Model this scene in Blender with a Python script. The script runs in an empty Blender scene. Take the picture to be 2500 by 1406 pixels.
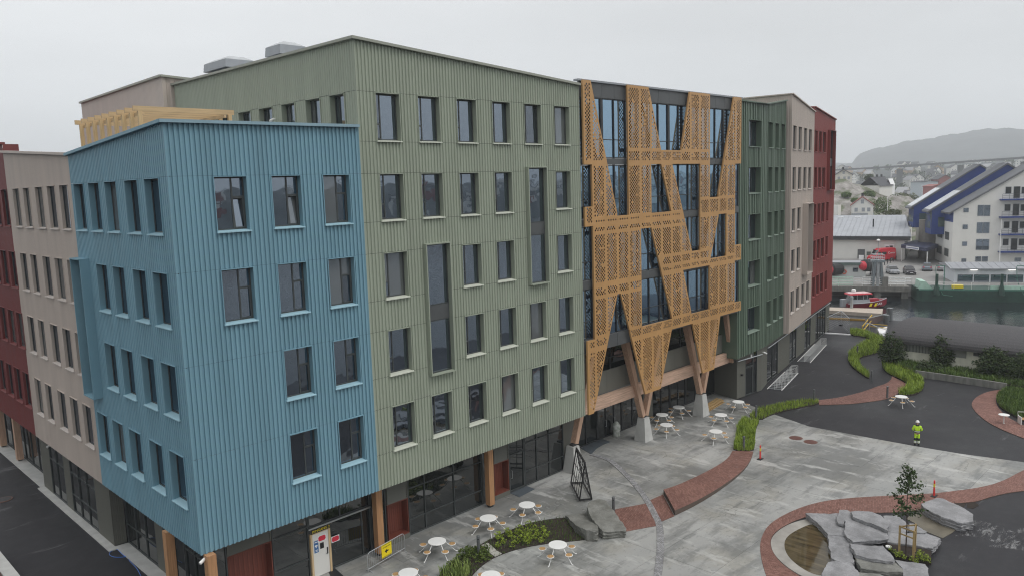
import bpy, bmesh, math, random
from mathutils import Vector, Matrix, noise
from mathutils.geometry import tessellate_polygon
random.seed(7)
R = math.radians
scene = bpy.context.scene
COL = scene.collection

# ------------------------------------------------------------------ camera
CF, CPITCH, CROLL, CYAW, CH = 1892.887, R(7.56009), R(-1.834495), R(44.8619), 19.0
_fw = Vector((math.cos(CYAW)*math.cos(CPITCH), math.sin(CYAW)*math.cos(CPITCH), -math.sin(CPITCH)))
_rt = Vector((math.sin(CYAW), -math.cos(CYAW), 0)); _up = _rt.cross(_fw)
_R = math.cos(CROLL)*_rt + math.sin(CROLL)*_up
_U = -math.sin(CROLL)*_rt + math.cos(CROLL)*_up
CAM = Vector((0, 0, CH))
cd = bpy.data.cameras.new('camera'); cam = bpy.data.objects.new('camera', cd); COL.objects.link(cam)
cd.sensor_width = 36; cd.lens = CF/2500*36; cd.clip_start = .5; cd.clip_end = 9000
cam.matrix_world = Matrix(((_R.x, _U.x, -_fw.x, 0), (_R.y, _U.y, -_fw.y, 0), (_R.z, _U.z, -_fw.z, CH), (0, 0, 0, 1)))
scene.camera = cam

# ------------------------------------------------------------------ sky, sun, exposure
SUN_EL, SUN_AZ = R(58), R(-75)            # azimuth of the sun measured from +X (overcast: very soft)
w = bpy.data.worlds.new('World'); scene.world = w; w.use_nodes = True
nt = w.node_tree; nt.nodes.clear()
out = nt.nodes.new('ShaderNodeOutputWorld'); bg = nt.nodes.new('ShaderNodeBackground')
sky = nt.nodes.new('ShaderNodeTexSky'); sky.sky_type = 'NISHITA'; sky.sun_disc = False
sky.sun_elevation = SUN_EL; sky.sun_rotation = math.pi/2 - SUN_AZ
tc = nt.nodes.new('ShaderNodeTexCoord'); sep = nt.nodes.new('ShaderNodeSeparateXYZ')
nt.links.new(tc.outputs['Generated'], sep.inputs[0])
ramp = nt.nodes.new('ShaderNodeValToRGB')          # overcast: brighter towards the zenith
ramp.color_ramp.elements[0].position = 0.0; ramp.color_ramp.elements[0].color = (7.2, 7.48, 7.7, 1)
e = ramp.color_ramp.elements.new(.22); e.color = (8.75, 8.95, 9.1, 1)
ramp.color_ramp.elements[-1].position = 1.0; ramp.color_ramp.elements[-1].color = (13.0, 13.1, 13.3, 1)
nt.links.new(sep.outputs['Z'], ramp.inputs['Fac'])
nz = nt.nodes.new('ShaderNodeTexNoise'); nz.inputs['Scale'].default_value = 1.3; nz.inputs['Detail'].default_value = 7
mp = nt.nodes.new('ShaderNodeMapping'); mp.inputs['Scale'].default_value = (1, 1, 3.5)
nt.links.new(tc.outputs['Generated'], mp.inputs[0]); nt.links.new(mp.outputs[0], nz.inputs['Vector'])
mr = nt.nodes.new('ShaderNodeMapRange'); mr.inputs['From Min'].default_value = .3; mr.inputs['From Max'].default_value = .7
mr.inputs['To Min'].default_value = .85; mr.inputs['To Max'].default_value = 1.06
nt.links.new(nz.outputs['Fac'], mr.inputs['Value'])
mul = nt.nodes.new('ShaderNodeMixRGB'); mul.blend_type = 'MULTIPLY'; mul.inputs['Fac'].default_value = 1
nt.links.new(ramp.outputs['Color'], mul.inputs[1]); nt.links.new(mr.outputs['Result'], mul.inputs[2])
mix = nt.nodes.new('ShaderNodeMixRGB'); mix.inputs['Fac'].default_value = .96   # a closed cloud deck over the clear sky
nt.links.new(sky.outputs['Color'], mix.inputs[1]); nt.links.new(mul.outputs['Color'], mix.inputs[2])
nt.links.new(mix.outputs['Color'], bg.inputs['Color']); bg.inputs['Strength'].default_value = .1
nt.links.new(bg.outputs[0], out.inputs['Surface'])
sl = bpy.data.lights.new('sun', 'SUN'); sl.energy = 1.25; sl.angle = R(30); sl.color = (1, .97, .93)
so = bpy.data.objects.new('sun', sl); COL.objects.link(so)
_sd = Vector((math.cos(SUN_EL)*math.cos(SUN_AZ), math.cos(SUN_EL)*math.sin(SUN_AZ), math.sin(SUN_EL)))
so.rotation_euler = _sd.to_track_quat('Z', 'Y').to_euler(); so.location = (20, -40, 80)
vs = scene.view_settings; vs.view_transform = 'Standard'; vs.look = 'None'; vs.exposure = 0; vs.gamma = 1; vs.use_curve_mapping = False
scene.cycles.use_denoising = True; scene.cycles.filter_width = 1.15; scene.cycles.denoising_prefilter = 'NONE'
scene.cycles.max_bounces = 6; scene.cycles.volume_bounces = 3
HAZE = .0004
scene.cycles.caustics_reflective = False; scene.cycles.caustics_refractive = False

# ------------------------------------------------------------------ pixel -> place helpers (2500 x 1406 photograph)
YF, XC = 31.289, 12.42           # the front facade's plane and the corner's x
def ray(px, py): return _fw*CF + _R*(px-1250) + _U*(703-py)
def G(px, py, z=0.): d = ray(px, py); return CAM + d*((z-CH)/d.z)
def F(px, py, y=YF): d = ray(px, py); return CAM + d*(y/d.y)
def AT(px, py, dist): d = ray(px, py); return CAM + d*(dist/math.hypot(d.x, d.y))
def GP(pts, z=0., o=(0, 0), s=1.):   # a polygon read off an enlarged crop (origin o, scale s) laid on the ground
    return [G(o[0]+x/s, o[1]+y/s, z).to_2d() for x, y in pts]

# ------------------------------------------------------------------ objects
WM = {}
def wm(o): return WM.get(o.name, Matrix.Identity(4)) if o else Matrix.Identity(4)
def tag(o, label=None, cat=None, group=None, kind=None):
    if label: o['label'] = label
    if cat: o['category'] = cat
    if group: o['group'] = group
    if kind: o['kind'] = kind
    return o
def place(o, parent=None, Mw=None):
    Mw = Mw or Matrix.Identity(4)
    COL.objects.link(o); o.parent = parent
    o.matrix_basis = wm(parent).inverted() @ Mw if parent else Mw
    WM[o.name] = Mw
    return o
def empty(name, loc, rz=0, label=None, cat=None, group=None):
    o = bpy.data.objects.new(name, None); o.empty_display_size = .3
    place(o, None, Matrix.Translation(Vector(loc)) @ Matrix.Rotation(rz, 4, 'Z'))
    return tag(o, label, cat, group)
def frame(O, d):                 # facade frame: x along the wall, y into the building, z up
    d = Vector((d[0], d[1], 0)).normalized(); n = Vector((-d.y, d.x, 0))
    return Matrix(((d.x, n.x, 0, O[0]), (d.y, n.y, 0, O[1]), (0, 0, 1, O[2] if len(O) > 2 else 0), (0, 0, 0, 1)))
def copy_tree(o, parent=None, Mw=None, data=None):
    c = o.copy(); COL.objects.link(c); c.parent = parent
    if Mw is not None: c.matrix_basis = Mw; WM[c.name] = Mw
    elif parent: WM[c.name] = WM[parent.name] @ c.matrix_basis
    for ch in [x for x in CH_OF.get(o.name, [])]:
        copy_tree(ch, c)
    return c
CH_OF = {}

class MB:
    def __init__(s, T=None): s.v = []; s.f = []; s.m = []; s.r = []; s.T = T; s.mi = 0; s.rv = 0.
    def add(s, vs, fs):
        b = len(s.v); s.v += [s.T @ Vector(v) if s.T else Vector(v) for v in vs]
        for f in fs: s.f.append([b+i for i in f]); s.m.append(s.mi); s.r.append(s.rv)
    def quad(s, a, b, c, d): s.add([a, b, c, d], [(0, 1, 2, 3)])
    def poly(s, pts): s.add(pts, [tuple(range(len(pts)))])
    def box(s, x0, x1, y0, y1, z0, z1, M=None):
        vs = [Vector((x, y, z)) for x in (x0, x1) for y in (y0, y1) for z in (z0, z1)]
        if M: vs = [M @ v for v in vs]
        s.add(vs, [(0, 1, 3, 2), (4, 6, 7, 5), (0, 4, 5, 1), (2, 3, 7, 6), (0, 2, 6, 4), (1, 5, 7, 3)])
    def frust(s, c, a0, b0, a1, b1, z0, z1):   # tapered box
        vs = [(c[0]+sx*a, c[1]+sy*b, z) for z, a, b in ((z0, a0, b0), (z1, a1, b1)) for sx, sy in ((-1, -1), (1, -1), (1, 1), (-1, 1))]
        s.add(vs, [(3, 2, 1, 0), (4, 5, 6, 7), (0, 1, 5, 4), (1, 2, 6, 5), (2, 3, 7, 6), (3, 0, 4, 7)])
    def bar(s, p, q, w_, h_, up=(0, 0, 1), w2=None, h2=None):
        p = Vector(p); q = Vector(q); t = (q-p).normalized(); up = Vector(up)
        if abs(t.dot(up)) > .98: up = Vector((1, 0, 0))
        a = t.cross(up).normalized(); b = a.cross(t)
        w2 = w_ if w2 is None else w2; h2 = h_ if h2 is None else h2
        vs = [p+a*sx*w_/2+b*sy*h_/2 for sx, sy in ((-1, -1), (1, -1), (1, 1), (-1, 1))] + [q+a*sx*w2/2+b*sy*h2/2 for sx, sy in ((-1, -1), (1, -1), (1, 1), (-1, 1))]
        s.add(vs, [(0, 1, 2, 3), (7, 6, 5, 4), (0, 4, 5, 1), (1, 5, 6, 2), (2, 6, 7, 3), (3, 7, 4, 0)])
    def tube(s, pts, r, n=6, r2=None, closed=False):
        pts = [Vector(p) for p in pts]; N = len(pts); rings = []; vs = []
        for i, p in enumerate(pts):
            if closed: t = pts[(i+1) % N]-pts[i-1]
            else: t = pts[min(i+1, N-1)]-pts[max(i-1, 0)]
            t.normalize(); up = Vector((0, 0, 1)) if abs(t.z) < .95 else Vector((1, 0, 0))
            a = t.cross(up).normalized(); b = a.cross(t)
            rr = r if r2 is None else r+(r2-r)*i/max(1, N-1)
            for k in range(n):
                an = 2*math.pi*k/n; vs.append(p+a*math.cos(an)*rr+b*math.sin(an)*rr)
        fs = []
        for i in range(N if closed else N-1):
            j = (i+1) % N
            for k in range(n): fs.append((i*n+k, j*n+k, j*n+(k+1) % n, i*n+(k+1) % n))
        if not closed: fs += [tuple(range(n)), tuple(reversed(range((N-1)*n, N*n)))]
        s.add(vs, fs)
    def lathe(s, prof, n=16, c=(0, 0, 0), M=None):
        vs = []; fs = []; N = len(prof)
        for rr, z in prof:
            for k in range(n):
                an = 2*math.pi*k/n; v = Vector((c[0]+rr*math.cos(an), c[1]+rr*math.sin(an), c[2]+z)); vs.append(M @ v if M else v)
        for i in range(N-1):
            for k in range(n): fs.append((i*n+k, i*n+(k+1) % n, (i+1)*n+(k+1) % n, (i+1)*n+k))
        fs += [tuple(reversed(range(n))), tuple(range((N-1)*n, N*n))]
        s.add(vs, fs)
    def prism(s, pts, z0, z1, bottom=False, z1f=None):
        n = len(pts)
        if area2(pts) < 0: pts = list(reversed(pts))
        top = [(p[0], p[1], z1f(p) if z1f else z1) for p in pts]; bot = [(p[0], p[1], z0) for p in pts]
        s.add(top+bot, [(i, n+i, n+(i+1) % n, (i+1) % n) for i in range(n)])
        for t in tessellate_polygon([[Vector((p[0], p[1], 0)) for p in pts]]):
            a, b, c = t
            if (pts[b][0]-pts[a][0])*(pts[c][1]-pts[a][1])-(pts[b][1]-pts[a][1])*(pts[c][0]-pts[a][0]) < 0: b, c = c, b
            s.add([top[a], top[b], top[c]], [(0, 1, 2)])
            if bottom: s.add([bot[a], bot[c], bot[b]], [(0, 1, 2)])
    def mesh(s, name, mats, inv=None, smooth=False):
        me = bpy.data.meshes.new(name)
        vs = [inv @ v for v in s.v] if inv else s.v
        me.from_pydata([tuple(v) for v in vs], [], s.f)
        for m in (mats if isinstance(mats, (list, tuple)) else [mats]): me.materials.append(m)
        if any(s.m): me.polygons.foreach_set('material_index', s.m)
        if any(s.r):
            at = me.attributes.new('rnd', 'FLOAT', 'FACE'); at.data.foreach_set('value', s.r)
        if smooth: me.polygons.foreach_set('use_smooth', [True]*len(me.polygons))
        me.update(); return me
    def build(s, name, mats, parent=None, smooth=False, label=None, cat=None, group=None, kind=None):
        if parent is None and cat:          # a thing that is one mesh: its origin goes to its base
            c = sum(s.v, Vector())/max(1, len(s.v)); z = min(v.z for v in s.v); Mw = Matrix.Translation((c.x, c.y, z))
        else: Mw = wm(parent)
        o = bpy.data.objects.new(name, s.mesh(name, mats, Mw.inverted(), smooth))
        place(o, parent, Mw)
        if parent: CH_OF.setdefault(parent.name, []).append(o)
        return tag(o, label, cat, group, kind)
def inst(name, me, parent, Mw):
    o = bpy.data.objects.new(name, me); place(o, parent, Mw)
    if parent: CH_OF.setdefault(parent.name, []).append(o)
    return o
def area2(p): return sum(p[i][0]*p[(i+1) % len(p)][1]-p[(i+1) % len(p)][0]*p[i][1] for i in range(len(p)))/2
def clip(poly, a, b, c):          # keep a*x+b*y+c >= 0
    outp = []
    for i in range(len(poly)):
        p, q = poly[i], poly[(i+1) % len(poly)]; dp = a*p[0]+b*p[1]+c; dq = a*q[0]+b*q[1]+c
        if dp >= 0: outp.append(p)
        if (dp >= 0) != (dq >= 0):
            t = dp/(dp-dq); outp.append((p[0]+(q[0]-p[0])*t, p[1]+(q[1]-p[1])*t))
    return outp
def clip_rect(poly, x0, x1, y0, y1):
    for a, b, c in ((1, 0, -x0), (-1, 0, x1), (0, 1, -y0), (0, -1, y1)):
        poly = clip(poly, a, b, c)
        if len(poly) < 3: return []
    return poly
def inside(poly, x, y):
    r = False; n = len(poly)
    for i in range(n):
        x1, y1 = poly[i][0], poly[i][1]; x2, y2 = poly[(i+1) % n][0], poly[(i+1) % n][1]
        if (y1 > y) != (y2 > y) and x < (x2-x1)*(y-y1)/(y2-y1)+x1: r = not r
    return r
def resample(pts, n):
    pts = [Vector(p) for p in pts]; L = [0]
    for a, b in zip(pts, pts[1:]): L.append(L[-1]+(b-a).length)
    o = []; k = 0
    for i in range(n):
        t = L[-1]*i/(n-1)
        while k < len(pts)-2 and L[k+1] < t: k += 1
        o.append(pts[k].lerp(pts[k+1], min(1, max(0, (t-L[k])/max(1e-6, L[k+1]-L[k])))))
    return o
def smooth_line(pts, it=2):
    pts = [Vector(p) for p in pts]
    for _ in range(it):
        o = [pts[0]]
        for a, b in zip(pts, pts[1:]): o += [a.lerp(b, .25), a.lerp(b, .75)]
        pts = o+[pts[-1]]
    return pts
def smooth_poly(pts, it=2):
    pts = [Vector(p) for p in pts]
    for _ in range(it):
        o = []
        for i in range(len(pts)):
            a, b = pts[i], pts[(i+1) % len(pts)]; o += [a.lerp(b, .25), a.lerp(b, .75)]
        pts = o
    return pts

# ------------------------------------------------------------------ materials
class NT:
    def __init__(s, name):
        s.mat = bpy.data.materials.new(name); s.mat.use_nodes = True; s.t = s.mat.node_tree
        s.b = s.t.nodes['Principled BSDF']; s._tc = None
    def n(s, typ, **kw):
        x = s.t.nodes.new('ShaderNode'+typ)
        for k, v in kw.items():
            if k in x.inputs: x.inputs[k].default_value = v
            else: setattr(x, k, v)
        return x
    def l(s, a, b): s.t.links.new(a, b)
    def co(s, scale=(1, 1, 1), rot=(0, 0, 0), kind='Object'):
        if not s._tc: s._tc = s.n('TexCoord')
        m = s.n('Mapping'); m.inputs['Scale'].default_value = scale; m.inputs['Rotation'].default_value = rot
        s.l(s._tc.outputs[kind], m.inputs[0]); return m.outputs[0]
    def noise(s, vec, scale, detail=4, rough=.55):
        x = s.n('TexNoise', Scale=scale, Detail=detail, Roughness=rough); s.l(vec, x.inputs['Vector']); return x.outputs['Fac']
    def rng(s, fac, a, b, c, d):
        x = s.n('MapRange'); s.l(fac, x.inputs['Value'])
        for k, v in zip(('From Min', 'From Max', 'To Min', 'To Max'), (a, b, c, d)): x.inputs[k].default_value = v
        return x.outputs['Result']
    def mix(s, fac, a, b, mode='MIX'):
        x = s.n('MixRGB', blend_type=mode)
        for i, v in ((0, fac), (1, a), (2, b)):
            if hasattr(v, 'is_linked'): s.l(v, x.inputs[i])
            elif i == 0: x.inputs[0].default_value = v
            else: x.inputs[i].default_value = (*v[:3], 1)
        return x.outputs[0]
    def bump(s, h, strength=.3, dist=.02):
        x = s.n('Bump'); x.inputs['Strength'].default_value = strength; x.inputs['Distance'].default_value = dist
        s.l(h, x.inputs['Height']); s.l(x.outputs[0], s.b.inputs['Normal'])
    def base(s, c):
        if hasattr(c, 'is_linked'): s.l(c, s.b.inputs['Base Color'])
        else: s.b.inputs['Base Color'].default_value = (*c[:3], 1)
    def rough(s, v):
        if hasattr(v, 'is_linked'): s.l(v, s.b.inputs['Roughness'])
        else: s.b.inputs['Roughness'].default_value = v
def sc(c, k): return tuple(x*k for x in c)
def mat(name, col, rough=.6, met=0., var=.12, scale=2., bump=0., bscale=30., ior=1.45, rnd=0., stretch=(1, 1, 1)):
    n = NT(name); v = n.co(stretch)
    f = n.noise(v, scale)
    c = n.mix(n.rng(f, .3, .7, 0, 1), sc(col, 1-var), sc(col, 1+var))
    if rnd:
        a = n.n('Attribute', attribute_name='rnd'); c = n.mix(1, c, n.mix(a.outputs['Fac'], (1-rnd,)*3, (1+rnd,)*3), 'MULTIPLY')
    n.base(c); n.rough(n.rng(f, .3, .7, rough*.9, min(1, rough*1.1)))
    n.b.inputs['Metallic'].default_value = met; n.b.inputs['IOR'].default_value = ior
    if bump: n.bump(n.noise(v, bscale, 3), bump, .02)
    return n.mat
def glass_mat(name, col=(.012, .015, .018), ior=2.0, tint=(1, 1, 1), rough=.02, wave=.004):
    n = NT(name); n.base(col); n.rough(rough); n.b.inputs['IOR'].default_value = ior
    n.b.inputs['Specular Tint'].default_value = (*tint, 1)
    n.bump(n.noise(n.co(), .7, 2), .25, wave*8)
    return n.mat
def paint(name, col, var=.085):      # coated steel cladding: even paint, a little weathering in long vertical runs
    n = NT(name); f = n.noise(n.co((1, 1, .12)), 1.3, 5); f2 = n.noise(n.co(), 60, 2)
    c = n.mix(n.rng(f, .3, .7, 0, 1), sc(col, 1-var), sc(col, 1+var)); c = n.mix(n.rng(f2, .3, .7, 0, .25), c, sc(col, .8))
    n.base(c); n.rough(n.rng(f, .3, .7, .42, .55)); n.b.inputs['IOR'].default_value = 1.4
    return n.mat
def wood(name, col, axis=2, rough=.6, dark=.6):
    n = NT(name); st = [14, 14, 14]; st[axis] = .7
    f = n.noise(n.co(tuple(st)), 1.2, 6, .6); g = n.noise(n.co(), .8, 2)
    c = n.mix(n.rng(f, .3, .72, 0, 1), sc(col, dark), sc(col, 1.12)); c = n.mix(n.rng(g, .3, .7, 0, .3), c, sc(col, .75))
    n.base(c); n.rough(rough); n.bump(f, .15, .01); return n.mat

SILLC = {}
BLUE = paint('blue_paint', (.185, .335, .41)); OLIVE = paint('olive_paint', (.325, .362, .288))
BEIGE = paint('beige_paint', (.49, .425, .375)); REDP = paint('red_paint', (.225, .046, .040)); REDL = paint('dark_red_paint', (.17, .04, .038))
GREEN = paint('green_paint', (.115, .16, .118), .1); GREY = paint('grey_paint', (.145, .145, .125))
FRAME = mat('window_frame', (.055, .062, .062), .45, var=.08)
DARK = mat('dark_steel', (.03, .032, .034), .5)
GLASS2 = glass_mat('window_glass_blind', (.10, .105, .105), 2.4, (.8, .9, 1)); GLASS3 = glass_mat('window_glass_deep', (.006, .008, .012), 2.6, (.78, .88, 1), .03, .01)
GLASS = glass_mat('window_glass', (.008, .012, .018), 3.5, (.74, .86, 1))
SHOP = glass_mat('shopfront_glass', (.010, .013, .014), 1.9)
BLUEGLASS = glass_mat('blue_tinted_glass', (.010, .022, .045), 6.0, (.56, .80, 1.0))
FASCIA = mat('fascia_panel', (.085, .09, .092), .42, var=.1, scale=1)
GLULAM = wood('glulam', (.50, .265, .125)); GLULAMP = wood('pale_glulam', (.62, .42, .31), 0); ORANGEW = wood('pergola_timber', (.62, .44, .24), 0, dark=.75)
GLULAMV = wood('pale_glulam_upright', (.56, .36, .25))
REDWOOD = wood('red_wood', (.20, .052, .032)); SEATW = wood('seat_wood', (.50, .30, .13), 0)
SCREEN = mat('gold_screen', (.485, .275, .11), .4, .05, var=.1, scale=.5, stretch=(1, 1, .6))
WHITE = mat('white_paint', (.78, .78, .76), .4, var=.03); WHITEW = mat('white_wall', (.70, .69, .65), .8, var=.05, scale=.4)
GALV = mat('galvanised', (.50, .52, .53), .38, .8, var=.1); GREYM = mat('grey_metal', (.30, .32, .34), .45, .2, var=.08)
BLACKS = mat('black_steel', (.018, .018, .02), .45); BOLL = mat('bollard_steel', (.17, .18, .185), .45, .5)
YELLOW = mat('sign_yellow', (.80, .62, .01), .5, var=.03); BLACKP = mat('black_print', (.015, .015, .015), .6, var=0)
REDST = mat('red_print', (.62, .03, .06), .5, var=.03); BLUEST = mat('blue_print', (.045, .14, .33), .5, var=.03); WHITEP = mat('white_print', (.80, .80, .80), .5, var=.02)
RUBBER = mat('rubber', (.02, .02, .022), .7)

# ================================================================== the campus buildings
def cladding(mb, L, zb, zt, openings, period=.2, depth=.045, prof=((0, 0), (.42, 0), (.55, 1), (.87, 1)), steps=None):
    """Ribbed sheet in the facade frame with real openings; zt is a function of s."""
    bp = {}
    if steps is None:
        k = 0
        while k*period < L:
            for fr, dd in prof:
                s_ = k*period+fr*period
                if s_ < L: bp[round(s_, 4)] = dd*depth
            k += 1
    else: bp = dict(steps)
    xs = sorted(bp); bp[L] = bp.get(L, 0.); xs = sorted(bp)
    def dep(s_):
        for a, b in zip(xs, xs[1:]):
            if a <= s_ <= b: return bp[a]+(bp[b]-bp[a])*(s_-a)/max(1e-6, b-a)
        return 0.
    ext = set(xs)
    for s0, s1, z0, z1 in openings: ext |= {round(s0, 4), round(s1, 4)}
    ext = sorted(x for x in ext if 0 <= x <= L)
    for a, b in zip(ext, ext[1:]):
        if b-a < 1e-4: continue
        m = (a+b)/2; da = dep(a+1e-5); db = dep(b-1e-5); iv = []; z = zb
        top = max(zt(a), zt(b))
        for s0, s1, z0, z1 in sorted(openings, key=lambda o: o[2]):
            if s0 < m < s1 and z1 > zb and z0 < top:
                if z0 > z: iv.append((z, z0))
                z = max(z, z1)
        if z < top: iv.append((z, None))
        for z0, z1 in iv:
            ta, tb = (zt(a), zt(b)) if z1 is None else (z1, z1)
            if ta > z0 and tb > z0: mb.quad((a, da, z0), (b, db, z0), (b, db, tb), (a, da, ta))
def fins(L, seed):                # dark green block: deep battens in an irregular rhythm
    rr = random.Random(seed); st = {}; s_ = 0.
    while s_ < L-.05:
        w1 = rr.choice((.10, .14, .22)); g = rr.choice((.10, .14, .2))
        st[round(s_, 4)] = 0.; st[round(min(L, s_+w1), 4)] = 0.
        if s_+w1+.012 < L: st[round(s_+w1+.012, 4)] = .1
        if s_+w1+g < L: st[round(s_+w1+g, 4)] = .1
        s_ += w1+g+.012
    return st

WMESH = {}
def sillm(pm):      # pressed sills, same coat as the sheets but painted lighter for the sky's light
    if pm.name not in SILLC: SILLC[pm.name] = {'olive_paint': paint('olive_sill', (.56, .585, .50)), 'blue_paint': paint('blue_sill', (.33, .52, .60)), 'beige_paint': paint('beige_sill', (.52, .47, .43)), 'green_paint': paint('green_sill', (.22, .28, .23))}.get(pm.name, pm)
    return SILLC[pm.name]
def wparts(w_, h_, kind, pm, dep):
    key = (round(w_, 3), round(h_, 3), kind, pm.name, dep)
    if key in WMESH: return WMESH[key]
    lin = MB(); t = .035
    lin.box(0, t, -.03, dep+.08, 0, h_); lin.box(w_-t, w_, -.03, dep+.08, 0, h_)
    lin.box(t, w_-t, -.055, dep+.08, h_-t, h_)
    fr = MB(); f = .065; y0, y1 = dep, dep+.07
    fr.box(t, t+f, y0, y1, .06, h_-t); fr.box(w_-t-f, w_-t, y0, y1, .06, h_-t)
    fr.box(t+f, w_-t-f, y0, y1, h_-t-f, h_-t); fr.box(t+f, w_-t-f, y0, y1, .06, .06+f)
    x0, x1, z0, z1 = t+f, w_-t-f, .06+f, h_-t-f; pn = []
    if kind == 'olive':
        m = .3*w_; fr.box(m-.03, m+.03, y0+.004, y1-.004, z0, z1); zm = .36*h_; fr.box(x0, m-.03, y0+.008, y1-.008, zm-.04, zm+.04)
        fr.box(x0, x0+.035, y0-.02, y1-.012, z0, zm-.04); fr.box(x0, m-.03, y0-.018, y1-.014, z0, z0+.04)
        pn = [(m+.03, x1, z0, z1), (x0, m-.03, z0, zm-.04), (x0, m-.03, zm+.04, z1)]
    elif kind in ('blue', 'open'):
        m = .6*w_; fr.box(m-.035, m+.035, y0+.004, y1-.004, z0, z1); zm = .62*h_; fr.box(m+.035, x1, y0+.008, y1-.008, zm-.045, zm+.045)
        fr.box(x1-.05, x1, y0-.02, y1-.012, z0, zm-.045); fr.box(m+.035, x1-.05, y0-.018, y1-.014, z0, z0+.05)
        pn = [(x0, m-.035, z0, z1), (m+.035, x1, zm+.045, z1), (m+.035, x1, z0, zm-.045)]
    elif kind == 'narrow':
        m = .62*w_; fr.box(m-.03, m+.03, y0+.004, y1-.004, z0, z1); pn = [(x0, m-.03, z0, z1), (m+.03, x1, z0, z1)]
    else: pn = [(x0, x1, z0, z1)]
    si = MB(); ov = .02
    for xa, xb in ((-ov, w_+ov),):
        a = [(xa, -.1, -.03), (xb, -.1, -.03), (xb, -.1, .012), (xa, -.1, .012)]; si.add(a, [(0, 1, 2, 3)])
        si.quad((xa, -.1, .012), (xb, -.1, .012), (xb, 0, .03), (xa, 0, .03)); si.quad((xa, -.1, -.03), (xa, 0, -.03), (xb, 0, -.03), (xb, -.1, -.03))
        si.quad((xa, -.1, -.03), (xa, -.1, .012), (xa, 0, .03), (xa, 0, -.03)); si.quad((xb, -.1, -.03), (xb, 0, -.03), (xb, 0, .03), (xb, -.1, .012))
        si.quad((t, 0, .03), (w_-t, 0, .03), (w_-t, dep+.02, .075), (t, dep+.02, .075))
    pms = []
    for a, b, c, d in pn:
        p = MB(); p.box(a-.006, b+.006, dep+.03, dep+.045, c-.006, d+.006); pms.append(p.mesh('pane', GLASS))
    WMESH[key] = (lin.mesh('window', pm), fr.mesh('frame', FRAME), si.mesh('sill', sillm(pm)), pms, pn)
    return WMESH[key]
def window(parent, T, s0, z0, w_, h_, kind, pm, dep=.27):
    lin, fr, si, pms, pn = wparts(w_, h_, kind, pm, dep)
    Mw = T @ Matrix.Translation((s0, 0, z0)); o = inst('window', lin, parent, Mw)
    inst('frame', fr, o, Mw); inst('sill', si, o, Mw)
    for i, p in enumerate(pms):
        c = Vector(((pn[i][0]+pn[i][1])/2, dep+.04, (pn[i][2]+pn[i][3])/2))
        J = Matrix.Translation(c) @ Matrix.Rotation(random.gauss(0, .0022), 4, 'X') @ Matrix.Rotation(random.gauss(0, .0022), 4, 'Z') @ Matrix.Translation(-c)
        if kind == 'open' and i == 2:
            b = Vector((0, dep+.04, pn[i][2])); J = Matrix.Translation(b) @ Matrix.Rotation(R(-7), 4, 'X') @ Matrix.Translation(-b)
            sash = MB(Mw @ J); a, bb, c0, d0 = pn[i]
            for bx in ((a, a+.05, c0, d0), (bb-.05, bb, c0, d0), (a+.05, bb-.05, c0, c0+.05), (a+.05, bb-.05, d0-.05, d0)): sash.box(bx[0], bx[1], dep-.005, dep+.06, bx[2], bx[3])
            sash.build('sash', FRAME, o)
        po = inst('pane', p, o, Mw @ J); rg_ = random.random()
        if rg_ > .68 and p.materials[0] == GLASS: po.material_slots[0].link = 'OBJECT'; po.material_slots[0].material = GLASS2 if rg_ > .84 else GLASS3
    return o
def bay(parent, T, s0, s1, z0, z1, proj, pm, spans, glass=None, yg=.1):
    """Projecting box frame round a window two storeys high."""
    w_, h_ = s1-s0, z1-z0; Mw = T @ Matrix.Translation((s0, 0, z0)); b = MB(Mw); t = .06
    b.box(0, t, -proj, .3, 0, h_); b.box(w_-t, w_, -proj, .3, 0, h_)
    b.box(t, w_-t, -proj-.03, .3, h_-t, h_); b.box(t, w_-t, -proj-.03, .3, 0, t)
    o = b.build('window_bay', pm, parent)
    f = MB(Mw); zs = [t]+[q-z0 for sp in spans for q in sp]+[h_-t]; x0, x1 = t, w_-t
    for xa in (x0, x1-.07): f.box(xa, xa+.07, yg-.03, yg+.06, t, h_-t)
    for i in range(0, len(zs), 2):
        f.box(x0+.07, x1-.07, yg-.03, yg+.06, zs[i], zs[i]+.07); f.box(x0+.07, x1-.07, yg-.03, yg+.06, zs[i+1]-.07, zs[i+1])
    f.build('frame', FRAME, o)
    for i in range(0, len(zs), 2):
        p = MB(Mw); p.box(x0+.065, x1-.065, yg, yg+.015, zs[i]+.065, zs[i+1]-.065); p.build('pane', glass or GLASS, o)
    for sp in spans:
        p = MB(Mw); p.box(x0, x1, yg-.045, yg+.03, sp[0]-z0, sp[1]-z0); p.build('spandrel', FASCIA, o)
    return o
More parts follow.
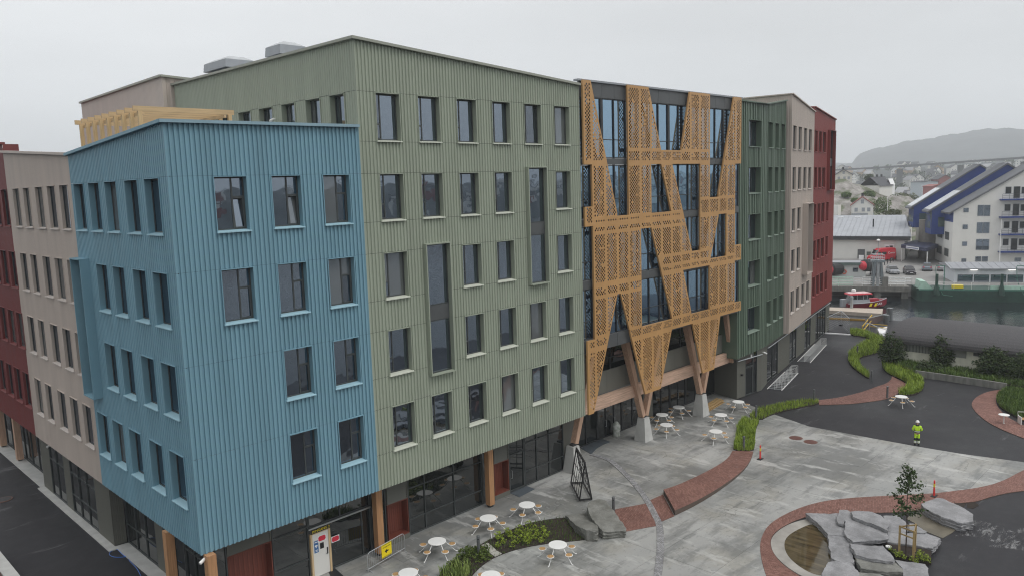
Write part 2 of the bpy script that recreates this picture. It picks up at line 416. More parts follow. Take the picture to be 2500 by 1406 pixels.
def glazing(parent, T, s0, s1, z0, z1, cols, rails=(), glass=None, bw=.055, name='glazing', fm=None, dep=.12):
    """Framed glass screen: bars as one frame, every pane its own piece."""
    xs = [s0+(s1-s0)*c for c in cols] if cols and isinstance(cols, (list, tuple)) else [s0+(s1-s0)*i/cols for i in range(1, cols)]
    xs = [s0]+list(xs)+[s1]; zs = [z0]+list(rails)+[z1]
    f = MB(T)
    for i, x in enumerate(xs): f.box(x-bw/2 if 0 < i < len(xs)-1 else (x if i == 0 else x-bw), x+bw/2 if 0 < i < len(xs)-1 else (x+bw if i == 0 else x), 0, dep, z0, z1)
    for i, (a, b) in enumerate(zip(xs, xs[1:])):
        for k, z in enumerate(zs): f.box(a+bw/2+.001, b-bw/2-.001, .004, dep-.004, z if k == 0 else z-bw/2, z+bw if k == 0 else z+bw/2)
    o = f.build(name, fm or FRAME, parent)
    for a, b in zip(xs, xs[1:]):
        for c, d in zip(zs, zs[1:]):
            p = MB(T @ Matrix.Translation(((a+b)/2, .06, (c+d)/2)) @ Matrix.Rotation(random.gauss(0, .0025), 4, 'Z') @ Matrix.Rotation(random.gauss(0, .0025), 4, 'X'))
            p.box(-(b-a)/2+.02, (b-a)/2-.02, 0, .012, -(d-c)/2+.02, (d-c)/2-.02); p.build('pane', glass or SHOP, o)
    return o
def coping(parent, pts, m, w_=.34, h_=.13):
    b = MB()
    for p, q in zip(pts, pts[1:]): b.bar(p, q, w_, h_)
    return b.build('coping', m, parent)
def slats(parent, T, s0, s1, z0, z1, m, n, name='louvre'):
    b = MB(T); b.box(s0, s0+.05, -.02, .1, z0, z1); b.box(s1-.05, s1, -.02, .1, z0, z1); b.box(s0+.05, s1-.05, .085, .1, z0, z1)
    o = b.build(name, m, parent); me = None
    for i in range(n):
        z = z0+(z1-z0)*(i+.5)/n; k = (z1-z0)/n
        if me is None:
            q = MB(); q.add([(s0+.05, .0, -k*.45), (s1-.05, .0, -k*.45), (s1-.05, .06, k*.4), (s0+.05, .06, k*.4), (s0+.05, .02, -k*.45), (s1-.05, .02, -k*.45), (s1-.05, .08, k*.4), (s0+.05, .08, k*.4)],
                             [(0, 1, 2, 3), (7, 6, 5, 4), (0, 4, 5, 1), (3, 2, 6, 7)]); me = q.mesh('slat', m)
        inst('slat', me, o, T @ Matrix.Translation((0, 0, z)))
    return o
def niche(parent, T, s0, s1, z0, z1, dep=.55):
    b = MB(T); b.box(s0, s0+.05, 0, dep, z0, z1); b.box(s1-.05, s1, 0, dep, z0, z1); b.box(s0+.05, s1-.05, 0, dep, z1-.05, z1); b.box(s0+.05, s1-.05, -.02, dep, z0, z0+.06)
    o = b.build('wood_niche', REDWOOD, parent); n = 9; me = None
    for i in range(n):
        k = (s1-s0-.1)/n
        if me is None: q = MB(); q.box(.004, k-.004, dep-.03, dep, z0+.06, z1-.05); me = q.mesh('plank', REDWOOD)
        inst('plank', me, o, T @ Matrix.Translation((s0+.05+i*k, random.uniform(-.006, .006), 0)))
    p = MB(T); p.box(s0-.02, s1+.02, -.03, dep, .0, z0); p.build('plinth', GREY, o)
    return o
def column(parent, x, y, z1, m=None, w_=.38):
    b = MB(); b.box(x-w_/2, x+w_/2, y-w_/2, y+w_/2, .16, z1); o = b.build('column', m or GLULAM, parent)
    f = MB(); f.box(x-.13, x+.13, y-.13, y+.13, 0, .16); f.build('column_foot', DARK, o); return o
lin = lambda z0, z1, L: (lambda s_: z0+(z1-z0)*s_/L)
ZT = [23.6, 19.74, 15.88, 12.02, 8.12]; WH = 2.32          # window heads, opening height

# ---- blue corner block
TB = frame((XC, YF), (1, 0)); TL = frame((XC, 43.42), (0, -1)); LB = 9.09; LL = 43.42-YF
blue = empty('blue_building', (XC+4, YF+5, 0), 0, 'corner block clad in blue corrugated metal, left of the olive green block', 'building')
cx = [(1.83, 3.31), (4.40, 5.87), (6.96, 8.43)]; ops = []
for r_, cols in ((1, (0, 1, 2)), (2, (0, 1, 2)), (3, (1, 2)), (4, (1, 2))):
    for c in cols:
        s0, s1 = cx[c]; z1 = ZT[r_]; ops.append((s0, s1, z1-WH, z1))
        window(blue, TB, s0, z1-WH, s1-s0, WH, 'open' if r_ == 1 and c < 2 else 'blue', BLUE)
PB = ((0, 0), (.42, 0), (.48, 1), (.94, 1)); zb_ = [4.0, 8.14, 12.04, 15.9, 19.76]
def blue_bands(T, L, zt, ops, prof, dp):
    for i, z0 in enumerate(zb_):
        if i: jb = MB(T); jb.quad((0, .11, z0-.03), (L, .11, z0-.03), (L, .11, z0+.015), (0, .11, z0+.015)); jb.build('joint_backing', DARK, blue)
        mb = MB(T); z1 = zb_[i+1]-.008 if i < 4 else None; cladding(mb, L, z0, zt if z1 is None else (lambda s_, z1=z1: z1), ops, .207, dp, prof); mb.build('cladding_panel', BLUE, blue)
blue_bands(TB, LB, lin(21.88, 21.94, LB), ops, PB, .062)
ly = [(42.97, 41.46), (40.77, 39.24), (38.51, 36.99), (35.97, 34.46), (33.70, 32.14)]; ops = []
for r_, cols in ((1, range(5)), (2, range(1, 5)), (3, range(1, 5)), (4, range(5))):
    for c in cols:
        s0, s1 = 43.42-ly[c][0], 43.42-ly[c][1]; z1 = ZT[r_]; ops.append((s0, s1, z1-WH, z1)); window(blue, TL, s0, z1-WH, s1-s0, WH, 'blue', BLUE, .24)
ops.append((.0, 1.55, 9.0, 16.05)); bay(blue, TL, .0, 1.55, 8.97, 16.05, .42, BLUE, [(12.1, 12.85)], yg=.12)
blue_bands(TL, LL, lin(21.18, 21.86, LL), ops, PB, .028)
coping(blue, [(XC-.02, 43.42, 21.2), (XC-.02, YF-.1, 21.9)], BLUE); coping(blue, [(XC-.18, YF+.0, 21.9), (21.47, YF+.0, 21.97)], paint('blue_coping', (.25, .37, .43)))
mb = MB(); mb.poly([(XC+.06, YF+.06, 20.8), (21.45, YF+.06, 20.8), (21.45, 43.4, 20.8), (XC+.06, 43.4, 20.8)]); mb.build('roof', GREYM, blue)
mb = MB(); mb.quad((XC+.3, YF+.3, 20.8), (XC+.3, 43.4, 20.8), (XC+.3, 43.4, 21.1), (XC+.3, YF+.3, 21.8)); mb.quad((XC+.3, YF+.3, 20.8), (21.45, YF+.3, 20.8), (21.45, YF+.3, 21.85), (XC+.3, YF+.3, 21.8)); mb.build('parapet_lining', BLUE, blue)
mb = MB(); mb.poly([(XC+.04, YF+.05, 3.99), (XC+.04, 43.4, 3.99), (21.5, 43.4, 3.99), (21.5, YF+.05, 3.99)]); mb.build('soffit', GREY, blue)

# ---- olive block
TO = frame((21.51, YF), (1, 0)); LO = 16.33
olive = empty('olive_building', (30, YF+6, 0), 0, 'tall olive green corrugated block with six columns of windows', 'building')
ocx = [(1.03, 2.50), (3.60, 5.06), (6.19, 7.63), (8.78, 10.22), (11.33, 12.80), (13.90, 15.34)]; ops = []
skip = {(1, 4), (2, 4), (2, 1), (3, 1)}
for r_ in range(5):
    for c in range(6):
        if (r_, c) in skip: continue
        s0, s1 = ocx[c]; z1 = ZT[r_]; ops.append((s0, s1, z1-WH, z1)); window(olive, TO, s0, z1-WH, s1-s0, WH, 'olive', OLIVE)
for s0, s1, z0, z1, sp in ((11.36, 13.0, 13.1, 20.0, (16.05, 16.72)), (3.57, 5.24, 9.2, 16.13, (12.1, 12.86))):
    ops.append((s0, s1, z0, z1)); bay(olive, TO, s0, s1, z0, z1, .22, OLIVE, [sp])
ztop = lin(25.98, 24.93, LO); zz = [4.0]
for r_ in (4, 3, 2, 1, 0): zz += [ZT[r_]-WH, ZT[r_]+.02]
for i, z0 in enumerate(zz):
    z1 = zz[i+1]-.016 if i+1 < len(zz) else None; cut = [0.]
    for s0, s1, a, b in sorted(ops):          # a tall bay cuts its band into separate panels
        if z1 is not None and a <= z0 and b >= z1 and b-a > 3: cut += [s0, s1]
    cut.append(LO)
    for c0_, c1_ in zip(cut[::2], cut[1::2]):
        mb = MB(TO); bl_ = [(-1, c0_, z0-1, (z1 or 27)+1), (c1_, LO+1, z0-1, (z1 or 27)+1)]
        cladding(mb, LO, z0, ztop if z1 is None else (lambda s_, z1=z1: z1), [o_ for o_ in ops if o_[0] > c0_-.01 and o_[1] < c1_+.01]+bl_, .2, .055, ((0, 0), (.36, 0), (.5, 1), (.86, 1))); mb.build('cladding_panel', OLIVE, olive)
for z in zz[1:]:
    x = 0.
    for s0, s1 in sorted((s0, s1) for s0, s1, a, b in ops if b-a > 3 and a-.05 < z < b+.05)+[(LO, LO)]:
        mb = MB(TO); mb.quad((x, .075, z-.03), (s0, .075, z-.03), (s0, .075, z+.02), (x, .075, z+.02)); mb.build('joint_backing', DARK, olive); x = s1
TOL = frame((21.51, 53.8), (0, -1)); LOL = 53.8-YF; ops = []
for a, b in ((45.85, 44.3), (43.2, 41.7), (40.77, 39.25), (38.3, 36.9), (35.85, 34.45), (33.6, 32.3)):
    ops.append((53.8-a, 53.8-b, 21.3, 23.62)); window(olive, TOL, 53.8-a, 21.3, a-b, 2.32, 'olive', OLIVE)
for z0, z1 in ((20.8, 23.62), (23.64, None)):
    mb = MB(TOL); cladding(mb, LOL, z0, lin(26.12, 25.98, LOL) if z1 is None else (lambda s_: 23.62), ops, .2, .036, ((0, 0), (.3, 0), (.5, 1), (.8, 1))); mb.build('cladding_panel', OLIVE, olive)
GREYOL = paint('olive_coping', (.33, .345, .29))
coping(olive, [(21.5, 53.8, 26.16), (21.5, YF-.1, 26.02)], GREYOL); coping(olive, [(21.34, YF, 26.02), (37.84, YF, 24.97)], GREYOL)
mb = MB(); mb.poly([(21.55, YF+.05, 25.6), (37.8, YF+.05, 24.6), (37.8, 53.8, 24.9), (21.55, 53.8, 25.75)]); mb.poly([(37.82, YF+.02, 4), (37.82, YF+2, 4), (37.82, YF+2, 24.9), (37.82, YF+.02, 24.9)]); mb.build('roof', GREYM, olive)
mb = MB(); mb.poly([(21.52, YF+.05, 3.985), (21.52, 36, 3.985), (37.8, 36, 3.985), (37.8, YF+.05, 3.985)]); mb.build('soffit', GREY, olive)

# ground floor, front: everything stands on the line y = 32.85
TGF = frame((0, 32.85), (1, 0))
glazing(blue, TGF, 13.62, 14.18, .1, 3.95, 1); slats(blue, TGF, 14.2, 16.36, 2.75, 3.95, GREY, 12); niche(blue, TGF, 14.2, 16.36, .3, 2.73)
glazing(blue, TGF, 16.4, 18.32, .1, 3.95, 1, (1.1, 2.75)); glazing(blue, TGF, 19.52, 21.95, .1, 2.62, [.78], ()); glazing(blue, TGF, 18.34, 21.95, 2.64, 3.95, 2)
mb = MB(TGF); mb.box(18.3, 21.95, -.08, -.03, 2.56, 2.63); mb.build('rain_rail', GALV, blue)
glazing(olive, TGF, 22.0, 22.95, .1, 3.95, 1); slats(olive, TGF, 23.05, 24.42, 2.3, 3.95, GREY, 14); niche(olive, TGF, 23.05, 24.42, .3, 2.28)
glazing(olive, TGF, 24.46, 29.96, .1, 3.95, [.21, .60], (1.0, 2.75)); glazing(olive, TGF, 29.98, 30.95, .1, 3.95, 1)
slats(olive, TGF, 30.98, 32.22, 2.3, 3.95, GREY, 14); niche(olive, TGF, 30.98, 32.22, .3, 2.28)
dr = glazing(olive, TGF, 32.26, 33.62, .1, 2.5, 1, name='door', bw=.1); mb = MB(TGF); mb.tube([(32.42, -.02, 1.0), (32.42, -.09, 1.0), (32.42, -.09, 1.5), (32.42, -.02, 1.5)], .018); mb.build('door_handle', GALV, dr)
glazing(olive, TGF, 32.26, 33.62, 2.52, 3.95, 1); glazing(olive, TGF, 33.66, 37.4, .1, 3.95, [.3, .62], (1.05, 2.9))
mb = MB(TGF); mb.box(37.4, 37.9, 0, .3, 0, 3.98); mb.build('wall_pier', GREY, olive)
c = G(512, 1362, 3.9); column(blue, c.x+.1, c.y+.2, 3.98)
column(olive, 22.13, 32.42, 3.98); column(olive, 30.16, 32.42, 3.98)
# ground floor, left side
TG1 = frame((12.97, 57.6), (0, -1)); TG2 = frame((13.63, 44.2), (0, -1)); TG3 = frame((13.63, 76), (0, -1))
beigeL = empty('beige_building', (18, 49, 0), 0, 'pale beige block with slim windows between the blue and the dark red block, far left', 'building')
redL = empty('dark_red_building', (18, 66, 0), 0, 'dark red block cut by the left edge of the photo', 'building')
def ribbed(parent, T, s0, s1, z0=.06, z1=3.98, m=None, p=.1):
    b = MB(T @ Matrix.Translation((s0, 0, 0))); cladding(b, s1-s0, z0, lambda s_: z1, [], p, .02); return b.build('wall_panel', m or GREY, parent)
ribbed(beigeL, TG1, 0, 2.0); glazing(beigeL, TG1, 2.02, 5.0, .08, 3.95, [.48], (2.5,)); ribbed(beigeL, TG1, 5.02, 6.25); glazing(beigeL, TG1, 6.27, 10.8, .08, 3.95, 3, (1.2, 2.6)); ribbed(beigeL, TG1, 10.8, 13.24)
mb = MB(frame((12.97, 44.36), (1, 0))); cladding(mb, .66, .06, lambda s_: 3.98, [], .1, .02); mb.build('wall_panel', GREY, beigeL)
glazing(blue, TG2, .02, 4.3, .08, 3.95, 3, (1.2, 2.6)); ribbed(blue, TG2, 4.32, 5.3); glazing(blue, TG2, 5.32, 7.9, .08, 3.95, [.5]); dd = glazing(blue, TG2, 8.0, 11.2, .08, 3.95, [.33, .66], (2.3,), name='door')
glazing(redL, TG3, 2, 18.38, .08, 3.95, 9, (2.6,))
c = G(404, 1302, 3.9); column(blue, c.x+.15, c.y+.1, 3.98)
column(redL, 13.25, 64.9, 3.98, GLULAMV, .42); column(redL, 13.25, 69.7, 3.98, GLULAMV, .42)
mb = MB(); mb.poly([(12.46, 43.5, 3.985), (12.46, 76, 3.985), (21, 76, 3.985), (21, 43.5, 3.985)]); mb.build('soffit', GREY, beigeL)
TBL = frame((XC, 55.9), (0, -1)); LBL = 55.9-43.44; ops = []
for r_ in (1, 2, 3, 4):
    for a, b in ((54.62, 53.18), (52.32, 51.0), (49.85, 48.4), (47.55, 46.13), (45.36, 43.95)):
        ops.append((55.9-a, 55.9-b, ZT[r_]-WH, ZT[r_])); window(beigeL, TBL, 55.9-a, ZT[r_]-WH, a-b, WH, 'narrow', BEIGE, .12)
mb = MB(TBL); cladding(mb, LBL, 4.02, lin(21.95, 21.2, LBL), ops, .1, .02); mb.build('cladding', BEIGE, beigeL); coping(beigeL, [(XC, 55.9, 21.99), (XC, 43.44, 21.24)], BEIGE)
mb = MB(); mb.poly([(XC+.05, 43.5, 20.9), (21, 43.5, 20.9), (21, 55.9, 20.9), (XC+.05, 55.9, 20.9)]); mb.build('roof', GREYM, beigeL)
TRL = frame((XC, 76), (0, -1)); LRL = 76-55.92; ops = []
for r_ in (1, 2, 3, 4):
    off = {1: 0, 2: 2.0, 3: 1.95, 4: 2.1}[r_]
    for k in range(5):
        a = 57.42+off-2.15+k*2.12
        if a < 57.2: a += 2.12*5
        ops.append((76-a, 76-a+1.45, ZT[r_]-WH, ZT[r_])); window(redL, TRL, 76-a, ZT[r_]-WH, 1.45, WH, 'narrow', REDL, .12)
mb = MB(TRL); cladding(mb, LRL, 4.02, lambda s_: 22.45, ops, .2, .03); mb.build('cladding', REDL, redL); coping(redL, [(XC, 76, 22.5), (XC, 55.92, 22.5)], REDL)
mb = MB(); mb.poly([(XC+.02, 55.93, 20.5), (13.3, 55.93, 20.5), (13.3, 55.93, 22.45), (XC+.02, 55.93, 22.45)]); mb.poly([(XC+.05, 55.95, 20.9), (21, 55.95, 20.9), (21, 76, 20.9), (XC+.05, 76, 20.9)]); mb.poly([(XC, 76, 4), (XC, 76, 22.4), (13.3, 76, 22.4), (13.3, 76, 4)]); mb.poly([(13.3, 55.93, 20.9), (13.3, 76, 20.9), (13.3, 76, 22.45), (13.3, 55.93, 22.45)]); mb.build('roof', REDL, redL)

# rooftop: beige block behind, pergola, two air handling units
bu = empty('beige_rooftop_block', (26, 60, 20.8), 0, 'beige ribbed rooftop storey behind the timber pergola', 'building')
T1 = frame((20.8, 68), (0, -1)); mb = MB(T1); cladding(mb, 16.1, 20.8, lin(26.42, 26.6, 16.1), [], .2, .012); mb.build('cladding', BEIGE, bu)
T2 = frame((20.8, 51.9), (1, 0)); mb = MB(T2); cladding(mb, 9, 20.8, lin(26.6, 26.2, 9), [], .55, .06); mb.build('cladding', BEIGE, bu)
coping(bu, [(20.8, 68, 26.47), (20.8, 51.85, 26.66)], GREYOL); coping(bu, [(20.7, 51.9, 26.66), (29.8, 51.9, 26.25)], GREYOL)
mb = MB(); mb.poly([(20.85, 51.95, 26.3), (29.8, 51.95, 26.0), (29.8, 68, 26.0), (20.85, 68, 26.3)]); mb.build('roof', GREYM, bu)
mb = MB(); mb.box(20.9, 21.6, 54.0, 55.3, 26.3, 26.78); tag(mb.build('roof_vent', GREYM), 'small grey vent box on the beige rooftop storey', 'roof vent')
pg = empty('timber_pergola', (15, 40, 20.8), 0, 'row of yellow timber posts and beams on the blue block roof', 'pergola')
beam = MB(); beam.box(-.3, 4.35, -.05, .05, -.22, 0); bme = beam.mesh('beam', ORANGEW)
post = MB(); post.box(-.05, .12, -.07, .07, 0, 1.95); pme = post.mesh('post', wood('pergola_post', (.62, .44, .23), 2, dark=.75))
for i in range(9):
    y = 36.25+i*1.0
    inst('beam', bme, pg, Matrix.Translation((13.45, y, 22.97))); inst('post', pme, pg, Matrix.Translation((13.4, y, 20.8))); inst('post', pme, pg, Matrix.Translation((17.55, y, 20.8)))
mb = MB(); mb.box(13.52, 13.62, 36.2, 44.3, 22.6, 22.74); mb.box(17.3, 17.4, 36.2, 44.3, 22.6, 22.74); mb.build('rail', ORANGEW, pg)
def air_unit(x, y, w_, d_, z0, zb, h_, lab):
    u = empty('air_handling_unit', (x, y, z0), 0, lab, 'roof unit', 'air handling units on the olive roof')
    b = MB(Matrix.Translation((x, y, 0))); b.frust((0, 0), w_/2-.35, d_/2-.3, w_/2-.35, d_/2-.3, z0, zb); b.build('base', DARK, u)
    b = MB(Matrix.Translation((x, y, 0))); b.frust((0, 0), w_/2, d_/2, w_/2-.05, d_/2-.05, zb, zb+h_); b.build('hood', GREYM, u)
    b = MB(Matrix.Translation((x, y, 0))); b.frust((0, 0), w_/2-.05, d_/2-.05, w_/2-.5, d_/2-.45, zb+h_+.002, zb+h_+.24); b.build('hood_top', mat('unit_grey', (.42, .44, .45), .45, .3), u)
a0 = F(497, 180, 53); 
u1 = F(622, 150, 47.4).x; u2 = F(748, 112, 40.7).x
air_unit((23+u1)/2, 49.0, u1-23, 3.2, 25.4, 26.86, .5, 'left grey rooftop air unit with sloped hood')
air_unit((23+u2)/2, 41.55, u2-23, 1.75, 25.4, 26.74, .52, 'right grey rooftop air unit, nearer the front parapet')

# ---- glazed hall behind the screen
hall = empty('glazed_hall', (48, 36, 0), 0, 'dark framed glass hall behind the golden perforated screen', 'building')
YG = 31.44; X0, X1 = 37.86, 57.95; TH = frame((0, YG), (1, 0)); MOD = 1.277
mx = [X0+.06]+[38.93+MOD*k for k in range(15)]+[X1-.04]
lv = [(8.93, 12.18), (12.76, 16.2), (16.7, 20.06), (20.52, 24.28)]
f = MB(TH)
for i, x in enumerate(mx):
    b_ = .12 if i in (2, 8, 14) else .03
    f.box(x-b_/1.0, x+b_/1.0, -.03, .14, 8.93, 24.28)
for z0, z1 in lv:
    for z in (z0, z0+1.15, z1-.05):
        for a, b_ in zip(mx, mx[1:]): f.box(a+.13, b_-.13, -.02, .1, z, z+.05)
f.build('curtain_wall_frame', DARK, hall)
for z0, z1 in lv:
    for za, zb_ in ((z0, z0+1.17), (z0+1.19, z1)):
        for a, b_ in zip(mx, mx[1:]):
            p = MB(TH @ Matrix.Translation(((a+b_)/2, .05, (za+zb_)/2)) @ Matrix.Rotation(random.gauss(0, .002), 4, 'Z') @ Matrix.Rotation(random.gauss(0, .002), 4, 'X'))
            p.box(-(b_-a)/2, (b_-a)/2, 0, .01, -(zb_-za)/2, (zb_-za)/2); p.build('pane', BLUEGLASS, hall)
for z0, z1 in ((8.03, 8.9), (12.2, 12.74), (16.22, 16.68), (20.08, 20.5), (24.3, 25.2)):
    pm = {}
    for a, b_ in zip(mx, mx[1:]):
        p = MB(TH); p.box(a+.008, b_-.008, -.07+random.uniform(0, .006), .05, z0, z1); p.build('fascia_panel', FASCIA, hall)
coping(hall, [(X0-.1, YG+.02, 25.27), (X1+.3, YG+.02, 25.27)], GREYM, .4, .12)
mb = MB(); mb.poly([(X0, YG+.1, 25.1), (X1+6, YG+.1, 25.1), (X1+6, 52, 25.1), (X0, 52, 25.1)]); mb.build('roof', GREYM, hall)
mb = MB(); mb.quad((X0, YG+.2, 8.02), (X0, 35, 8.02), (60, 35, 8.02), (60, YG+.2, 8.02)); mb.quad((X0, 32.9, 3.45), (X0, 35, 3.45), (60.5, 35, 3.45), (60.5, 32.9, 3.45)); mb.build('soffit', GREY, hall)
T4 = frame((0, 33.4), (1, 0)); glazing(hall, T4, X0, 59.7, 4.4, 8.0, 12, (6.6,), SHOP, .06, fm=DARK)
T5 = frame((0, 32.86), (1, 0))
for k in range(10):
    p = MB(T5); a = X0+k*2.15; p.box(a+.006, a+2.144, 0, .1, 4.4, 5.95); p.build('parapet_panel', GREY, hall)
T6 = frame((0, 34.9), (1, 0)); x = 38.0
for x0, x1, cols, gl in ((38.0, 39.4, 1, 1), (39.4, 40.9, 1, 0), (40.9, 43.6, 2, 1), (43.6, 46.6, 3, 1), (46.6, 49.3, 2, 1), (49.3, 50.6, 1, 0), (50.6, 53.2, 2, 1), (53.2, 55.6, 2, 1), (55.6, 60.3, 3, 1)):
    if gl: glazing(hall, T6, x0, x1, .06, 3.42, cols, (2.4,) if x1-x0 > 2 else (), SHOP, .08, 'door' if (x0 in (43.6, 53.2)) else 'glazing', DARK)
    else: mb = MB(T6); mb.box(x0, x1, -.05, .2, 0, 3.42); mb.build('wall_pier', GREY, hall)
for x in (44.5, 45.5, 54.3):
    mb = MB(T6); mb.tube([(x, -.02, .9), (x, -.1, .9), (x, -.1, 1.4), (x, -.02, 1.4)], .02); mb.build('door_handle', GALV, hall)
for k in range(5):
    p = MB(); a = 37.7+k*4.3; p.box(a+.004, min(59.0, a+4.296), 32.45, 32.75, 3.5, 4.38); p.build('glulam_beam', GLULAMP, hall)
CONC = mat('cast_concrete', (.46, .46, .44), .8, var=.12, scale=1.5, bump=.1, bscale=12)
def v_column(x, y, legs, lab):
    u = empty('timber_column', (x, y, 0), 0, lab, 'column', 'timber columns on concrete feet under the screen')
    b = MB(); b.frust((x, y), .50, .50, .30, .30, 0, 1.78); b.build('pedestal', CONC, u)
    b = MB(); b.frust((x, y), .16, .16, .16, .16, 1.78, 1.9); b.build('steel_shoe', DARK, u)
    for sx in legs:
        b = MB(); b.bar((x+sx*.17, y, 1.9), (x+sx*2.25, y, 8.05), .42, .34, (1, 0, 0), .46, .44); b.build('leg', GLULAMV, u)
v_column(37.75, 32.35, (1,), 'timber column on the concrete foot beside the black frame rack')
v_column(45.85, 32.4, (-1, 1), 'V shaped timber column under the middle tip of the screen')
v_column(53.85, 32.4, (-1, 1), 'V shaped timber column under the right tip of the screen')
p0 = F(1772, 772, 32.3); p1 = F(1786, 884, 32.3)
mb = MB(); mb.bar((p0.x, 32.3, p0.z+.2), (p1.x, 32.3, p1.z), .36, .36, (1, 0, 0), .3, .16); mb.build('leaning_strut', GLULAMV, hall)

# ---- perforated screen: convex panels filled with hexagonal cells, each with a round hole
scr = empty('perforated_screen', (48, 31.15, 4), 0, 'golden perforated metal screen of zigzag bands hung before the glass hall', 'screen')
ln = lambda a, b: (lambda z: a[0]+(b[0]-a[0])*(z-a[1])/(b[1]-a[1]))
kx = lambda v: (lambda z: v)
E1 = ln((38.72, 25.24), (41.32, 16.73)); T2R = ln((44.93, 25.25), (46.40, 21.07)); T3L = ln((50.11, 25.25), (48.96, 21.07)); T4L = ln((56.5, 25.25), (54.11, 17.57))
O1R = ln((46.39, 20.1), (47.63, 16.77)); O2L = ln((47.78, 20.1), (50.38, 13.66)); O3R = ln((45.13, 15.74), (47.69, 8.97)); O4L = ln((54.26, 16.22), (53.0, 12.88))
LG = ln((41.16, 11.58), (38.45, 4.05)); RG = ln((41.51, 11.58), (44.23, 4.1)); O5L = ln((49.16, 12.35), (50.32, 8.98)); MR = ln((47.63, 8.21), (46.13, 4.07)); TL3 = ln((50.45, 8.2), (51.91, 4.09)); TR3 = ln((54.52, 8.2), (53.57, 4.07))
BANDS = [
 (20.1, 25.25, kx(37.93), E1), (21.07, 25.25, kx(42.53), T2R), (21.07, 25.25, T3L, kx(52.9)), (20.1, 21.07, kx(42.53), kx(52.9)), (20.1, 25.25, T4L, kx(57.68)),
 (16.75, 20.1, kx(38.7), E1), (16.23, 17.47, kx(37.93), kx(38.7)), (16.23, 16.75, kx(38.7), O2L), (16.75, 20.1, kx(42.53), kx(45.17)), (16.75, 20.1, O1R, O2L),
 (17.57, 20.1, kx(51.52), kx(52.9)), (17.57, 20.1, T4L, kx(56.75)), (16.23, 17.57, kx(51.52), kx(56.75)),
 (12.38, 15.74, kx(38.7), kx(43.9)), (15.74, 16.23, kx(38.7), O2L), (13.66, 15.74, O3R, O2L), (12.88, 13.66, O3R, O4L), (12.38, 12.88, O3R, kx(56.75)),
 (13.66, 16.23, kx(51.52), O4L), (12.88, 16.23, kx(55.41), kx(56.75)), (12.38, 13.63, kx(56.75), kx(57.77)),
 (11.58, 12.38, kx(38.7), kx(43.9)), (8.97, 11.58, kx(38.7), LG), (8.97, 11.58, RG, kx(43.9)), (8.21, 8.97, kx(38.7), LG), (8.21, 8.97, RG, kx(57.8)), (8.21, 8.93, kx(37.93), kx(38.7)),
 (8.97, 12.38, O3R, O5L), (8.97, 12.38, kx(52.88), kx(56.75)),
 (4.06, 8.21, kx(37.93), LG), (4.08, 8.21, RG, MR), (4.08, 8.21, TL3, TR3)]
SEAM = [37.0, 38.7, 39.98, 41.25, 42.53, 43.9, 45.17, 46.40, 47.7, 48.97, 50.25, 51.52, 52.9, 54.2, 55.45, 56.75, 58]
YS0, YS1 = 31.07, 31.083; a_ = .089; pitch_x = .252; pitch_z = .236
rs = random.Random(5)
HX = [(math.cos(R(60*k+30)), math.sin(R(60*k+30))) for k in range(6)]
CELL = {}
for iz in range(int(4/(pitch_z*.5)), int(25.4/(pitch_z*.5))+1):
    z = iz*pitch_z*.5
    for ix in range(int(37/pitch_x), int(58/pitch_x)+1): CELL[(ix, iz)] = rs.random()
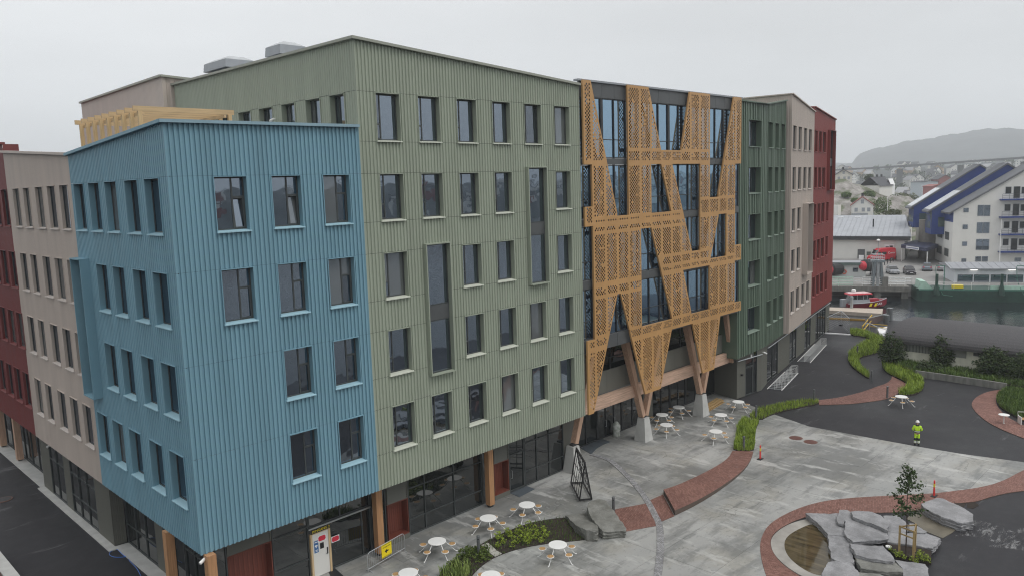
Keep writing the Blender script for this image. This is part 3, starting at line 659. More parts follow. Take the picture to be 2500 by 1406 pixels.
for z0, z1, fl, fr_ in BANDS:
    quad = [(fl(z0), z0), (fr_(z0), z0), (fr_(z1), z1), (fl(z1), z1)]
    for sa, sb in zip(SEAM, SEAM[1:]):
        poly = clip_rect(quad, sa, sb, z0, z1)
        if len(poly) < 3 or abs(area2(poly)) < .02: continue
        if area2(poly) < 0: poly.reverse()
        b = MB(); xa = min(p[0] for p in poly); xb = max(p[0] for p in poly)
        edges = []
        for i in range(len(poly)):
            p, q = poly[i], poly[(i+1) % len(poly)]; l = math.hypot(q[0]-p[0], q[1]-p[1])
            if l > 1e-4: edges.append((-(q[1]-p[1])/l, (q[0]-p[0])/l, p))
        bot = any(abs(z0-q) < .01 for q in (20.1, 16.23, 12.38, 8.21, 4.06, 4.08)); topj = any(abs(z1-q) < .01 for q in (20.1, 16.23, 12.38, 8.21))
        for jz in range(int(z0/(pitch_z*.5))-1, int(z1/(pitch_z*.5))+2):
            zc = jz*pitch_z*.5; off = .5*pitch_x if jz % 2 else 0
            for ix in range(int(xa/pitch_x)-1, int(xb/pitch_x)+2):
                xc = ix*pitch_x+off; hw = pitch_x/2; hz = pitch_z/2
                dm = [(xc, zc-hz), (xc+hw, zc), (xc, zc+hz), (xc-hw, zc)]          # diamond cell
                dist = min(nx*(xc-p[0])+nz_*(zc-p[1]) for nx, nz_, p in edges)
                rv = CELL.get((ix, jz), .5); rad = .071 if rv < .9 else .05
                lim = rad+.025
                ok = dist > lim and rv < .95 and not (bot and zc-z0 < .20) and not (topj and z1-zc < .14)
                full = all(nx*(px-p[0])+nz_*(pz-p[1]) >= -1e-6 for nx, nz_, p in edges for px, pz in dm)
                cell = dm if full else clip_rect(dm, sa, sb, z0, z1)
                if not full:
                    for nx, nz_, p in edges:
                        if len(cell) >= 3: cell = clip(cell, nx, nz_, -(nx*p[0]+nz_*p[1]))
                if len(cell) < 3: continue
                if not ok or not full:
                    if ok and not full: pass
                    n = len(cell); b.add([(x, YS0, z) for x, z in cell]+[(x, YS1, z) for x, z in cell], [tuple(range(n)), tuple(range(2*n-1, n-1, -1))])
                else:
                    hole = [(xc+rad*math.cos(R(45*k-90)), zc+rad*1.03*math.sin(R(45*k-90))) for k in range(8)]
                    ring = []
                    for k in range(8):
                        if k % 2 == 0: ring.append(dm[k//2])
                        else: p, q = dm[k//2], dm[(k//2+1) % 4]; ring.append(((p[0]+q[0])/2, (p[1]+q[1])/2))
                    vs = [(x, YS0, z) for x, z in ring]+[(x, YS0, z) for x, z in hole]+[(x, YS1, z) for x, z in ring]+[(x, YS1, z) for x, z in hole]
                    fs = []
                    for k in range(8):
                        j = (k+1) % 8; fs += [(k, j, 8+j, 8+k), (16+j, 16+k, 24+k, 24+j), (8+k, 8+j, 24+j, 24+k)]
                    b.add(vs, fs)
        for i in range(len(poly)):
            p, q = poly[i], poly[(i+1) % len(poly)]
            b.quad((p[0], YS0, p[1]), (p[0], YS0+.13, p[1]), (q[0], YS0+.13, q[1]), (q[0], YS0, q[1]))
        b.build('perforated_panel', SCREEN, scr)

# ---- dark green block, its two folded faces
g1 = Vector((58.0, 31.48)); g2 = Vector((63.4, 31.87)); g3 = Vector((69.96, 33.17))
green = empty('dark_green_building', (65, 36, 0), 0, 'dark green block with deep vertical battens right of the golden screen', 'building')
TA = frame(g1, g2-g1); TBb = frame(g2, g3-g2); LA = (g2-g1).length; LBb = (g3-g2).length; HD = [23.7, 19.84, 15.93, 12.0, 8.02]; ops = []
for z in HD: ops.append((1.95, 4.4, z-2.22, z)); window(green, TA, 1.95, z-2.22, 2.45, 2.22, 'narrow', GREEN, .42)
mb = MB(TA); cladding(mb, LA, 4.0, lambda s_: 25.07, ops, steps=fins(LA, 3)); mb.build('cladding', GREEN, green)
ops = []
for z in HD:
    for a, b_ in ((.82, 2.14), (2.95, 4.18), (4.99, 6.27)): ops.append((a, b_, z-2.22, z)); window(green, TBb, a, z-2.22, b_-a, 2.22, 'plain', GREEN, .42)
mb = MB(TBb); cladding(mb, LBb, 4.0, lin(25.09, 25.87, LBb), ops, steps=fins(LBb, 8)); mb.build('cladding', GREEN, green)
coping(green, [(*g1, 25.12), (*g2, 25.12), (*g3, 25.9)], GREEN, .3, .1)
mb = MB(); mb.poly([(*g1, 24.9), (*g2, 24.9), (*g3, 25.6), (68, 50, 25.2), (58, 50, 24.9)])
mb.quad((g1.x, g1.y, 4), (g1.x, g1.y, 25), (g1.x, g1.y+3, 25), (g1.x, g1.y+3, 4)); mb.quad((g1.x, g1.y+.05, 3.98), (g1.x, 36, 3.98), (70, 36, 3.98), (g3.x, g3.y, 3.98)); mb.build('roof', GREEN, green)
# ---- beige and red blocks at the far right end
E_ = Vector((70.52, 32.9)); F_ = Vector((81.76, 35.65)); G_ = Vector((92.82, 37.95))
beigeR = empty('beige_end_building', (76, 38, 0), 0, 'beige block with slim windows between the dark green and the red block, right end', 'building')
redR = empty('red_building', (87, 41, 0), 0, 'red ribbed block at the far right end of the row', 'building')
TE = frame(E_, F_-E_); LE = (F_-E_).length; cxs = [(.6, 2.19), (3.22, 4.8), (5.9, 7.5), (8.53, 10.1)]; ops = []
for r_, z in enumerate(HD):
    for c in range(4):
        s0, s1 = cxs[c]
        if r_ in (2, 3):
            if c == 2: continue
            if c == 3: s0, s1 = 9.05, 10.25
        ops.append((s0, s1, z-2.25, z)); window(beigeR, TE, s0, z-2.25, s1-s0, 2.25, 'narrow', BEIGE, .14)
ops.append((5.95, 8.9, 9.0, 16.2)); bay(beigeR, TE, 5.95, 8.9, 9.0, 16.2, .55, BEIGE, [(12.1, 13.6)])
mb = MB(TE); cladding(mb, LE, 4.0, lin(26.45, 25.53, LE), ops, .1, .018); mb.build('cladding', BEIGE, beigeR)
bk = Vector((-(F_-E_).y, (F_-E_).x)).normalized(); Eb = E_+bk*13
mb = MB(frame(Eb, E_-Eb)); cladding(mb, 13, 4.0, lambda s_: 26.3+.15*s_/13, [], .2, .02); mb.build('cladding', BEIGE, beigeR)
coping(beigeR, [(*Eb, 26.35), (*E_, 26.5)], BEIGE, .3, .1); coping(beigeR, [(*E_, 26.5), (*F_, 25.58)], BEIGE, .3, .1)
mb = MB(); mb.poly([(*E_, 26.2), (*F_, 25.3), (*(F_+bk*13), 25.3), (*Eb, 26.1)]); mb.poly([(E_.x, E_.y, 3.99), (Eb.x, Eb.y, 3.99), (*(F_+bk*13), 3.99), (F_.x, F_.y, 3.99)]); mb.build('roof', BEIGE, beigeR)
TR_ = frame(F_, G_-F_); LR = (G_-F_).length; cxs = [(.3, 1.6), (2.3, 3.7), (4.35, 5.9), (6.9, 8.1)]; ops = []
for r_, z in enumerate(HD):
    for c in range(4 if r_ > 1 else 3):
        s0, s1 = cxs[c]; ops.append((s0, s1, z-2.25, z)); window(redR, TR_, s0, z-2.25, s1-s0, 2.25, 'plain', REDP, .2)
ops.append((7.0, 10.2, 17.2, 24.0)); bay(redR, TR_, 7.0, 10.2, 17.2, 24.0, .3, REDP, [(20.0, 20.8)])
mb = MB(TR_); cladding(mb, LR, 4.0, lin(26.05, 25.3, LR), ops, .28, .035); mb.build('cladding', REDP, redR)
bk2 = Vector((-(G_-F_).y, (G_-F_).x)).normalized(); Fb = F_+bk2*13; Gb = G_+bk2*13
mb = MB(frame(Fb, F_-Fb)); cladding(mb, 13, 20, lambda s_: 26.5-.45*s_/13, [], .28, .035); mb.build('cladding', REDP, redR)
mb = MB(frame(G_, Gb-G_)); cladding(mb, 13, 4, lambda s_: 25.3, [], .28, .035); mb.build('cladding', REDP, redR)
coping(redR, [(*Fb, 26.5), (*F_, 26.1)], REDP, .3, .1); coping(redR, [(*F_, 26.1), (*G_, 25.35)], REDP, .3, .1)
mb = MB(); mb.poly([(*F_, 25.8), (*G_, 25.1), (*Gb, 25.1), (*Fb, 26.2)]); mb.poly([(F_.x, F_.y, 3.99), (Fb.x, Fb.y, 3.99), (Gb.x, Gb.y, 3.99), (G_.x, G_.y, 3.99)]); mb.build('roof', REDP, redR)
# ground floor under the three: one line of wall panels and glazing
A_, B_, C_, D_ = Vector((59.58, 32.34)), Vector((63.39, 32.01)), Vector((65.82, 32.72)), Vector((94.15, 38.73))
TA2 = frame(A_, B_-A_); LA2 = (B_-A_).length
ribbed(green, TA2, 0, 1.25, .1, 3.98, GREY, .16); dd = glazing(green, TA2, 1.27, 2.45, .1, 2.6, 1, name='door', bw=.1); glazing(green, TA2, 1.27, 2.45, 2.62, 3.4, 1); ribbed(green, TA2, 1.27, 2.45, 3.42, 3.98, GREY, .16); glazing(green, TA2, 2.47, 3.1, .1, 3.9, 1); ribbed(green, TA2, 3.1, LA2, .1, 3.98, GREY, .16)
TB2 = frame(B_, C_-B_); ribbed(green, TB2, 0, (C_-B_).length, .1, 3.98, GREY, .14)
TC2 = frame(C_, D_-C_)
for s0, s1, k, who in ((0, 4.0, 1, green), (4.0, 8.6, 0, beigeR), (8.6, 11.6, 1, beigeR), (11.6, 15.4, 0, beigeR), (15.4, 18.4, 1, redR), (18.4, 21.0, 0, redR), (21.0, 26.6, 2, redR), (26.6, 28.96, 0, redR)):
    if k: glazing(who, TC2, s0+.02, s1-.02, .1, 3.5, 2*k, (), SHOP); ribbed(who, TC2, s0, s1, 3.52, 3.98, GREY, .14)
    else: ribbed(who, TC2, s0, s1, .1, 3.98, GREY, .14)
mb = MB(TC2); mb.tube([(0, -.08, 3.45), (29, -.08, 3.45)], .05); mb.build('rain_rail', GALV, redR)
mb = MB(TA2); mb.tube([(0, -.08, 3.42), (LA2, -.08, 3.42)], .05); mb.build('rain_rail', GALV, green)
mb = MB(); H0 = Vector((59.58, 32.34, 0)); mb.add([H0, H0+Vector((.9, 3.4, 0)), H0+Vector((.9, 3.4, 4)), H0+Vector((0, 0, 4))], [(0, 1, 2, 3)]); mb.build('return_wall', GREY, green)
mb = MB(); mb.poly([(*D_, 0), (*D_, 4), (*(D_+bk2*8), 4), (*(D_+bk2*8), 0)]); mb.build('end_wall', GREY, redR)

# ================================================================== ground, plaza, paving
def asphalt_mat():
    n = NT('wet_asphalt'); v = n.co(); big = n.noise(v, .12, 5); mid = n.noise(v, 1.4, 5); fine = n.noise(v, 60, 3, .7)
    c = n.mix(n.rng(big, .35, .65, 0, 1), (.0105, .0105, .013), (.021, .020, .024)); c = n.mix(n.rng(mid, .45, .75, 0, .6), c, (.032, .031, .034)); c = n.mix(n.rng(fine, .35, .7, 0, .5), c, (.036, .036, .039))
    ch = n.noise(n.co((.35, 1.6, 1), (0, 0, R(25))), .45, 7, .7); c = n.mix(n.rng(ch, .60, .72, 0, .6), c, (.20, .20, .205))
    n.base(c); n.rough(n.rng(big, .3, .7, .5, .8)); n.b.inputs['IOR'].default_value = 1.4; n.bump(fine, .35, .012); return n.mat
def concrete_mat():
    n = NT('damp_concrete'); v = n.co(); big = n.noise(v, .10, 5, .6); st = n.noise(n.co((.5, 2.2, 1), (0, 0, R(35))), .55, 7, .65); st2 = n.noise(n.co((2.0, .55, 1), (0, 0, R(20))), .6, 6, .65)
    fine = n.noise(v, 38, 3); sp = n.noise(v, 3.2, 6, .7)
    c = n.mix(n.rng(big, .38, .62, 0, 1), (.27, .275, .265), (.40, .40, .385))
    tn = n.noise(v, .35, 3); c = n.mix(n.rng(tn, .48, .62, 0, .5), c, (.30, .285, .24))
    dmp = n.noise(v, .17, 8, .66); c = n.mix(n.rng(dmp, .47, .58, 0, .68), c, (.125, .13, .125))
    c = n.mix(n.rng(st, .50, .62, 0, .65), c, (.15, .155, .15)); c = n.mix(n.rng(st2, .55, .66, 0, .8), c, (.50, .50, .48))
    c = n.mix(n.rng(sp, .56, .70, 0, .6), c, (.12, .122, .118)); c = n.mix(n.rng(fine, .35, .65, 0, .12), c, (.10, .10, .10))
    oi = n.n('ObjectInfo'); c = n.mix(1, c, n.mix(oi.outputs['Random'], (.92, .92, .92), (1.05, 1.05, 1.05)), 'MULTIPLY')
    # hairline cracks
    wv = n.n('TexVoronoi', feature='DISTANCE_TO_EDGE'); wv.inputs['Scale'].default_value = .23
    ad = n.n('VectorMath', operation='ADD'); nv = n.n('TexNoise', Scale=1.3, Detail=4); n.l(v, nv.inputs['Vector'])
    n.l(v, ad.inputs[0]); n.l(nv.outputs['Color'], ad.inputs[1]); n.l(ad.outputs[0], wv.inputs['Vector'])
    brk = n.noise(v, .35, 2); crack = n.mix(n.rng(brk, .5, .56, 0, 1), (0, 0, 0), n.rng(wv.outputs['Distance'], .0, .008, .55, 0))
    c = n.mix(crack, c, (.06, .06, .058)); n.base(c); n.rough(n.rng(big, .3, .7, .38, .75)); n.bump(sp, .12, .01); return n.mat
ASPH = asphalt_mat(); CONCM = concrete_mat()
def brick_mat(name, a, b):
    n = NT(name); at = n.n('Attribute', attribute_name='rnd'); c = n.mix(at.outputs['Fac'], a, b); v = n.co()
    c = n.mix(n.rng(n.noise(v, .5, 4), .35, .7, 0, .5), c, sc(a, .7)); c = n.mix(n.rng(n.noise(v, 2.5, 6, .7), .62, .75, 0, .35), c, (.40, .36, .33))
    n.base(c); n.rough(.75); n.bump(n.noise(v, 70, 2), .2, .01); return n.mat
BRICK = brick_mat('paving_brick', (.165, .074, .057), (.275, .142, .112)); SETT = brick_mat('granite_sett', (.20, .20, .205), (.38, .38, .385))
JOINT = mat('joint_sand', (.10, .075, .062), .9); SOIL = mat('dark_soil', (.028, .020, .015), .95, var=.35, scale=5, bump=.6, bscale=14)
MUD = mat('wet_sand', (.13, .115, .085), .55, var=.3, scale=1.2, bump=.3, bscale=9)

LAND = [(-250, -4), (30, -4), (62, -8), (84, -2), (96, 8), (104, 22), (105.5, 33), (104.5, 48), (104, 120), (60, 320), (-250, 320)]
mb = MB(); mb.prism(LAND, -3.5, 0); tag(mb.build('asphalt_ground', ASPH), kind='structure')
# concrete slabs: the plaza cut into a saw-joint grid
r7 = ((1360, 940), 4.135); r8 = ((900, 1150), 3.571); r6 = ((1800, 1060), 3.571); r5 = ((1900, 760), 3.515)
PL = [(13.2, 27.0), (13.2, 34.9), (37.8, 34.9), (60.3, 34.9), (59.55, 32.3)]
PL += [tuple(G(x, y).to_2d()) for x, y in ((1818, 984), (1858, 999), (1897, 1014), (1975, 1041), (2130, 1070), (2240, 1090), (2340, 1107), (2496, 1128), (2540, 1134))]
PL += [tuple(p) for p in GP([(2560, 300), (2350, 440), (2100, 510), (1850, 560), (1650, 570), (1100, 610), (800, 640), (600, 680), (450, 740), (330, 830), (245, 930), (240, 1010), (255, 1130), (300, 1236), (420, 1330), (600, 1400)], 0, *r6)]
PL += [(31, 16), (20, 20)]
plaza = tag(bpy.data.objects.new('concrete_plaza', None), kind='structure'); place(plaza)
gx0, gx1, gy0, gy1 = 10, 66, 6, 36; ST = 3.1
mb = MB(); mb.prism(PL, -.01, .004); mb.build('slab_bed', mat('slab_joint', (.06, .06, .058), .9), plaza)
k = 0
for i in range(int((gx1-gx0)/ST)+1):
    for j in range(int((gy1-gy0)/ST)+1):
        g = .006
        p = clip_rect(PL, gx0+i*ST+g, gx0+(i+1)*ST-g, gy0+j*ST+g, gy0+(j+1)*ST-g)
        q = [p[0]] if p else []
        for a in p[1:]:
            if math.hypot(a[0]-q[-1][0], a[1]-q[-1][1]) > .01: q.append(a)
        if len(q) < 3 or abs(area2(q)) < .05: continue
        mb = MB(); mb.prism(q, .0, .03+random.uniform(-.003, .003)); mb.build('concrete_slab', CONCM, plaza)

def brick_band(name, left, right, mats, bl=.21, bw=.105, z=.05, h=.03, n_max=None, kindname='brick', zf=None, ends=True):
    """Paving laid between two edge lines: a bed, and on it every brick as its own raised block."""
    left = [Vector(p) for p in left]; right = [Vector(p) for p in right]
    Ln = max(sum((b-a).length for a, b in zip(left, left[1:])), sum((b-a).length for a, b in zip(right, right[1:])))
    rows = max(2, int(Ln/bw)); l = resample(left, rows+1); r = resample(right, rows+1); b = MB(); zf = zf or (lambda t: z)
    bed = MB()
    for i in range(rows):
        za, zb = zf(i/rows)-.012, zf((i+1)/rows)-.012
        bed.quad((*l[i], za), (*r[i], za), (*r[i+1], zb), (*l[i+1], zb)) if True else 0
        for s_ in ((l[i], l[i+1]), (r[i], r[i+1])): bed.quad((*s_[0], -.02), (*s_[1], -.02), (*s_[1], zb), (*s_[0], za))
    for s_, zz_ in ((0, zf(0)), (rows, zf(1))): bed.quad((*l[s_], -.02), (*r[s_], -.02), (*r[s_], zz_-.012), (*l[s_], zz_-.012))
    base = tag(bed.build(name, JOINT), kind='structure')
    for i in range(rows):
        wd = (r[i]-l[i]).length; nb = max(1, round(wd/bl)); sh = .5 if i % 2 else 0
        for j in range(nb+(1 if sh else 0)):
            u0 = max(0, (j-sh)/nb); u1 = min(1, (j+1-sh)/nb)
            if u1-u0 < .02: continue
            e0 = .006/max(.1, wd); u0 += e0; u1 -= e0
            zz_ = zf((i+.5)/rows)+random.uniform(-.003, .003); v0, v1 = .05, .95
            c = [l[i].lerp(r[i], u0).lerp(l[i+1].lerp(r[i+1], u0), v0), l[i].lerp(r[i], u1).lerp(l[i+1].lerp(r[i+1], u1), v0), l[i].lerp(r[i], u1).lerp(l[i+1].lerp(r[i+1], u1), v1), l[i].lerp(r[i], u0).lerp(l[i+1].lerp(r[i+1], u0), v1)]
            b.rv = random.random(); b.add([(*p, zz_) for p in c]+[(*p, zz_-h) for p in c], [(0, 1, 2, 3), (0, 4, 5, 1), (1, 5, 6, 2), (2, 6, 7, 3), (3, 7, 4, 0)])
    b.build(kindname, mats, base, kind='stuff'); return base
sm = lambda pts, o=None, it=2: smooth_line(GP(pts, 0, *(o or ((0, 0), 1))), it)
# raised brick band, its flush lower end, and the patch left of the granite strip
inner = sm([(1770, 668), (1740, 730), (1680, 790), (1560, 870), (1400, 960), (1200, 1060), (1075, 1102)], r7); outer = sm([(1982, 675), (1955, 770), (1885, 870), (1785, 960), (1650, 1060), (1500, 1158), (1340, 1248), (1190, 1318)], r7)
brick_band('raised_brick_path', outer, inner, BRICK, zf=lambda t: .07+.27*t)
brick_band('brick_path', sm([(1070, 1106), (935, 1166)], r7, 0), sm([(1185, 1325), (1030, 1390)], r7, 0), BRICK)
brick_band('brick_path', sm([(2470, 275), (2150, 335), (1990, 420)], r8, 0), sm([(2515, 478), (2240, 530), (2090, 560)], r8, 0), BRICK)
# the long band round the pool
of = [(2620, 270), (2500, 310), (2300, 420), (2100, 470), (1850, 502), (1700, 520), (1100, 548), (800, 575), (600, 622), (420, 695), (270, 790), (208, 900), (195, 1000), (218, 1130), (255, 1250), (330, 1380)]
inf = [(2620, 475), (2500, 495), (2360, 512), (2200, 550), (2085, 590), (1960, 600), (1800, 610), (1500, 680), (1100, 690), (880, 690), (640, 710), (500, 755), (390, 812), (315, 870), (285, 935), (300, 1020), (385, 1135), (560, 1250), (750, 1370)]
brick_band('long_brick_path', sm(of, r6), sm(inf, r6), BRICK)
# right: path by the dark grass bed, and the curve at the right edge
brick_band('brick_path', sm([(345, 763), (500, 745), (640, 715), (760, 680), (850, 645), (930, 620), (965, 590), (978, 558)], r5), sm([(350, 804), (600, 798), (760, 780), (930, 757), (1030, 707), (1100, 665), (1112, 628), (1035, 588)], r5), BRICK)
brick_band('brick_path', sm([(1990, 668), (1830, 680), (1720, 720), (1660, 775), (1660, 830), (1760, 930), (1900, 1010), (2109, 1092), (2300, 1170)], r5), sm([(2050, 660), (1920, 690), (1870, 730), (1868, 790), (1895, 840), (1960, 905), (2060, 960), (2200, 1010), (2300, 1040)], r5), BRICK)
c0 = smooth_line(GP([(340, 700), (520, 750), (620, 830), (740, 950), (850, 1080), (930, 1200), (990, 1320), (1036, 1406)], 0, *r7)+GP([(1613, 1320), (1611, 1370), (1603, 1420)]), 2)
L_, R_ = [], []
for i, p in enumerate(c0):
    t = (c0[min(i+1, len(c0)-1)]-c0[max(i-1, 0)]).normalized(); nrm = Vector((-t.y, t.x)); L_.append(p+nrm*.19); R_.append(p-nrm*.19)
brick_band('granite_strip', L_, R_, SETT, .13, .13, z=.058)
# beds
def bed_poly(name, px, o, z=.1, it=2, m=None): 
    p = smooth_poly(GP(px, 0, *o), it) if it else GP(px, 0, *o); b = MB(); b.prism(p, -.02, z); tag(b.build(name, m or SOIL), kind='structure'); return [tuple(q) for q in p]
bedA = bed_poly('planting_bed', [(560, 980), (620, 914), (700, 800), (850, 720), (960, 655), (1050, 600), (1200, 530), (1400, 455), (1560, 425), (1720, 405), (1850, 420), (1960, 570), (1900, 602), (1700, 622), (1500, 642), (1300, 682), (1150, 732), (1050, 782), (960, 852), (890, 930), (860, 1000)], r8, .06)
bedB = bed_poly('planting_bed', [(1776, 668), (1790, 600), (1812, 500), (1818, 430), (1850, 370), (1900, 338), (2045, 372), (2012, 430), (2000, 520), (1996, 620), (1984, 672)], r7, .08, 1)
bedC = bed_poly('planting_bed', [(1826, 1018), (1841, 1005), (1858, 998), (1892, 989), (1925, 983), (1960, 978), (1997, 976.5), (2000, 987), (1957, 995), (1905, 1006), (1873, 1018), (1858, 1027)], ((0, 0), 1), .08, 1)
bedD = bed_poly('planting_bed', [(615, 160), (720, 178), (850, 213), (915, 250), (905, 340), (800, 375), (700, 400), (682, 440), (705, 482), (760, 522), (790, 582), (740, 562), (655, 500), (602, 440), (602, 380), (620, 350), (680, 318), (720, 285), (800, 245), (740, 222), (620, 210)], r5, .1, 1)
bedE = bed_poly('planting_bed', [(885, 430), (900, 500), (950, 542), (1060, 592), (1112, 628), (1095, 672), (1010, 714), (1080, 728), (1170, 718), (1230, 690), (1250, 650), (1238, 600), (1195, 560), (1230, 520), (1100, 440), (1000, 400)], r5, .1, 1)
bedF = bed_poly('planting_bed', [(1905, 700), (1990, 668), (2060, 650), (2300, 690), (2300, 1010), (2109, 945), (2000, 890), (1900, 832), (1872, 780), (1875, 735)], r5, .14, 1)
# retaining wall and raised ground before the boathouse
wl = [G(2236, 918), G(2300, 927), G(2380, 939), G(2458, 951)]; wl = [p.to_2d() for p in wl]; bh0 = G(2164.6, 825.4, 2.7).to_2d(); bh1 = G(2500, 863.8, 2.7).to_2d()
rg = wl+[Vector((76.6, 9)), Vector((80.2, 9)), Vector((80.4, 27.3)), Vector((79.2, 26.5))]
mb = MB(); mb.prism(rg, 0, .5); tag(mb.build('raised_ground', SOIL), kind='structure')
mb = MB()
for a, b in zip(wl, wl[1:]): mb.bar((a.x-.1, a.y, .3), (b.x-.1, b.y, .3), .2, .6)
tag(mb.build('retaining_wall', mat('stained_concrete', (.20, .20, .185), .85, var=.35, scale=1.2, stretch=(2, 2, .5))), 'low stained concrete retaining wall below the hedge and boathouse', 'wall')
# pool basin and its brown water
bas = smooth_poly(GP([(285, 930), (330, 862), (430, 792), (560, 748), (650, 735), (800, 790), (830, 1100), (760, 1260), (600, 1260), (430, 1160), (310, 1040)], 0, *r6), 2)
mb = MB(); mb.prism(bas, -.02, .035); tag(mb.build('pool_basin', mat('basin_concrete', (.30, .285, .26), .7, var=.25, scale=.9, bump=.1)), kind='structure')
wp = smooth_poly(GP([(405, 950), (440, 885), (540, 825), (650, 780), (760, 790), (850, 920), (850, 1100), (760, 1240), (640, 1215), (510, 1135), (425, 1045)], 0, *r6), 2)
n = NT('pool_water'); n.base(n.mix(n.rng(n.noise(n.co((3, .6, 1), (0, 0, R(40))), 1.1, 4), .35, .65, 0, 1), (.045, .035, .016), (.11, .085, .045))); n.rough(.04); n.b.inputs['IOR'].default_value = 1.33; n.bump(n.noise(n.co(), 5, 2), .05, .01)
mb = MB(); mb.prism(wp, 0, .039); tag(mb.build('pool_water', n.mat), kind='structure')
mudp = GP([(1470, 735), (1600, 640), (1800, 720), (1960, 785), (1870, 860), (1790, 905), (1650, 850), (1540, 770)], 0, *r6)
mb = MB(); mb.prism(mudp, -.01, .02); tag(mb.build('sand_patch', MUD), kind='structure')
mb = MB(); mb.prism(GP([(1885, 590), (2020, 566), (2075, 590), (2105, 620), (2060, 645), (1980, 640), (1900, 612)], 0, *r6), -.01, .08, z1f=lambda p: .03+.08*noise.noise(Vector((p[0]*2, p[1]*2, 0)))); tag(mb.build('dug_soil', SOIL), kind='structure')
# kerb strip along the left side and the low brick wall corner
mb = MB()
kp = [(12.55, 57.6), (12.55, 43.9), (12.95, 43.9), (12.95, 33), (13.7, 33), (13.7, 44.2), (13.0, 44.3), (13.0, 57.6)]; mb.prism(kp, 0, .06); tag(mb.build('kerb_strip', CONC), kind='structure')
mb = MB(); mb.prism([(12.75, 57.65), (13.6, 57.65), (13.6, 76), (12.75, 76)], 0, .06); tag(mb.build('kerb_strip', CONC), kind='structure')
wb = [G(0, 1352), G(36, 1410)]
bw_ = empty('brick_garden_wall', (7.9, 46, 0), 0, 'low reddish wall with pale coping at the bottom left corner', 'wall')
mb = MB(); mb.box(7.7, 8.0, 38, 47.6, 0, .62); mb.build('wall', mat('wall_brick', (.16, .085, .07), .85, var=.3, scale=6), bw_); mb = MB(); mb.box(7.64, 8.2, 38, 47.66, .62, .7); mb.build('coping', CONC, bw_)
bd = G(18, 1385); mb = MB(); mb.box(8.25, 8.45, 46.2, 48.6, 0, .05); tag(mb.build('timber_plank', wood('weathered_plank', (.33, .29, .22), 1)), 'weathered plank lying on asphalt beside the low brick wall', 'plank')
# entrance mats
MATM = mat('entrance_mat', (.075, .09, .105), .8, var=.15, scale=4)
def flat(name, px, m, lab, cat, z=.05, o=((0, 0), 1), grp=None):
    b = MB(); b.prism(GP(px, 0, *o), .02, z); return tag(b.build(name, m), lab, cat, grp)
flat('entrance_mat', [(1243, 1203), (1286, 1187), (1306, 1194), (1268, 1214)], MATM, 'grey mat before the olive block glass door', 'mat')
for i, q in enumerate(([(240, 640), (310, 600), (400, 640), (345, 700)], [(312, 598), (378, 570), (470, 600), (402, 640)], [(380, 568), (450, 545), (540, 575), (472, 600)])):
    flat('entrance_mat', q, MATM, ('bluish mat nearest the black rack under the screen tip', 'middle one of the three bluish entrance mats', 'bluish mat farthest from the black rack')[i], 'mat', o=r7, grp='entrance mats by the concrete foot')
flat('door_mat', [(800, 1392), (815, 1385), (842, 1410), (815, 1425)], BLACKS, 'black mat before the white INNGANG door', 'mat', z=.05)
def manhole(px, py, lab, r=.36, m=None, z=.035):
    c = G(px, py); u = empty('manhole_cover', (c.x, c.y, 0), 0, lab, 'manhole'); b = MB(); b.lathe([(r+.06, .0), (r+.06, z+.004), (r, z+.006)], 24, c); b.build('rim', mat('rust_rim', (.16, .09, .07), .7), u)
    b = MB(); b.lathe([(r-.01, .0), (r-.01, z+.012), (r-.05, z+.016)], 24, c); b.build('lid', m or mat('rusty_lid', (.115, .045, .035), .6, var=.3, scale=8), u)
manhole(1943, 1069.5, 'left rusty manhole cover in the concrete plaza', .42); manhole(1979, 1079, 'right rusty manhole cover in the concrete plaza', .42); manhole(10, 1219, 'dark manhole cover in the asphalt by the left arcade', .42, DARK)

n = NT('pale_dust'); v = n.co((.6, 2, 1), (0, 0, R(-30))); n.base((.42, .42, .42)); n.rough(.9); al = n.rng(n.noise(v, 1.6, 7, .75), .5, .72, 0, .8); n.l(al, n.b.inputs['Alpha']); DUST = n.mat
for q in ([(2040, 740), (2200, 770), (2420, 850), (2500, 900), (2500, 960), (2300, 960), (2150, 900), (1990, 880), (1880, 890), (1990, 835)], [(2440, 830), (2560, 780), (2560, 880), (2450, 870)], [(2160, 975), (2350, 900), (2500, 975), (2500, 1010), (2300, 985)]):
    mb = MB(); mb.prism(GP(q, 0, *r6), -.01, .006); tag(mb.build('dust_mark', DUST), kind='stuff')

# ================================================================== plaza furniture
def picnic_proto():
    u = empty('picnic_table', (0, 0, 0)); 
    b = MB(); b.lathe([(.44, .70), (.475, .71), (.475, .735), (.46, .745)], 32); b.build('tabletop', WHITE, u)
    b = MB(); b.lathe([(.40, .66), (.40, .70)], 16); b.build('under_frame', WHITE, u)
    for k in range(5):
        a = R(72*k); ca, sa = math.cos(a), math.sin(a); P = lambda r_, z: (r_*ca, r_*sa, z)
        b = MB(); b.tube([P(.40, .69), P(.62, .42), P(.98, .03), P(1.0, .02)], .021, 6); b.tube([P(1.0, .012), P(1.07, .012)], .03, 5); b.build('leg', WHITE, u)
        c = P(.80, 0); b = MB(); b.lathe([(.05, .40), (.19, .425), (.195, .44), (.195, .45), (.165, .455)], 20, c); b.tube([P(.60, .44), P(.8, .41)], .02, 5); s = b.build('seat', WHITE, u)
        b = MB(); b.lathe([(.166, .44), (.166, .468), (.15, .474)], 20, c); b.build('seat_pad', SEATW, s)
    return u
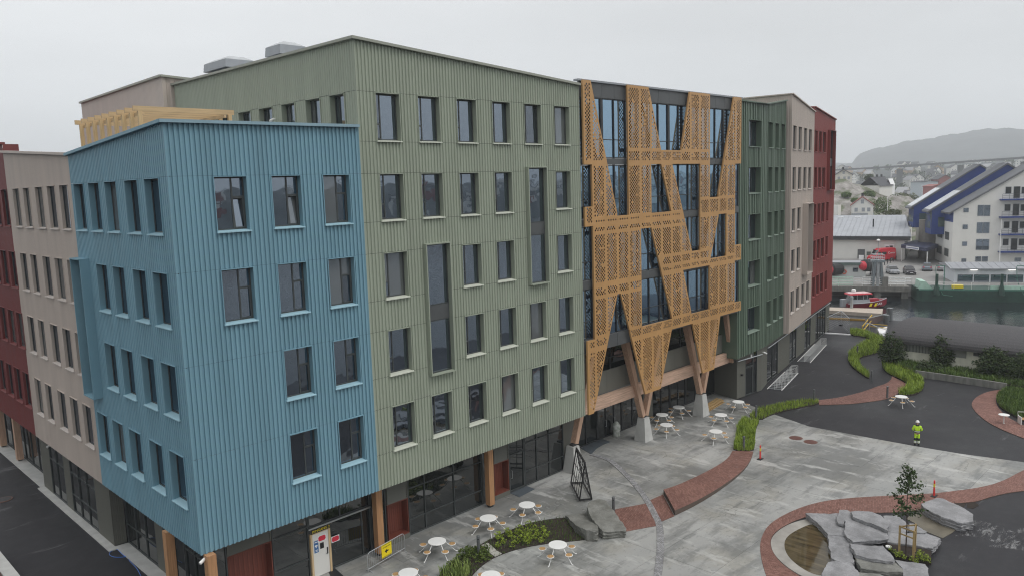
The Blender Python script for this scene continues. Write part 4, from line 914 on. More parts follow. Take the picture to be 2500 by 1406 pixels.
TABS = [(1286.4, 1231.8, 60, 'white picnic table nearest the black frame rack'), (1191.8, 1264.3, 20, 'white picnic table behind the tall bollard and paving steps'), (1067, 1320.8, 45, 'white picnic table beside the crowd barrier with the yellow sign'),
 (1361.5, 1329.2, 50, 'white picnic table between the planting bed and granite strip'), (996.6, 1397.8, 30, 'white picnic table cut by the bottom edge, left of the planting'), (1198, 1404.5, 10, 'white tabletop just peeking in at the bottom edge'),
 (1657, 993.7, 15, 'white picnic table nearest the glass doors under the screen'), (1616.3, 1012, 40, 'white picnic table beside the middle concrete foot'), (1627, 1036.7, 70, 'white picnic table in front of the middle concrete foot'),
 (1760, 1012.5, 25, 'white picnic table beside the timber boards pile'), (1747.7, 1052.7, 55, 'white picnic table next to the square grass bed'), (1802.6, 980.4, 35, 'white picnic table at the dark green block corner'), (2200.3, 967, 62, 'lone white picnic table on the asphalt by the curved grass bed')]
proto = picnic_proto()
for i, (px, py, rz, lab) in enumerate(TABS):
    c = G(px, py, .74); Mw = Matrix.Translation((c.x, c.y, .03 if i < 12 else 0)) @ Matrix.Rotation(R(rz), 4, 'Z')
    o = proto if i == 0 else copy_tree(proto, None, Mw)
    o.matrix_basis = Mw; tag(o, lab, 'picnic table', 'white picnic tables with five wooden seats')
for px, py, lab in ((1169, 1354, 'bollard light beside the three paving steps in the planting bed'), (1498, 1255, 'bollard light behind the big boulders'), (1816, 1100, 'bollard light in the square grass bed'), (1846, 1021, 'bollard light between the square grass bed and the long one'),
        (1987, 980, 'bollard light at the tip of the long grass bed'), (2093, 868, 'bollard light in the grass farthest up the asphalt path'), (2128, 932, 'bollard light at the end of the curved grass strip'), (2166, 972, 'bollard light beside the lone picnic table')):
    c = G(px, py); u = empty('bollard_light', (c.x, c.y, 0), 0, lab, 'bollard', 'grey bollard lights')
    b = MB(); b.lathe([(.085, 0), (.085, .86)], 14, c); b.build('post', BOLL, u); b = MB(); b.lathe([(.06, .86), (.06, .92)], 14, c); b.build('lens', DARK, u); b = MB(); b.lathe([(.087, .92), (.087, 1.06), (.08, 1.07)], 14, c); b.build('cap', BOLL, u)
ORANGE = mat('marker_red', (.72, .055, .05), .5, var=.05)
for px, py, lab in ((1856, 1121, 'red and yellow marker post beside the raised brick path'), (2280, 1212, 'red and yellow marker post behind the flat boulder')):
    c = G(px, py); u = empty('marker_post', (c.x, c.y, 0), 0, lab, 'marker post', 'plastic marker posts')
    b = MB(); b.frust(c, .24, .15, .20, .12, .03, .09); b.build('base', RUBBER, u); b = MB(); b.lathe([(.06, .09), (.05, .62)], 12, c); b.lathe([(.05, .82), (.047, .98), (.02, 1.02)], 12, c); b.build('post', ORANGE, u); b = MB(); b.lathe([(.052, .62), (.05, .82)], 12, c); b.build('reflective_band', mat('band_yellow', (.78, .62, .03), .4), u)
# side table and bench at the right edge
c = G(2450, 1034); u = empty('side_table', (c.x, c.y, 0), 0, 'small round white pedestal table beside the slatted bench', 'table'); b = MB(); b.lathe([(.30, 0), (.30, .03), (.04, .05), (.04, .70)], 20, c); b.build('pedestal', WHITE, u); b = MB(); b.lathe([(.36, .70), (.375, .715), (.36, .73)], 24, c); b.build('tabletop', WHITE, u)
c = G(2490, 1035); TBn = Matrix.Translation((c.x, c.y, 0)) @ Matrix.Rotation(math.atan2(_rt.y, _rt.x)+R(-12), 4, 'Z'); u = empty('slatted_bench', (c.x, c.y, 0), 0, 'pale slatted bench with white end panels at the right edge', 'bench')
b = MB(TBn); b.box(-.06, 0, -.3, .3, 0, .62); b.box(2.2, 2.26, -.3, .3, 0, .62); b.build('end_panel', WHITE, u)
sme = None
for k in range(5):
    b = MB(TBn); b.box(0, 2.2, -.28+k*.115, -.19+k*.115, .42, .46); b.build('slat', SEATW, u)
b = MB(TBn); b.tube([(-.03, .3, .62), (-.03, .42, .85), (2.2, .42, .85)], .02); b.build('back_rail', WHITE, u)
# black frame rack
A, B, C_2, D2 = G(1394, 1184), G(1415, 1226), G(1445, 1223), G(1424, 1183); HR = 2.45
u = empty('frame_rack', (*(A+B+C_2+D2).to_2d()/4, 0), 0, 'black A frame steel rack before the concrete foot', 'rack')
m0 = (A+D2)/2+Vector((0, 0, HR)); m1 = (B+C_2)/2+Vector((0, 0, HR)); b = MB()
for p, q in ((A, B), (B, C_2), (C_2, D2), (D2, A)): b.bar(p+Vector((0, 0, .16)), q+Vector((0, 0, .16)), .07, .09)
b.build('base_frame', BLACKS, u)
b = MB(); b.bar(m0, m1, .09, .09); b.build('ridge_bar', BLACKS, u)
for k in range(6):
    t = k/5
    for s0, s1 in ((A, B), (D2, C_2)):
        b = MB(); p = s0.lerp(s1, t)+Vector((0, 0, .16)); q = m0.lerp(m1, t); w__ = .06 if k in (0, 5) else .026; b.bar(p, q, w__, w__); b.build('upright', BLACKS, u)
for s0, s1 in ((A, B), (D2, C_2)):
    for f_ in (.35, .62): b = MB(); b.bar((s0.lerp(m0, f_)), (s1.lerp(m1, f_)), .03, .03); b.build('cross_bar', BLACKS, u)
# wrapped bin
c = G(1505, 1064); b = MB(); pr = [(.27, 0), (.29, .1), (.28, .45), (.31, .5), (.30, .85), (.25, .95), (.12, 1.12), (.05, 1.16)]; N = 18; vs = []
b.lathe(pr, N, c); b.v = [Vector((c.x+(v.x-c.x)*(1+.10*noise.noise(v*4)), c.y+(v.y-c.y)*(1+.10*noise.noise(v*4+Vector((5, 0, 0)))), v.z+.03*noise.noise(v*5))) for v in b.v]
n = NT('plastic_wrap'); n.base(n.mix(n.rng(n.noise(n.co(), 4, 4), .4, .62, 0, 1), (.36, .40, .34), (.62, .63, .60))); n.rough(.25); n.bump(n.noise(n.co((1, 1, 3)), 9, 3), .5, .03)
b.build('wrapped_bin', n.mat, smooth=True, label='litter bin wrapped in pale plastic by the glass hall doors', cat='bin')
# pile of boards: every board a part of the pile
c0, c1 = G(1712, 1012), G(1768, 977); dv = (c1-c0).normalized(); nv = Vector((-dv.y, dv.x, 0)); u = empty('board_pile', (*((c0+c1)/2).to_2d(), 0), 0, 'pile of long golden timber boards behind the right concrete foot', 'board pile')
BW = wood('board_wood', (.46, .30, .13), 0)
for k in range(9):
    la = k % 3; o_ = -.1+(k % 3)*.27+random.uniform(-.03, .03); z = .05+(k//3)*.07; L0 = random.uniform(.0, .5); b = MB(); p = c0+dv*(L0+.4)+nv*o_; q = c1-dv*(random.uniform(.3, 1.2))+nv*(o_+random.uniform(-.08, .08)); b.bar((p.x, p.y, z+.02), (q.x, q.y, z+.02), .2, .05); b.build('board', BW, u)
# crowd barrier with the yellow sign
q0, q1 = G(899, 1398), G(989, 1345); d = (q1-q0).normalized(); Ln = (q1-q0).length; TQ = frame((q0.x, q0.y, 0), d); u = empty('crowd_barrier', (*((q0+q1)/2).to_2d(), 0), 0, 'galvanised crowd barrier beside the orange timber column', 'barrier')
b = MB(TQ); b.tube([(0, 0, .08), (0, 0, .85), (.06, 0, .98), (.16, 0, 1.04), (Ln-.16, 0, 1.04), (Ln-.06, 0, .98), (Ln, 0, .85), (Ln, 0, .08)], .022); b.tube([(0, 0, .2), (Ln, 0, .2)], .02); b.build('frame', GALV, u)
b = MB(TQ); b.tube([(.12, 0, .2), (.12, 0, 1.03)], .009, 5); bar_me = None
for k in range(1, int(Ln/.13)): b = MB(TQ); b.tube([(k*.13, 0, .2), (k*.13, 0, 1.04)], .009, 5); b.build('bar', GALV, u)
for x in (.1, Ln-.1): b = MB(TQ); b.tube([(x, -.28, .02), (x, -.06, .12), (x, .06, .12), (x, .28, .02)], .018); b.build('foot', GALV, u)
def text(body, size, Mw, m, name, parent=None, ext=.004, align='CENTER', sx=1.):
    cu = bpy.data.curves.new(name, 'FONT'); cu.body = body; cu.size = size; cu.align_x = align; cu.align_y = 'CENTER'; cu.extrude = ext; cu.resolution_u = 3
    t = bpy.data.objects.new(name+'_tmp', cu); COL.objects.link(t); dg = bpy.context.evaluated_depsgraph_get(); me = bpy.data.meshes.new_from_object(t.evaluated_get(dg)); bpy.data.objects.remove(t)
    me.materials.clear(); me.materials.append(m); return inst(name, me, parent, Mw @ Matrix.Diagonal((sx, 1, 1, 1)))
UP = Matrix.Rotation(R(90), 4, 'X')       # text plane: x along the wall, z up, facing -y
def panel(name, T, x0, x1, z0, z1, y, m, parent=None, th=.012, **kw):
    b = MB(T); b.box(x0, x1, y-th, y, z0, z1); return b.build(name, m, parent, **kw)
TS = TQ @ Matrix.Translation((Ln*.49, -.03, .66)); u = empty('arrow_sign', tuple(TS.translation), 0, 'yellow sign with black arrow on the crowd barrier', 'sign'); sgn = u
panel('sign_plate', TS, -.36, .36, -.32, .38, 0, YELLOW, u)
b = MB(TS); b.add([(-.15, -.016, -.02), (.0, -.016, -.14), (.0, -.016, -.06), (.13, -.016, -.06), (.13, -.016, .02), (.0, -.016, .02), (.0, -.016, .10)], [(0, 1, 2, 3, 4, 5, 6)]); b.build('arrow', BLACKP, u)
b = MB(TS)
for k in range(9):
    for z, s in ((.32, 1), (-.31, 1)): x = -.34+k*.078; b.add([(x, -.015, z), (x+.035, -.015, z), (x+.06, -.015, z+.055), (x+.025, -.015, z+.055)], [(0, 1, 2, 3)])
b.build('hazard_stripes', BLACKP, u); text('FOTGJENGERE', .085, TS @ Matrix.Translation((0, -.016, .21)) @ UP, BLACKP, 'lettering', u, .001)
# door 2 with its signs
dz = TGF; u = empty('entrance_door', (18.9, 32.8, 0), 0, 'white site door under the INNGANG 2 sign', 'door')
panel('door_leaf', dz, 18.46, 19.36, .06, 2.28, .0, WHITEW, u, .06)
PINE = wood('pine_frame', (.62, .45, .26), 2, dark=.85)
b = MB(dz); b.box(18.35, 18.455, -.1, .05, .03, 2.32); b.box(19.365, 19.47, -.1, .05, .03, 2.32); b.box(18.456, 19.364, -.09, .05, 2.285, 2.33); b.build('door_frame', PINE, u)
panel('door_window', dz, 18.87, 19.08, 1.42, 1.72, -.06, BLACKP, u); b = MB(dz); b.box(19.24, 19.29, -.1, -.062, 1.05, 1.38); b.tube([(19.26, -.1, 1.1), (19.16, -.12, 1.1)], .012); b.build('door_handle', BLACKS, u)
def octo(T, x, z, w_, h_, y, m): 
    c = .06; b = MB(T); b.add([(x-w_+c, y, z-h_), (x+w_-c, y, z-h_), (x+w_, y, z-h_+c), (x+w_, y, z+h_-c), (x+w_-c, y, z+h_), (x-w_+c, y, z+h_), (x-w_, y, z+h_-c), (x-w_, y, z-h_+c)], [tuple(range(8))]); return b
for x, z, y0, lab in ((19.0, 1.95, -.064, 'red notice with white border on the white door'), (19.78, 1.62, -.02, 'red notice with white border on the dark glass beside the white door')):
    e = empty('red_notice', (x, 32.85+y0, z), 0, lab, 'sign', 'red notices'); panel('notice_sheet', dz, x-.235, x+.235, z-.16, z+.16, y0, WHITEP, e, .004); octo(dz, x, z, .205, .13, y0-.006, REDST).build('red_field', REDST, e)
e = empty('blue_notice', (18.66, 32.78, 1.6), 0, 'blue camera notice on the white door', 'sign'); panel('notice_sheet', dz, 18.54, 18.78, 1.3, 1.92, -.062, BLUEST, e, .004)
b = MB(dz); b.box(18.58, 18.73, -.069, -.067, 1.62, 1.70); b.box(18.63, 18.67, -.069, -.067, 1.55, 1.62); b.box(18.60, 18.75, -.069, -.067, 1.42, 1.45); b.box(18.60, 18.75, -.069, -.067, 1.36, 1.385); b.box(18.57, 18.75, -.069, -.067, 1.82, 1.86); b.build('white_symbol', WHITEP, e)
e = empty('door_sign', (18.9, 32.75, 2.45), 0, 'black sign with yellow letters INNGANG 2 over the white door', 'sign'); panel('sign_plate', dz, 18.4, 19.5, 2.335, 2.545, -.1, BLACKP, e); text('INNGANG 2', .185, dz @ Matrix.Translation((18.95, -.114, 2.44)) @ UP, YELLOW, 'lettering', e, .003, sx=.98)
# security cameras, wall lamps
def small(name, p, dv, lab, cat): 
    b = MB(); p = Vector(p); dv = Vector(dv).normalized(); b.tube([p, p+dv*.16], .025, 6); b.tube([p+dv*.12, p+dv*.42+Vector((0, 0, -.12))], .07, 8); return b.build(name, WHITE, label=lab, cat=cat)
c = G(512, 1358, 3.85); small('security_camera', (c.x-.02, c.y+.12, 3.82), (-1, -.25, 0), 'white camera at the blue block corner under the soffit', 'camera')
p = PLX = TG1 @ Vector((3.4, -.02, 3.75)); small('security_camera', p, (-1, -.2, 0), 'white camera over the left arcade door', 'camera')
p = F(572, 263, 41) ; small('security_camera', (21.46, 38.9, 22.9), (-1, -.3, 0), 'white camera by the pergola end', 'camera')
p = TB2 @ Vector((.05, -.03, 3.6)); small('security_camera', p, (.1, -1, 0), 'white camera at the dark green block corner', 'camera')
p = TA2 @ Vector((2.0, 0, 3.55)); b = MB(TA2); b.box(1.95, 2.1, -.13, -.01, 3.5, 3.68); b.build('wall_lamp', WHITE, label='small white box lamp over the dark green block door', cat='lamp')
b = MB(TA2); b.box(.5, .66, -.2, -.02, 2.05, 2.2); b.build('wall_lamp', BLACKS, label='small black wall lamp left of the dark green block door', cat='lamp')
b = MB(TG2); b.lathe([(.06, 0), (.06, .04)], 10); b.v = [Vector((12.94, 45.2, 1.75))+Vector((-(v.z-0)*.0, 0, 0))+Vector((v.x-13.63 if False else 0, 0, 0)) for v in b.v]
# bike racks: base sheet and a row of bent hoops
def bike_rack(pa, pb, lab):
    a, b_ = G(*pa), G(*pb); d = (b_-a).normalized(); T = frame((a.x, a.y, 0), d); Ln = (b_-a).length; u = empty('bike_rack', (*((a+b_)/2).to_2d(), 0), 0, lab, 'bike rack', 'white bike racks along the wall')
    b = MB(T); n = max(4, int(Ln/.55)); b.box(0, Ln, .0, .06, 0, .05); b.box(0, Ln, 1.25, 1.31, 0, .05); b.build('base_rail', WHITE, u); h = None
    for k in range(n+1):
        x = k*Ln/n; Mx = T @ Matrix.Translation((x, 0, 0))
        if h is None: q = MB(); q.tube([(0, .05, .03), (0, .05, .78), (0, .62, .78), (0, .62, .03)], .024, 5); h = q.mesh('hoop', WHITE); q = MB(); q.box(-.09, .09, .06, 1.25, .01, .045); tr = q.mesh('tread', GALV)
        inst('hoop', h, u, Mx)
        if k < n: inst('tread', tr, u, Mx @ Matrix.Translation((Ln/n*.5, 0, 0)))
    return u
bike_rack((1909, 953), (1949, 911), 'white bike rack nearer the dark green block'); bike_rack((1979, 885), (2018, 842), 'white bike rack farther along, nearer the red block')
# blue hose on the asphalt
n_ = MB(); pts = [(247, 1308), (250, 1325), (265, 1337), (300, 1340), (325, 1345), (318, 1358), (280, 1362), (262, 1352), (285, 1338), (295, 1350), (310, 1362), (330, 1352), (345, 1347), (318, 1350), (312, 1365), (325, 1378), (335, 1388), (346, 1410)]
n_.tube([(p.x, p.y, .03) for p in smooth_line([G(*q) for q in pts], 2)], .016, 5)
pts = [(320, 1338), (335, 1350), (350, 1370), (362, 1380), (370, 1375), (358, 1368), (350, 1378), (375, 1390), (390, 1398), (380, 1405)]
tag(n_.build('blue_hose', mat('blue_hose', (.05, .17, .55), .4)), 'blue hose lying in loops on the asphalt under the left arcade', 'hose')
n_ = MB(); n_.tube([(p.x, p.y, .03) for p in smooth_line([G(*q) for q in pts], 2)], .014, 5); tag(n_.build('blue_cable', mat('blue_cable', (.04, .13, .42), .4)), 'short blue cable tangled at the foot of the arcade glass', 'cable')
# paving steps in the bed
for i, q in enumerate(([(980, 640), (1040, 620), (1078, 650), (1020, 675)], [(1025, 678), (1082, 653), (1112, 685), (1058, 710)], [(1062, 713), (1116, 688), (1160, 712), (1100, 738)])):
    b = MB(); b.prism(GP(q, .1, *r8), .0, .10); tag(b.build('stepping_slab', mat('pale_slab%d' % i, (.40, .39, .35), .8, var=.1)), ('stepping slab in the planting bed, nearest the bollard', 'middle stepping slab of three in the planting bed', 'stepping slab nearest the open plaza')[i], 'paving slab', 'stepping slabs')
# ---- rock slabs
def rock_mat(name, a, b):
    n = NT(name); v = n.co((1, 1, 1)); f = n.noise(v, 1.5, 6, .65); g = n.noise(n.co(), 14, 4, .7); st = n.noise(n.co((.6, 3, 1), (0, 0, R(35))), .9, 5, .7)
    c = n.mix(n.rng(f, .35, .65, 0, 1), a, b); c = n.mix(n.rng(g, .4, .7, 0, .45), c, sc(a, .6)); c = n.mix(n.rng(st, .66, .74, 0, .55), c, (.55, .55, .55))
    n.base(c); n.rough(n.rng(f, .3, .7, .5, .85)); n.bump(g, .5, .03); return n.mat
ROCK = rock_mat('grey_slate', (.185, .185, .19), (.34, .34, .35)); ROCKD = rock_mat('mossy_slate', (.13, .13, .115), (.25, .25, .23))
def rock(px, z0, z1, lab, o=r6, m=None, tilt=(0, 0), seed=0):
    z0 *= .82; z1 *= .82; p0 = GP(px, z1, *o)
    if area2(p0) < 0: p0.reverse()
    rr = random.Random(seed); pts = []
    for a, b in zip(p0, p0[1:]+p0[:1]):
        n = max(1, int((b-a).length/.18))
        for i in range(n):
            t = i/n; q = a.lerp(b, t)
            if i: q += Vector((rr.uniform(-.035, .035), rr.uniform(-.035, .035)))
            pts.append(q)
    c = sum(pts, Vector((0, 0)))/len(pts); b = MB(); n = len(pts)
    def ht(q): return z1+(q.x-c.x)*tilt[0]+(q.y-c.y)*tilt[1]+.03*noise.noise(Vector((q.x*1.3, q.y*1.3, seed)))
    rings = []
    for sc_, f_ in ((.985, 1), (1, .9), (.985, .66), (1.005, .6), (.98, .3), (1.0, .24), (.97, 0)):
        ring = []
        for q in pts:
            k = sc_*(1+.03*noise.noise(Vector((q.x*3, q.y*3, f_*7+seed)))+(rr.uniform(-.018, .018) if f_ < 1 else 0)); e = c+(q-c)*k; zt = ht(e); ring.append((e.x, e.y, z0+(zt-z0)*f_+(0 if f_ in (0, 1) else .03*noise.noise(Vector((q.x*4, q.y*4, seed))))))
        rings.append(ring)
    vs = [v for r_ in rings for v in r_]; fs = []
    for i in range(6):
        for k in range(n): fs.append((i*n+k, (i+1)*n+k, (i+1)*n+(k+1) % n, i*n+(k+1) % n))
    b.add(vs, fs)
    for t in tessellate_polygon([[Vector((v[0], v[1], 0)) for v in rings[0]]]):
        A_3, B_3, C_3 = [rings[0][i] for i in t]
        if (B_3[0]-A_3[0])*(C_3[1]-A_3[1])-(B_3[1]-A_3[1])*(C_3[0]-A_3[0]) < 0: B_3, C_3 = C_3, B_3
        b.add([A_3, B_3, C_3], [(0, 1, 2)])
    return b.build('rock_slab', m or ROCK, label=lab, cat='rock', group='flat rock slabs round the pool')
rock([(595, 685), (690, 683), (800, 690), (885, 684), (960, 700), (1010, 830), (1000, 900), (920, 880), (790, 868), (700, 770)], 0, .42, 'dark flat slab overhanging the pool at its back', seed=1)
rock([(890, 655), (960, 656), (988, 672), (975, 702), (945, 720), (925, 785), (880, 772), (866, 740)], .42, .62, 'small upright slab between the back slab and long top slab', seed=2)
rock([(945, 712), (985, 690), (1100, 755), (1240, 805), (1305, 850), (1315, 908), (1240, 922), (1010, 932), (960, 900), (932, 850)], .35, .62, 'large middle slab below the long top slab', seed=3)
rock([(990, 670), (1060, 660), (1150, 668), (1250, 700), (1327, 770), (1305, 832), (1240, 802), (1100, 750), (1010, 715)], .62, .86, 'long pale slab on top of the pile', seed=4)
rock([(1270, 708), (1400, 704), (1470, 760), (1520, 830), (1420, 862), (1310, 852), (1290, 775)], 0, .5, 'pale slab behind the staked tree', seed=5)
rock([(1500, 772), (1540, 774), (1652, 842), (1640, 856), (1570, 852), (1495, 835)], .3, .58, 'thin wedge slab right of the staked tree', seed=6)
rock([(1310, 852), (1420, 862), (1560, 854), (1650, 856), (1775, 905), (1704, 988), (1560, 965), (1310, 932)], .05, .5, 'wide slab right of the staked tree beside the asphalt', seed=7)
rock([(790, 868), (925, 884), (975, 935), (1012, 1060), (1020, 1112), (900, 1108), (822, 1080), (798, 960)], 0, .36, 'low wet slab between the pool and the pile', seed=8)
rock([(1025, 1075), (1180, 1090), (1370, 1105), (1442, 1170), (1447, 1200), (1300, 1196), (1076, 1162)], .05, .42, 'brownish lower step slab', m=ROCKD, seed=10)
rock([(972, 945), (1130, 965), (1272, 965), (1332, 1030), (1370, 1082), (1360, 1106), (1180, 1086), (1035, 1050)], .3, .62, 'thick slab in front of the middle slab', seed=9)
rock([(1370, 1088), (1640, 1128), (1666, 1160), (1668, 1270), (1450, 1270), (1442, 1172)], 0, .4, 'pale square slab at the bottom edge beside the asphalt', seed=11)
rock([(790, 1108), (900, 1094), (1000, 1120), (1060, 1200), (1050, 1290), (700, 1290), (745, 1190)], 0, .34, 'pale slab at the bottom edge in front of the pool', seed=12)
rock([(1060, 1200), (1240, 1210), (1300, 1240), (1300, 1300), (1050, 1300)], 0, .3, 'greenish slab cut by the bottom edge', m=ROCKD, seed=15)
rock([(1600, 600), (1740, 548), (1792, 556), (1960, 632), (2055, 690), (2062, 755), (1960, 772), (1780, 718), (1625, 632)], 0, .6, 'big lone flat boulder beside the brick path and asphalt', seed=13)
rock([(1710, 350), (1780, 335), (1900, 328), (1950, 380), (2005, 520), (1992, 556), (1900, 552), (1800, 478)], 0, .5, 'left mossy boulder at the end of the planting bed', r8, ROCKD, (-.1, -.1), 20)
rock([(1900, 320), (1920, 285), (2000, 263), (2060, 270), (2180, 390), (2242, 468), (2240, 488), (2150, 492), (2040, 500), (1940, 400)], 0, .78, 'right mossy boulder leaning on its neighbour by the bricks', r8, ROCKD, (.05, .08), 21)

# ================================================================== plants
def leaf_mat(name, a, b, tr=.0):
    n = NT(name); at = n.n('Attribute', attribute_name='rnd'); n.base(n.mix(at.outputs['Fac'], a, b)); n.rough(.6); n.b.inputs['Specular IOR Level'].default_value = .25
    return n.mat
GRASS = leaf_mat('fresh_grass', (.10, .175, .015), (.34, .44, .06)); GRASSD = leaf_mat('dark_grass', (.04, .085, .016), (.15, .22, .05)); LEAFD = leaf_mat('bush_leaf', (.02, .042, .014), (.075, .105, .035))
LEAFY = leaf_mat('lime_leaf', (.10, .16, .015), (.28, .34, .04)); LEAFT = leaf_mat('tree_leaf', (.018, .035, .012), (.07, .11, .035)); BARK = mat('bark', (.06, .045, .035), .9); LEAFO = leaf_mat('olive_bush_leaf', (.05, .065, .02), (.12, .135, .045))
def blades(poly, n, h0, h1, w_, m, z=.08, name='grass', lean=.35, excl=None):
    x0 = min(p[0] for p in poly); x1 = max(p[0] for p in poly); y0 = min(p[1] for p in poly); y1 = max(p[1] for p in poly); b = MB(); k = 0; tries = 0
    while k < n and tries < n*30:
        tries += 1; x = random.uniform(x0, x1); y = random.uniform(y0, y1)
        if not inside(poly, x, y) or (excl and excl(x, y)): continue
        if noise.noise(Vector((x*.9, y*.9, 3))) < -.28 and random.random() < .7: continue
        k += 1; a = random.uniform(0, 6.283); h = random.uniform(h0, h1)*(1+.35*noise.noise(Vector((x*.7, y*.7, 0)))); l = h*random.uniform(.1, lean); dx, dy = math.cos(a), math.sin(a); wx, wy = -dy*w_/2, dx*w_/2
        b.rv = min(1, max(0, .5+.45*noise.noise(Vector((x*1.5, y*1.5, 9)))+random.uniform(-.25, .25))) or .01
        b.add([(x-wx, y-wy, z), (x+wx, y+wy, z), (x+wx*.8+dx*l*.35, y+wy*.8+dy*l*.35, z+h*.6), (x-wx*.8+dx*l*.35, y-wy*.8+dy*l*.35, z+h*.6), (x+dx*l, y+dy*l, z+h)], [(0, 1, 2, 3), (3, 2, 4)])
    return tag(b.build(name, m), kind='stuff')
blades(bedB, 3400, .18, .46, .03, GRASS, lean=.6); blades(bedC, 2200, .10, .30, .03, GRASS, lean=.6); blades(bedD, 6500, .22, .62, .045, GRASS, lean=.6); blades(bedE, 6500, .22, .65, .045, GRASS, lean=.6); blades(bedF, 9000, .18, .45, .05, GRASSD, z=.13)
blades([tuple(p) for p in rg], 9000, .12, .5, .06, GRASSD, z=.48, lean=.6)
blades(bedA, 1500, .06, .2, .03, GRASSD, z=.05, excl=lambda x, y: False)
gb = GP([(620, 914), (760, 800), (900, 860), (860, 960), (700, 1000)], 0, *r8); blades([tuple(p) for p in gb], 260, .25, .6, .05, leaf_mat('reed', (.10, .16, .03), (.26, .32, .09)), z=.05, lean=.6)
def clump(name, c, r_, h_, n, ls, m, lab=None, cat=None, grp=None, parent=None, hollow=.35, seed=None, stem=None):
    rr = random.Random(seed if seed is not None else random.random()); b = MB(); c = Vector(c); k = 0
    off = Vector((rr.uniform(0, 50), rr.uniform(0, 50), 0))
    while k < n:
        v = Vector((rr.uniform(-1, 1), rr.uniform(-1, 1), rr.uniform(-1, 1))); l = v.length
        if l > 1 or l < hollow: continue
        lump = 1+.38*noise.noise(v*2.1+off)
        if noise.noise(v*3.3+off*2) < -.22: k += .3; continue
        p = c+Vector((v.x*r_*lump, v.y*r_*lump, h_*.5+v.z*h_*.5*lump)); a = Vector((rr.gauss(0, 1), rr.gauss(0, 1), rr.gauss(0, .6))).normalized(); d = a.cross(Vector((rr.gauss(0, 1), rr.gauss(0, 1), rr.gauss(0, 1)))).normalized(); s_ = ls*rr.uniform(.6, 1.3)
        b.rv = min(1, max(.01, .45+.3*noise.noise(p*1.3)+rr.uniform(-.3, .3)))
        b.add([p-a*s_, p+d*s_*.45, p+a*s_, p-d*s_*.45], [(0, 1, 2, 3)]); k += 1
    return b
def bush(c, r_, h_, n, ls, m, lab, cat='bush', grp=None, seed=1, stems=5, z=0):
    u = empty('bush', (c[0], c[1], z), 0, lab, cat, grp); rr = random.Random(seed); fb = MB()
    for k, (dx, dy, kr, kh, kn) in enumerate(((0, 0, .72, 1, .42), (-.5, .12, .55, .72, .22), (.52, -.1, .58, .8, .24), (.1, -.35, .5, .6, .12), (-.15, .3, .45, 1.08, .1))):
        q = clump('', (c[0]+(_rt.x*dx+_fw.x*dy)*r_, c[1]+(_rt.y*dx+_fw.y*dy)*r_, z+h_*.04), r_*kr, h_*kh, n*kn, ls, m, seed=seed*7+k, hollow=.2); fb.v += q.v; b0 = len(fb.v)-len(q.v); fb.f += [[i+b0 for i in f] for f in q.f]; fb.m += q.m; fb.r += q.r
    fb.build('foliage', m, u); b = MB()
    for k in range(stems):
        a = rr.uniform(0, 6.28); b.tube([(c[0]+.1*math.cos(a), c[1]+.1*math.sin(a), z), (c[0]+r_*.3*math.cos(a), c[1]+r_*.3*math.sin(a), z+h_*.5), (c[0]+r_*.55*math.cos(a), c[1]+r_*.55*math.sin(a), z+h_*.85)], .05, 5, .015)
    b.build('stems', BARK, u); return u
def bz(px, py): p = G(px, py, .5); return (p.x, p.y)
bush(bz(2176, 884), 1.25, 3.0, 2600, .13, LEAFD, 'dark bush climbing the boathouse left corner', seed=3, z=.3)
bush(bz(2300, 895), 1.1, 2.9, 2300, .13, LEAFD, 'tall dark bush before the boathouse, second from left', seed=4, z=.45)
bush(bz(2428, 917), 1.55, 2.5, 3600, .14, LEAFD, 'broad dark bush before the boathouse wall, right of the pale gap', seed=5, z=.45)
bush(bz(2502, 930), 1.6, 2.4, 3000, .13, LEAFD, 'dark bush at the right edge before the boathouse', seed=6, z=.45)
bush(bz(2262, 880), .9, 2.3, 700, .10, LEAFO, 'thin bare brushwood against the pale boathouse wall', seed=8, z=.4, stems=14)
bush((78.0, 22.6), 1.1, 1.0, 1300, .11, LEAFD, 'low rounded shrub at the left end of the retaining wall', seed=9, z=.4)
# small lime perennials: each a plant of its own
pr = [(1140, 575), (1180, 610), (1230, 560), (1215, 520), (1290, 530), (1320, 515), (1275, 605), (1340, 560), (1370, 520), (1400, 535), (1450, 500), (1400, 590), (1450, 570), (1380, 605), (1320, 590), (1510, 600), (1550, 555), (1390, 470), (1480, 540), (1130, 640), (1250, 640), (1530, 500)]
pme = clump('', (0, 0, 0), .2, .42, 46, .075, LEAFY, hollow=.2, seed=31).mesh('lime_shrub', LEAFY)
for i, (x, y) in enumerate(pr):
    p = G(900+x/3.571, 1150+y/3.571, .2); o = bpy.data.objects.new('lime_shrub', pme); s_ = random.uniform(.75, 1.25); place(o, None, Matrix.Translation((p.x, p.y, .05)) @ Matrix.Rotation(random.uniform(0, 6), 4, 'Z') @ Matrix.Scale(s_, 4)); tag(o, 'lime green leafy perennial in the dark planting bed', 'plant', 'lime green perennials in the planting bed')
bb = clump('', (0, 0, 0), .28, .42, 90, .07, GRASSD, hollow=.1, seed=41).mesh('low_plant', leaf_mat('mixed_leaf', (.03, .06, .012), (.15, .19, .04)))
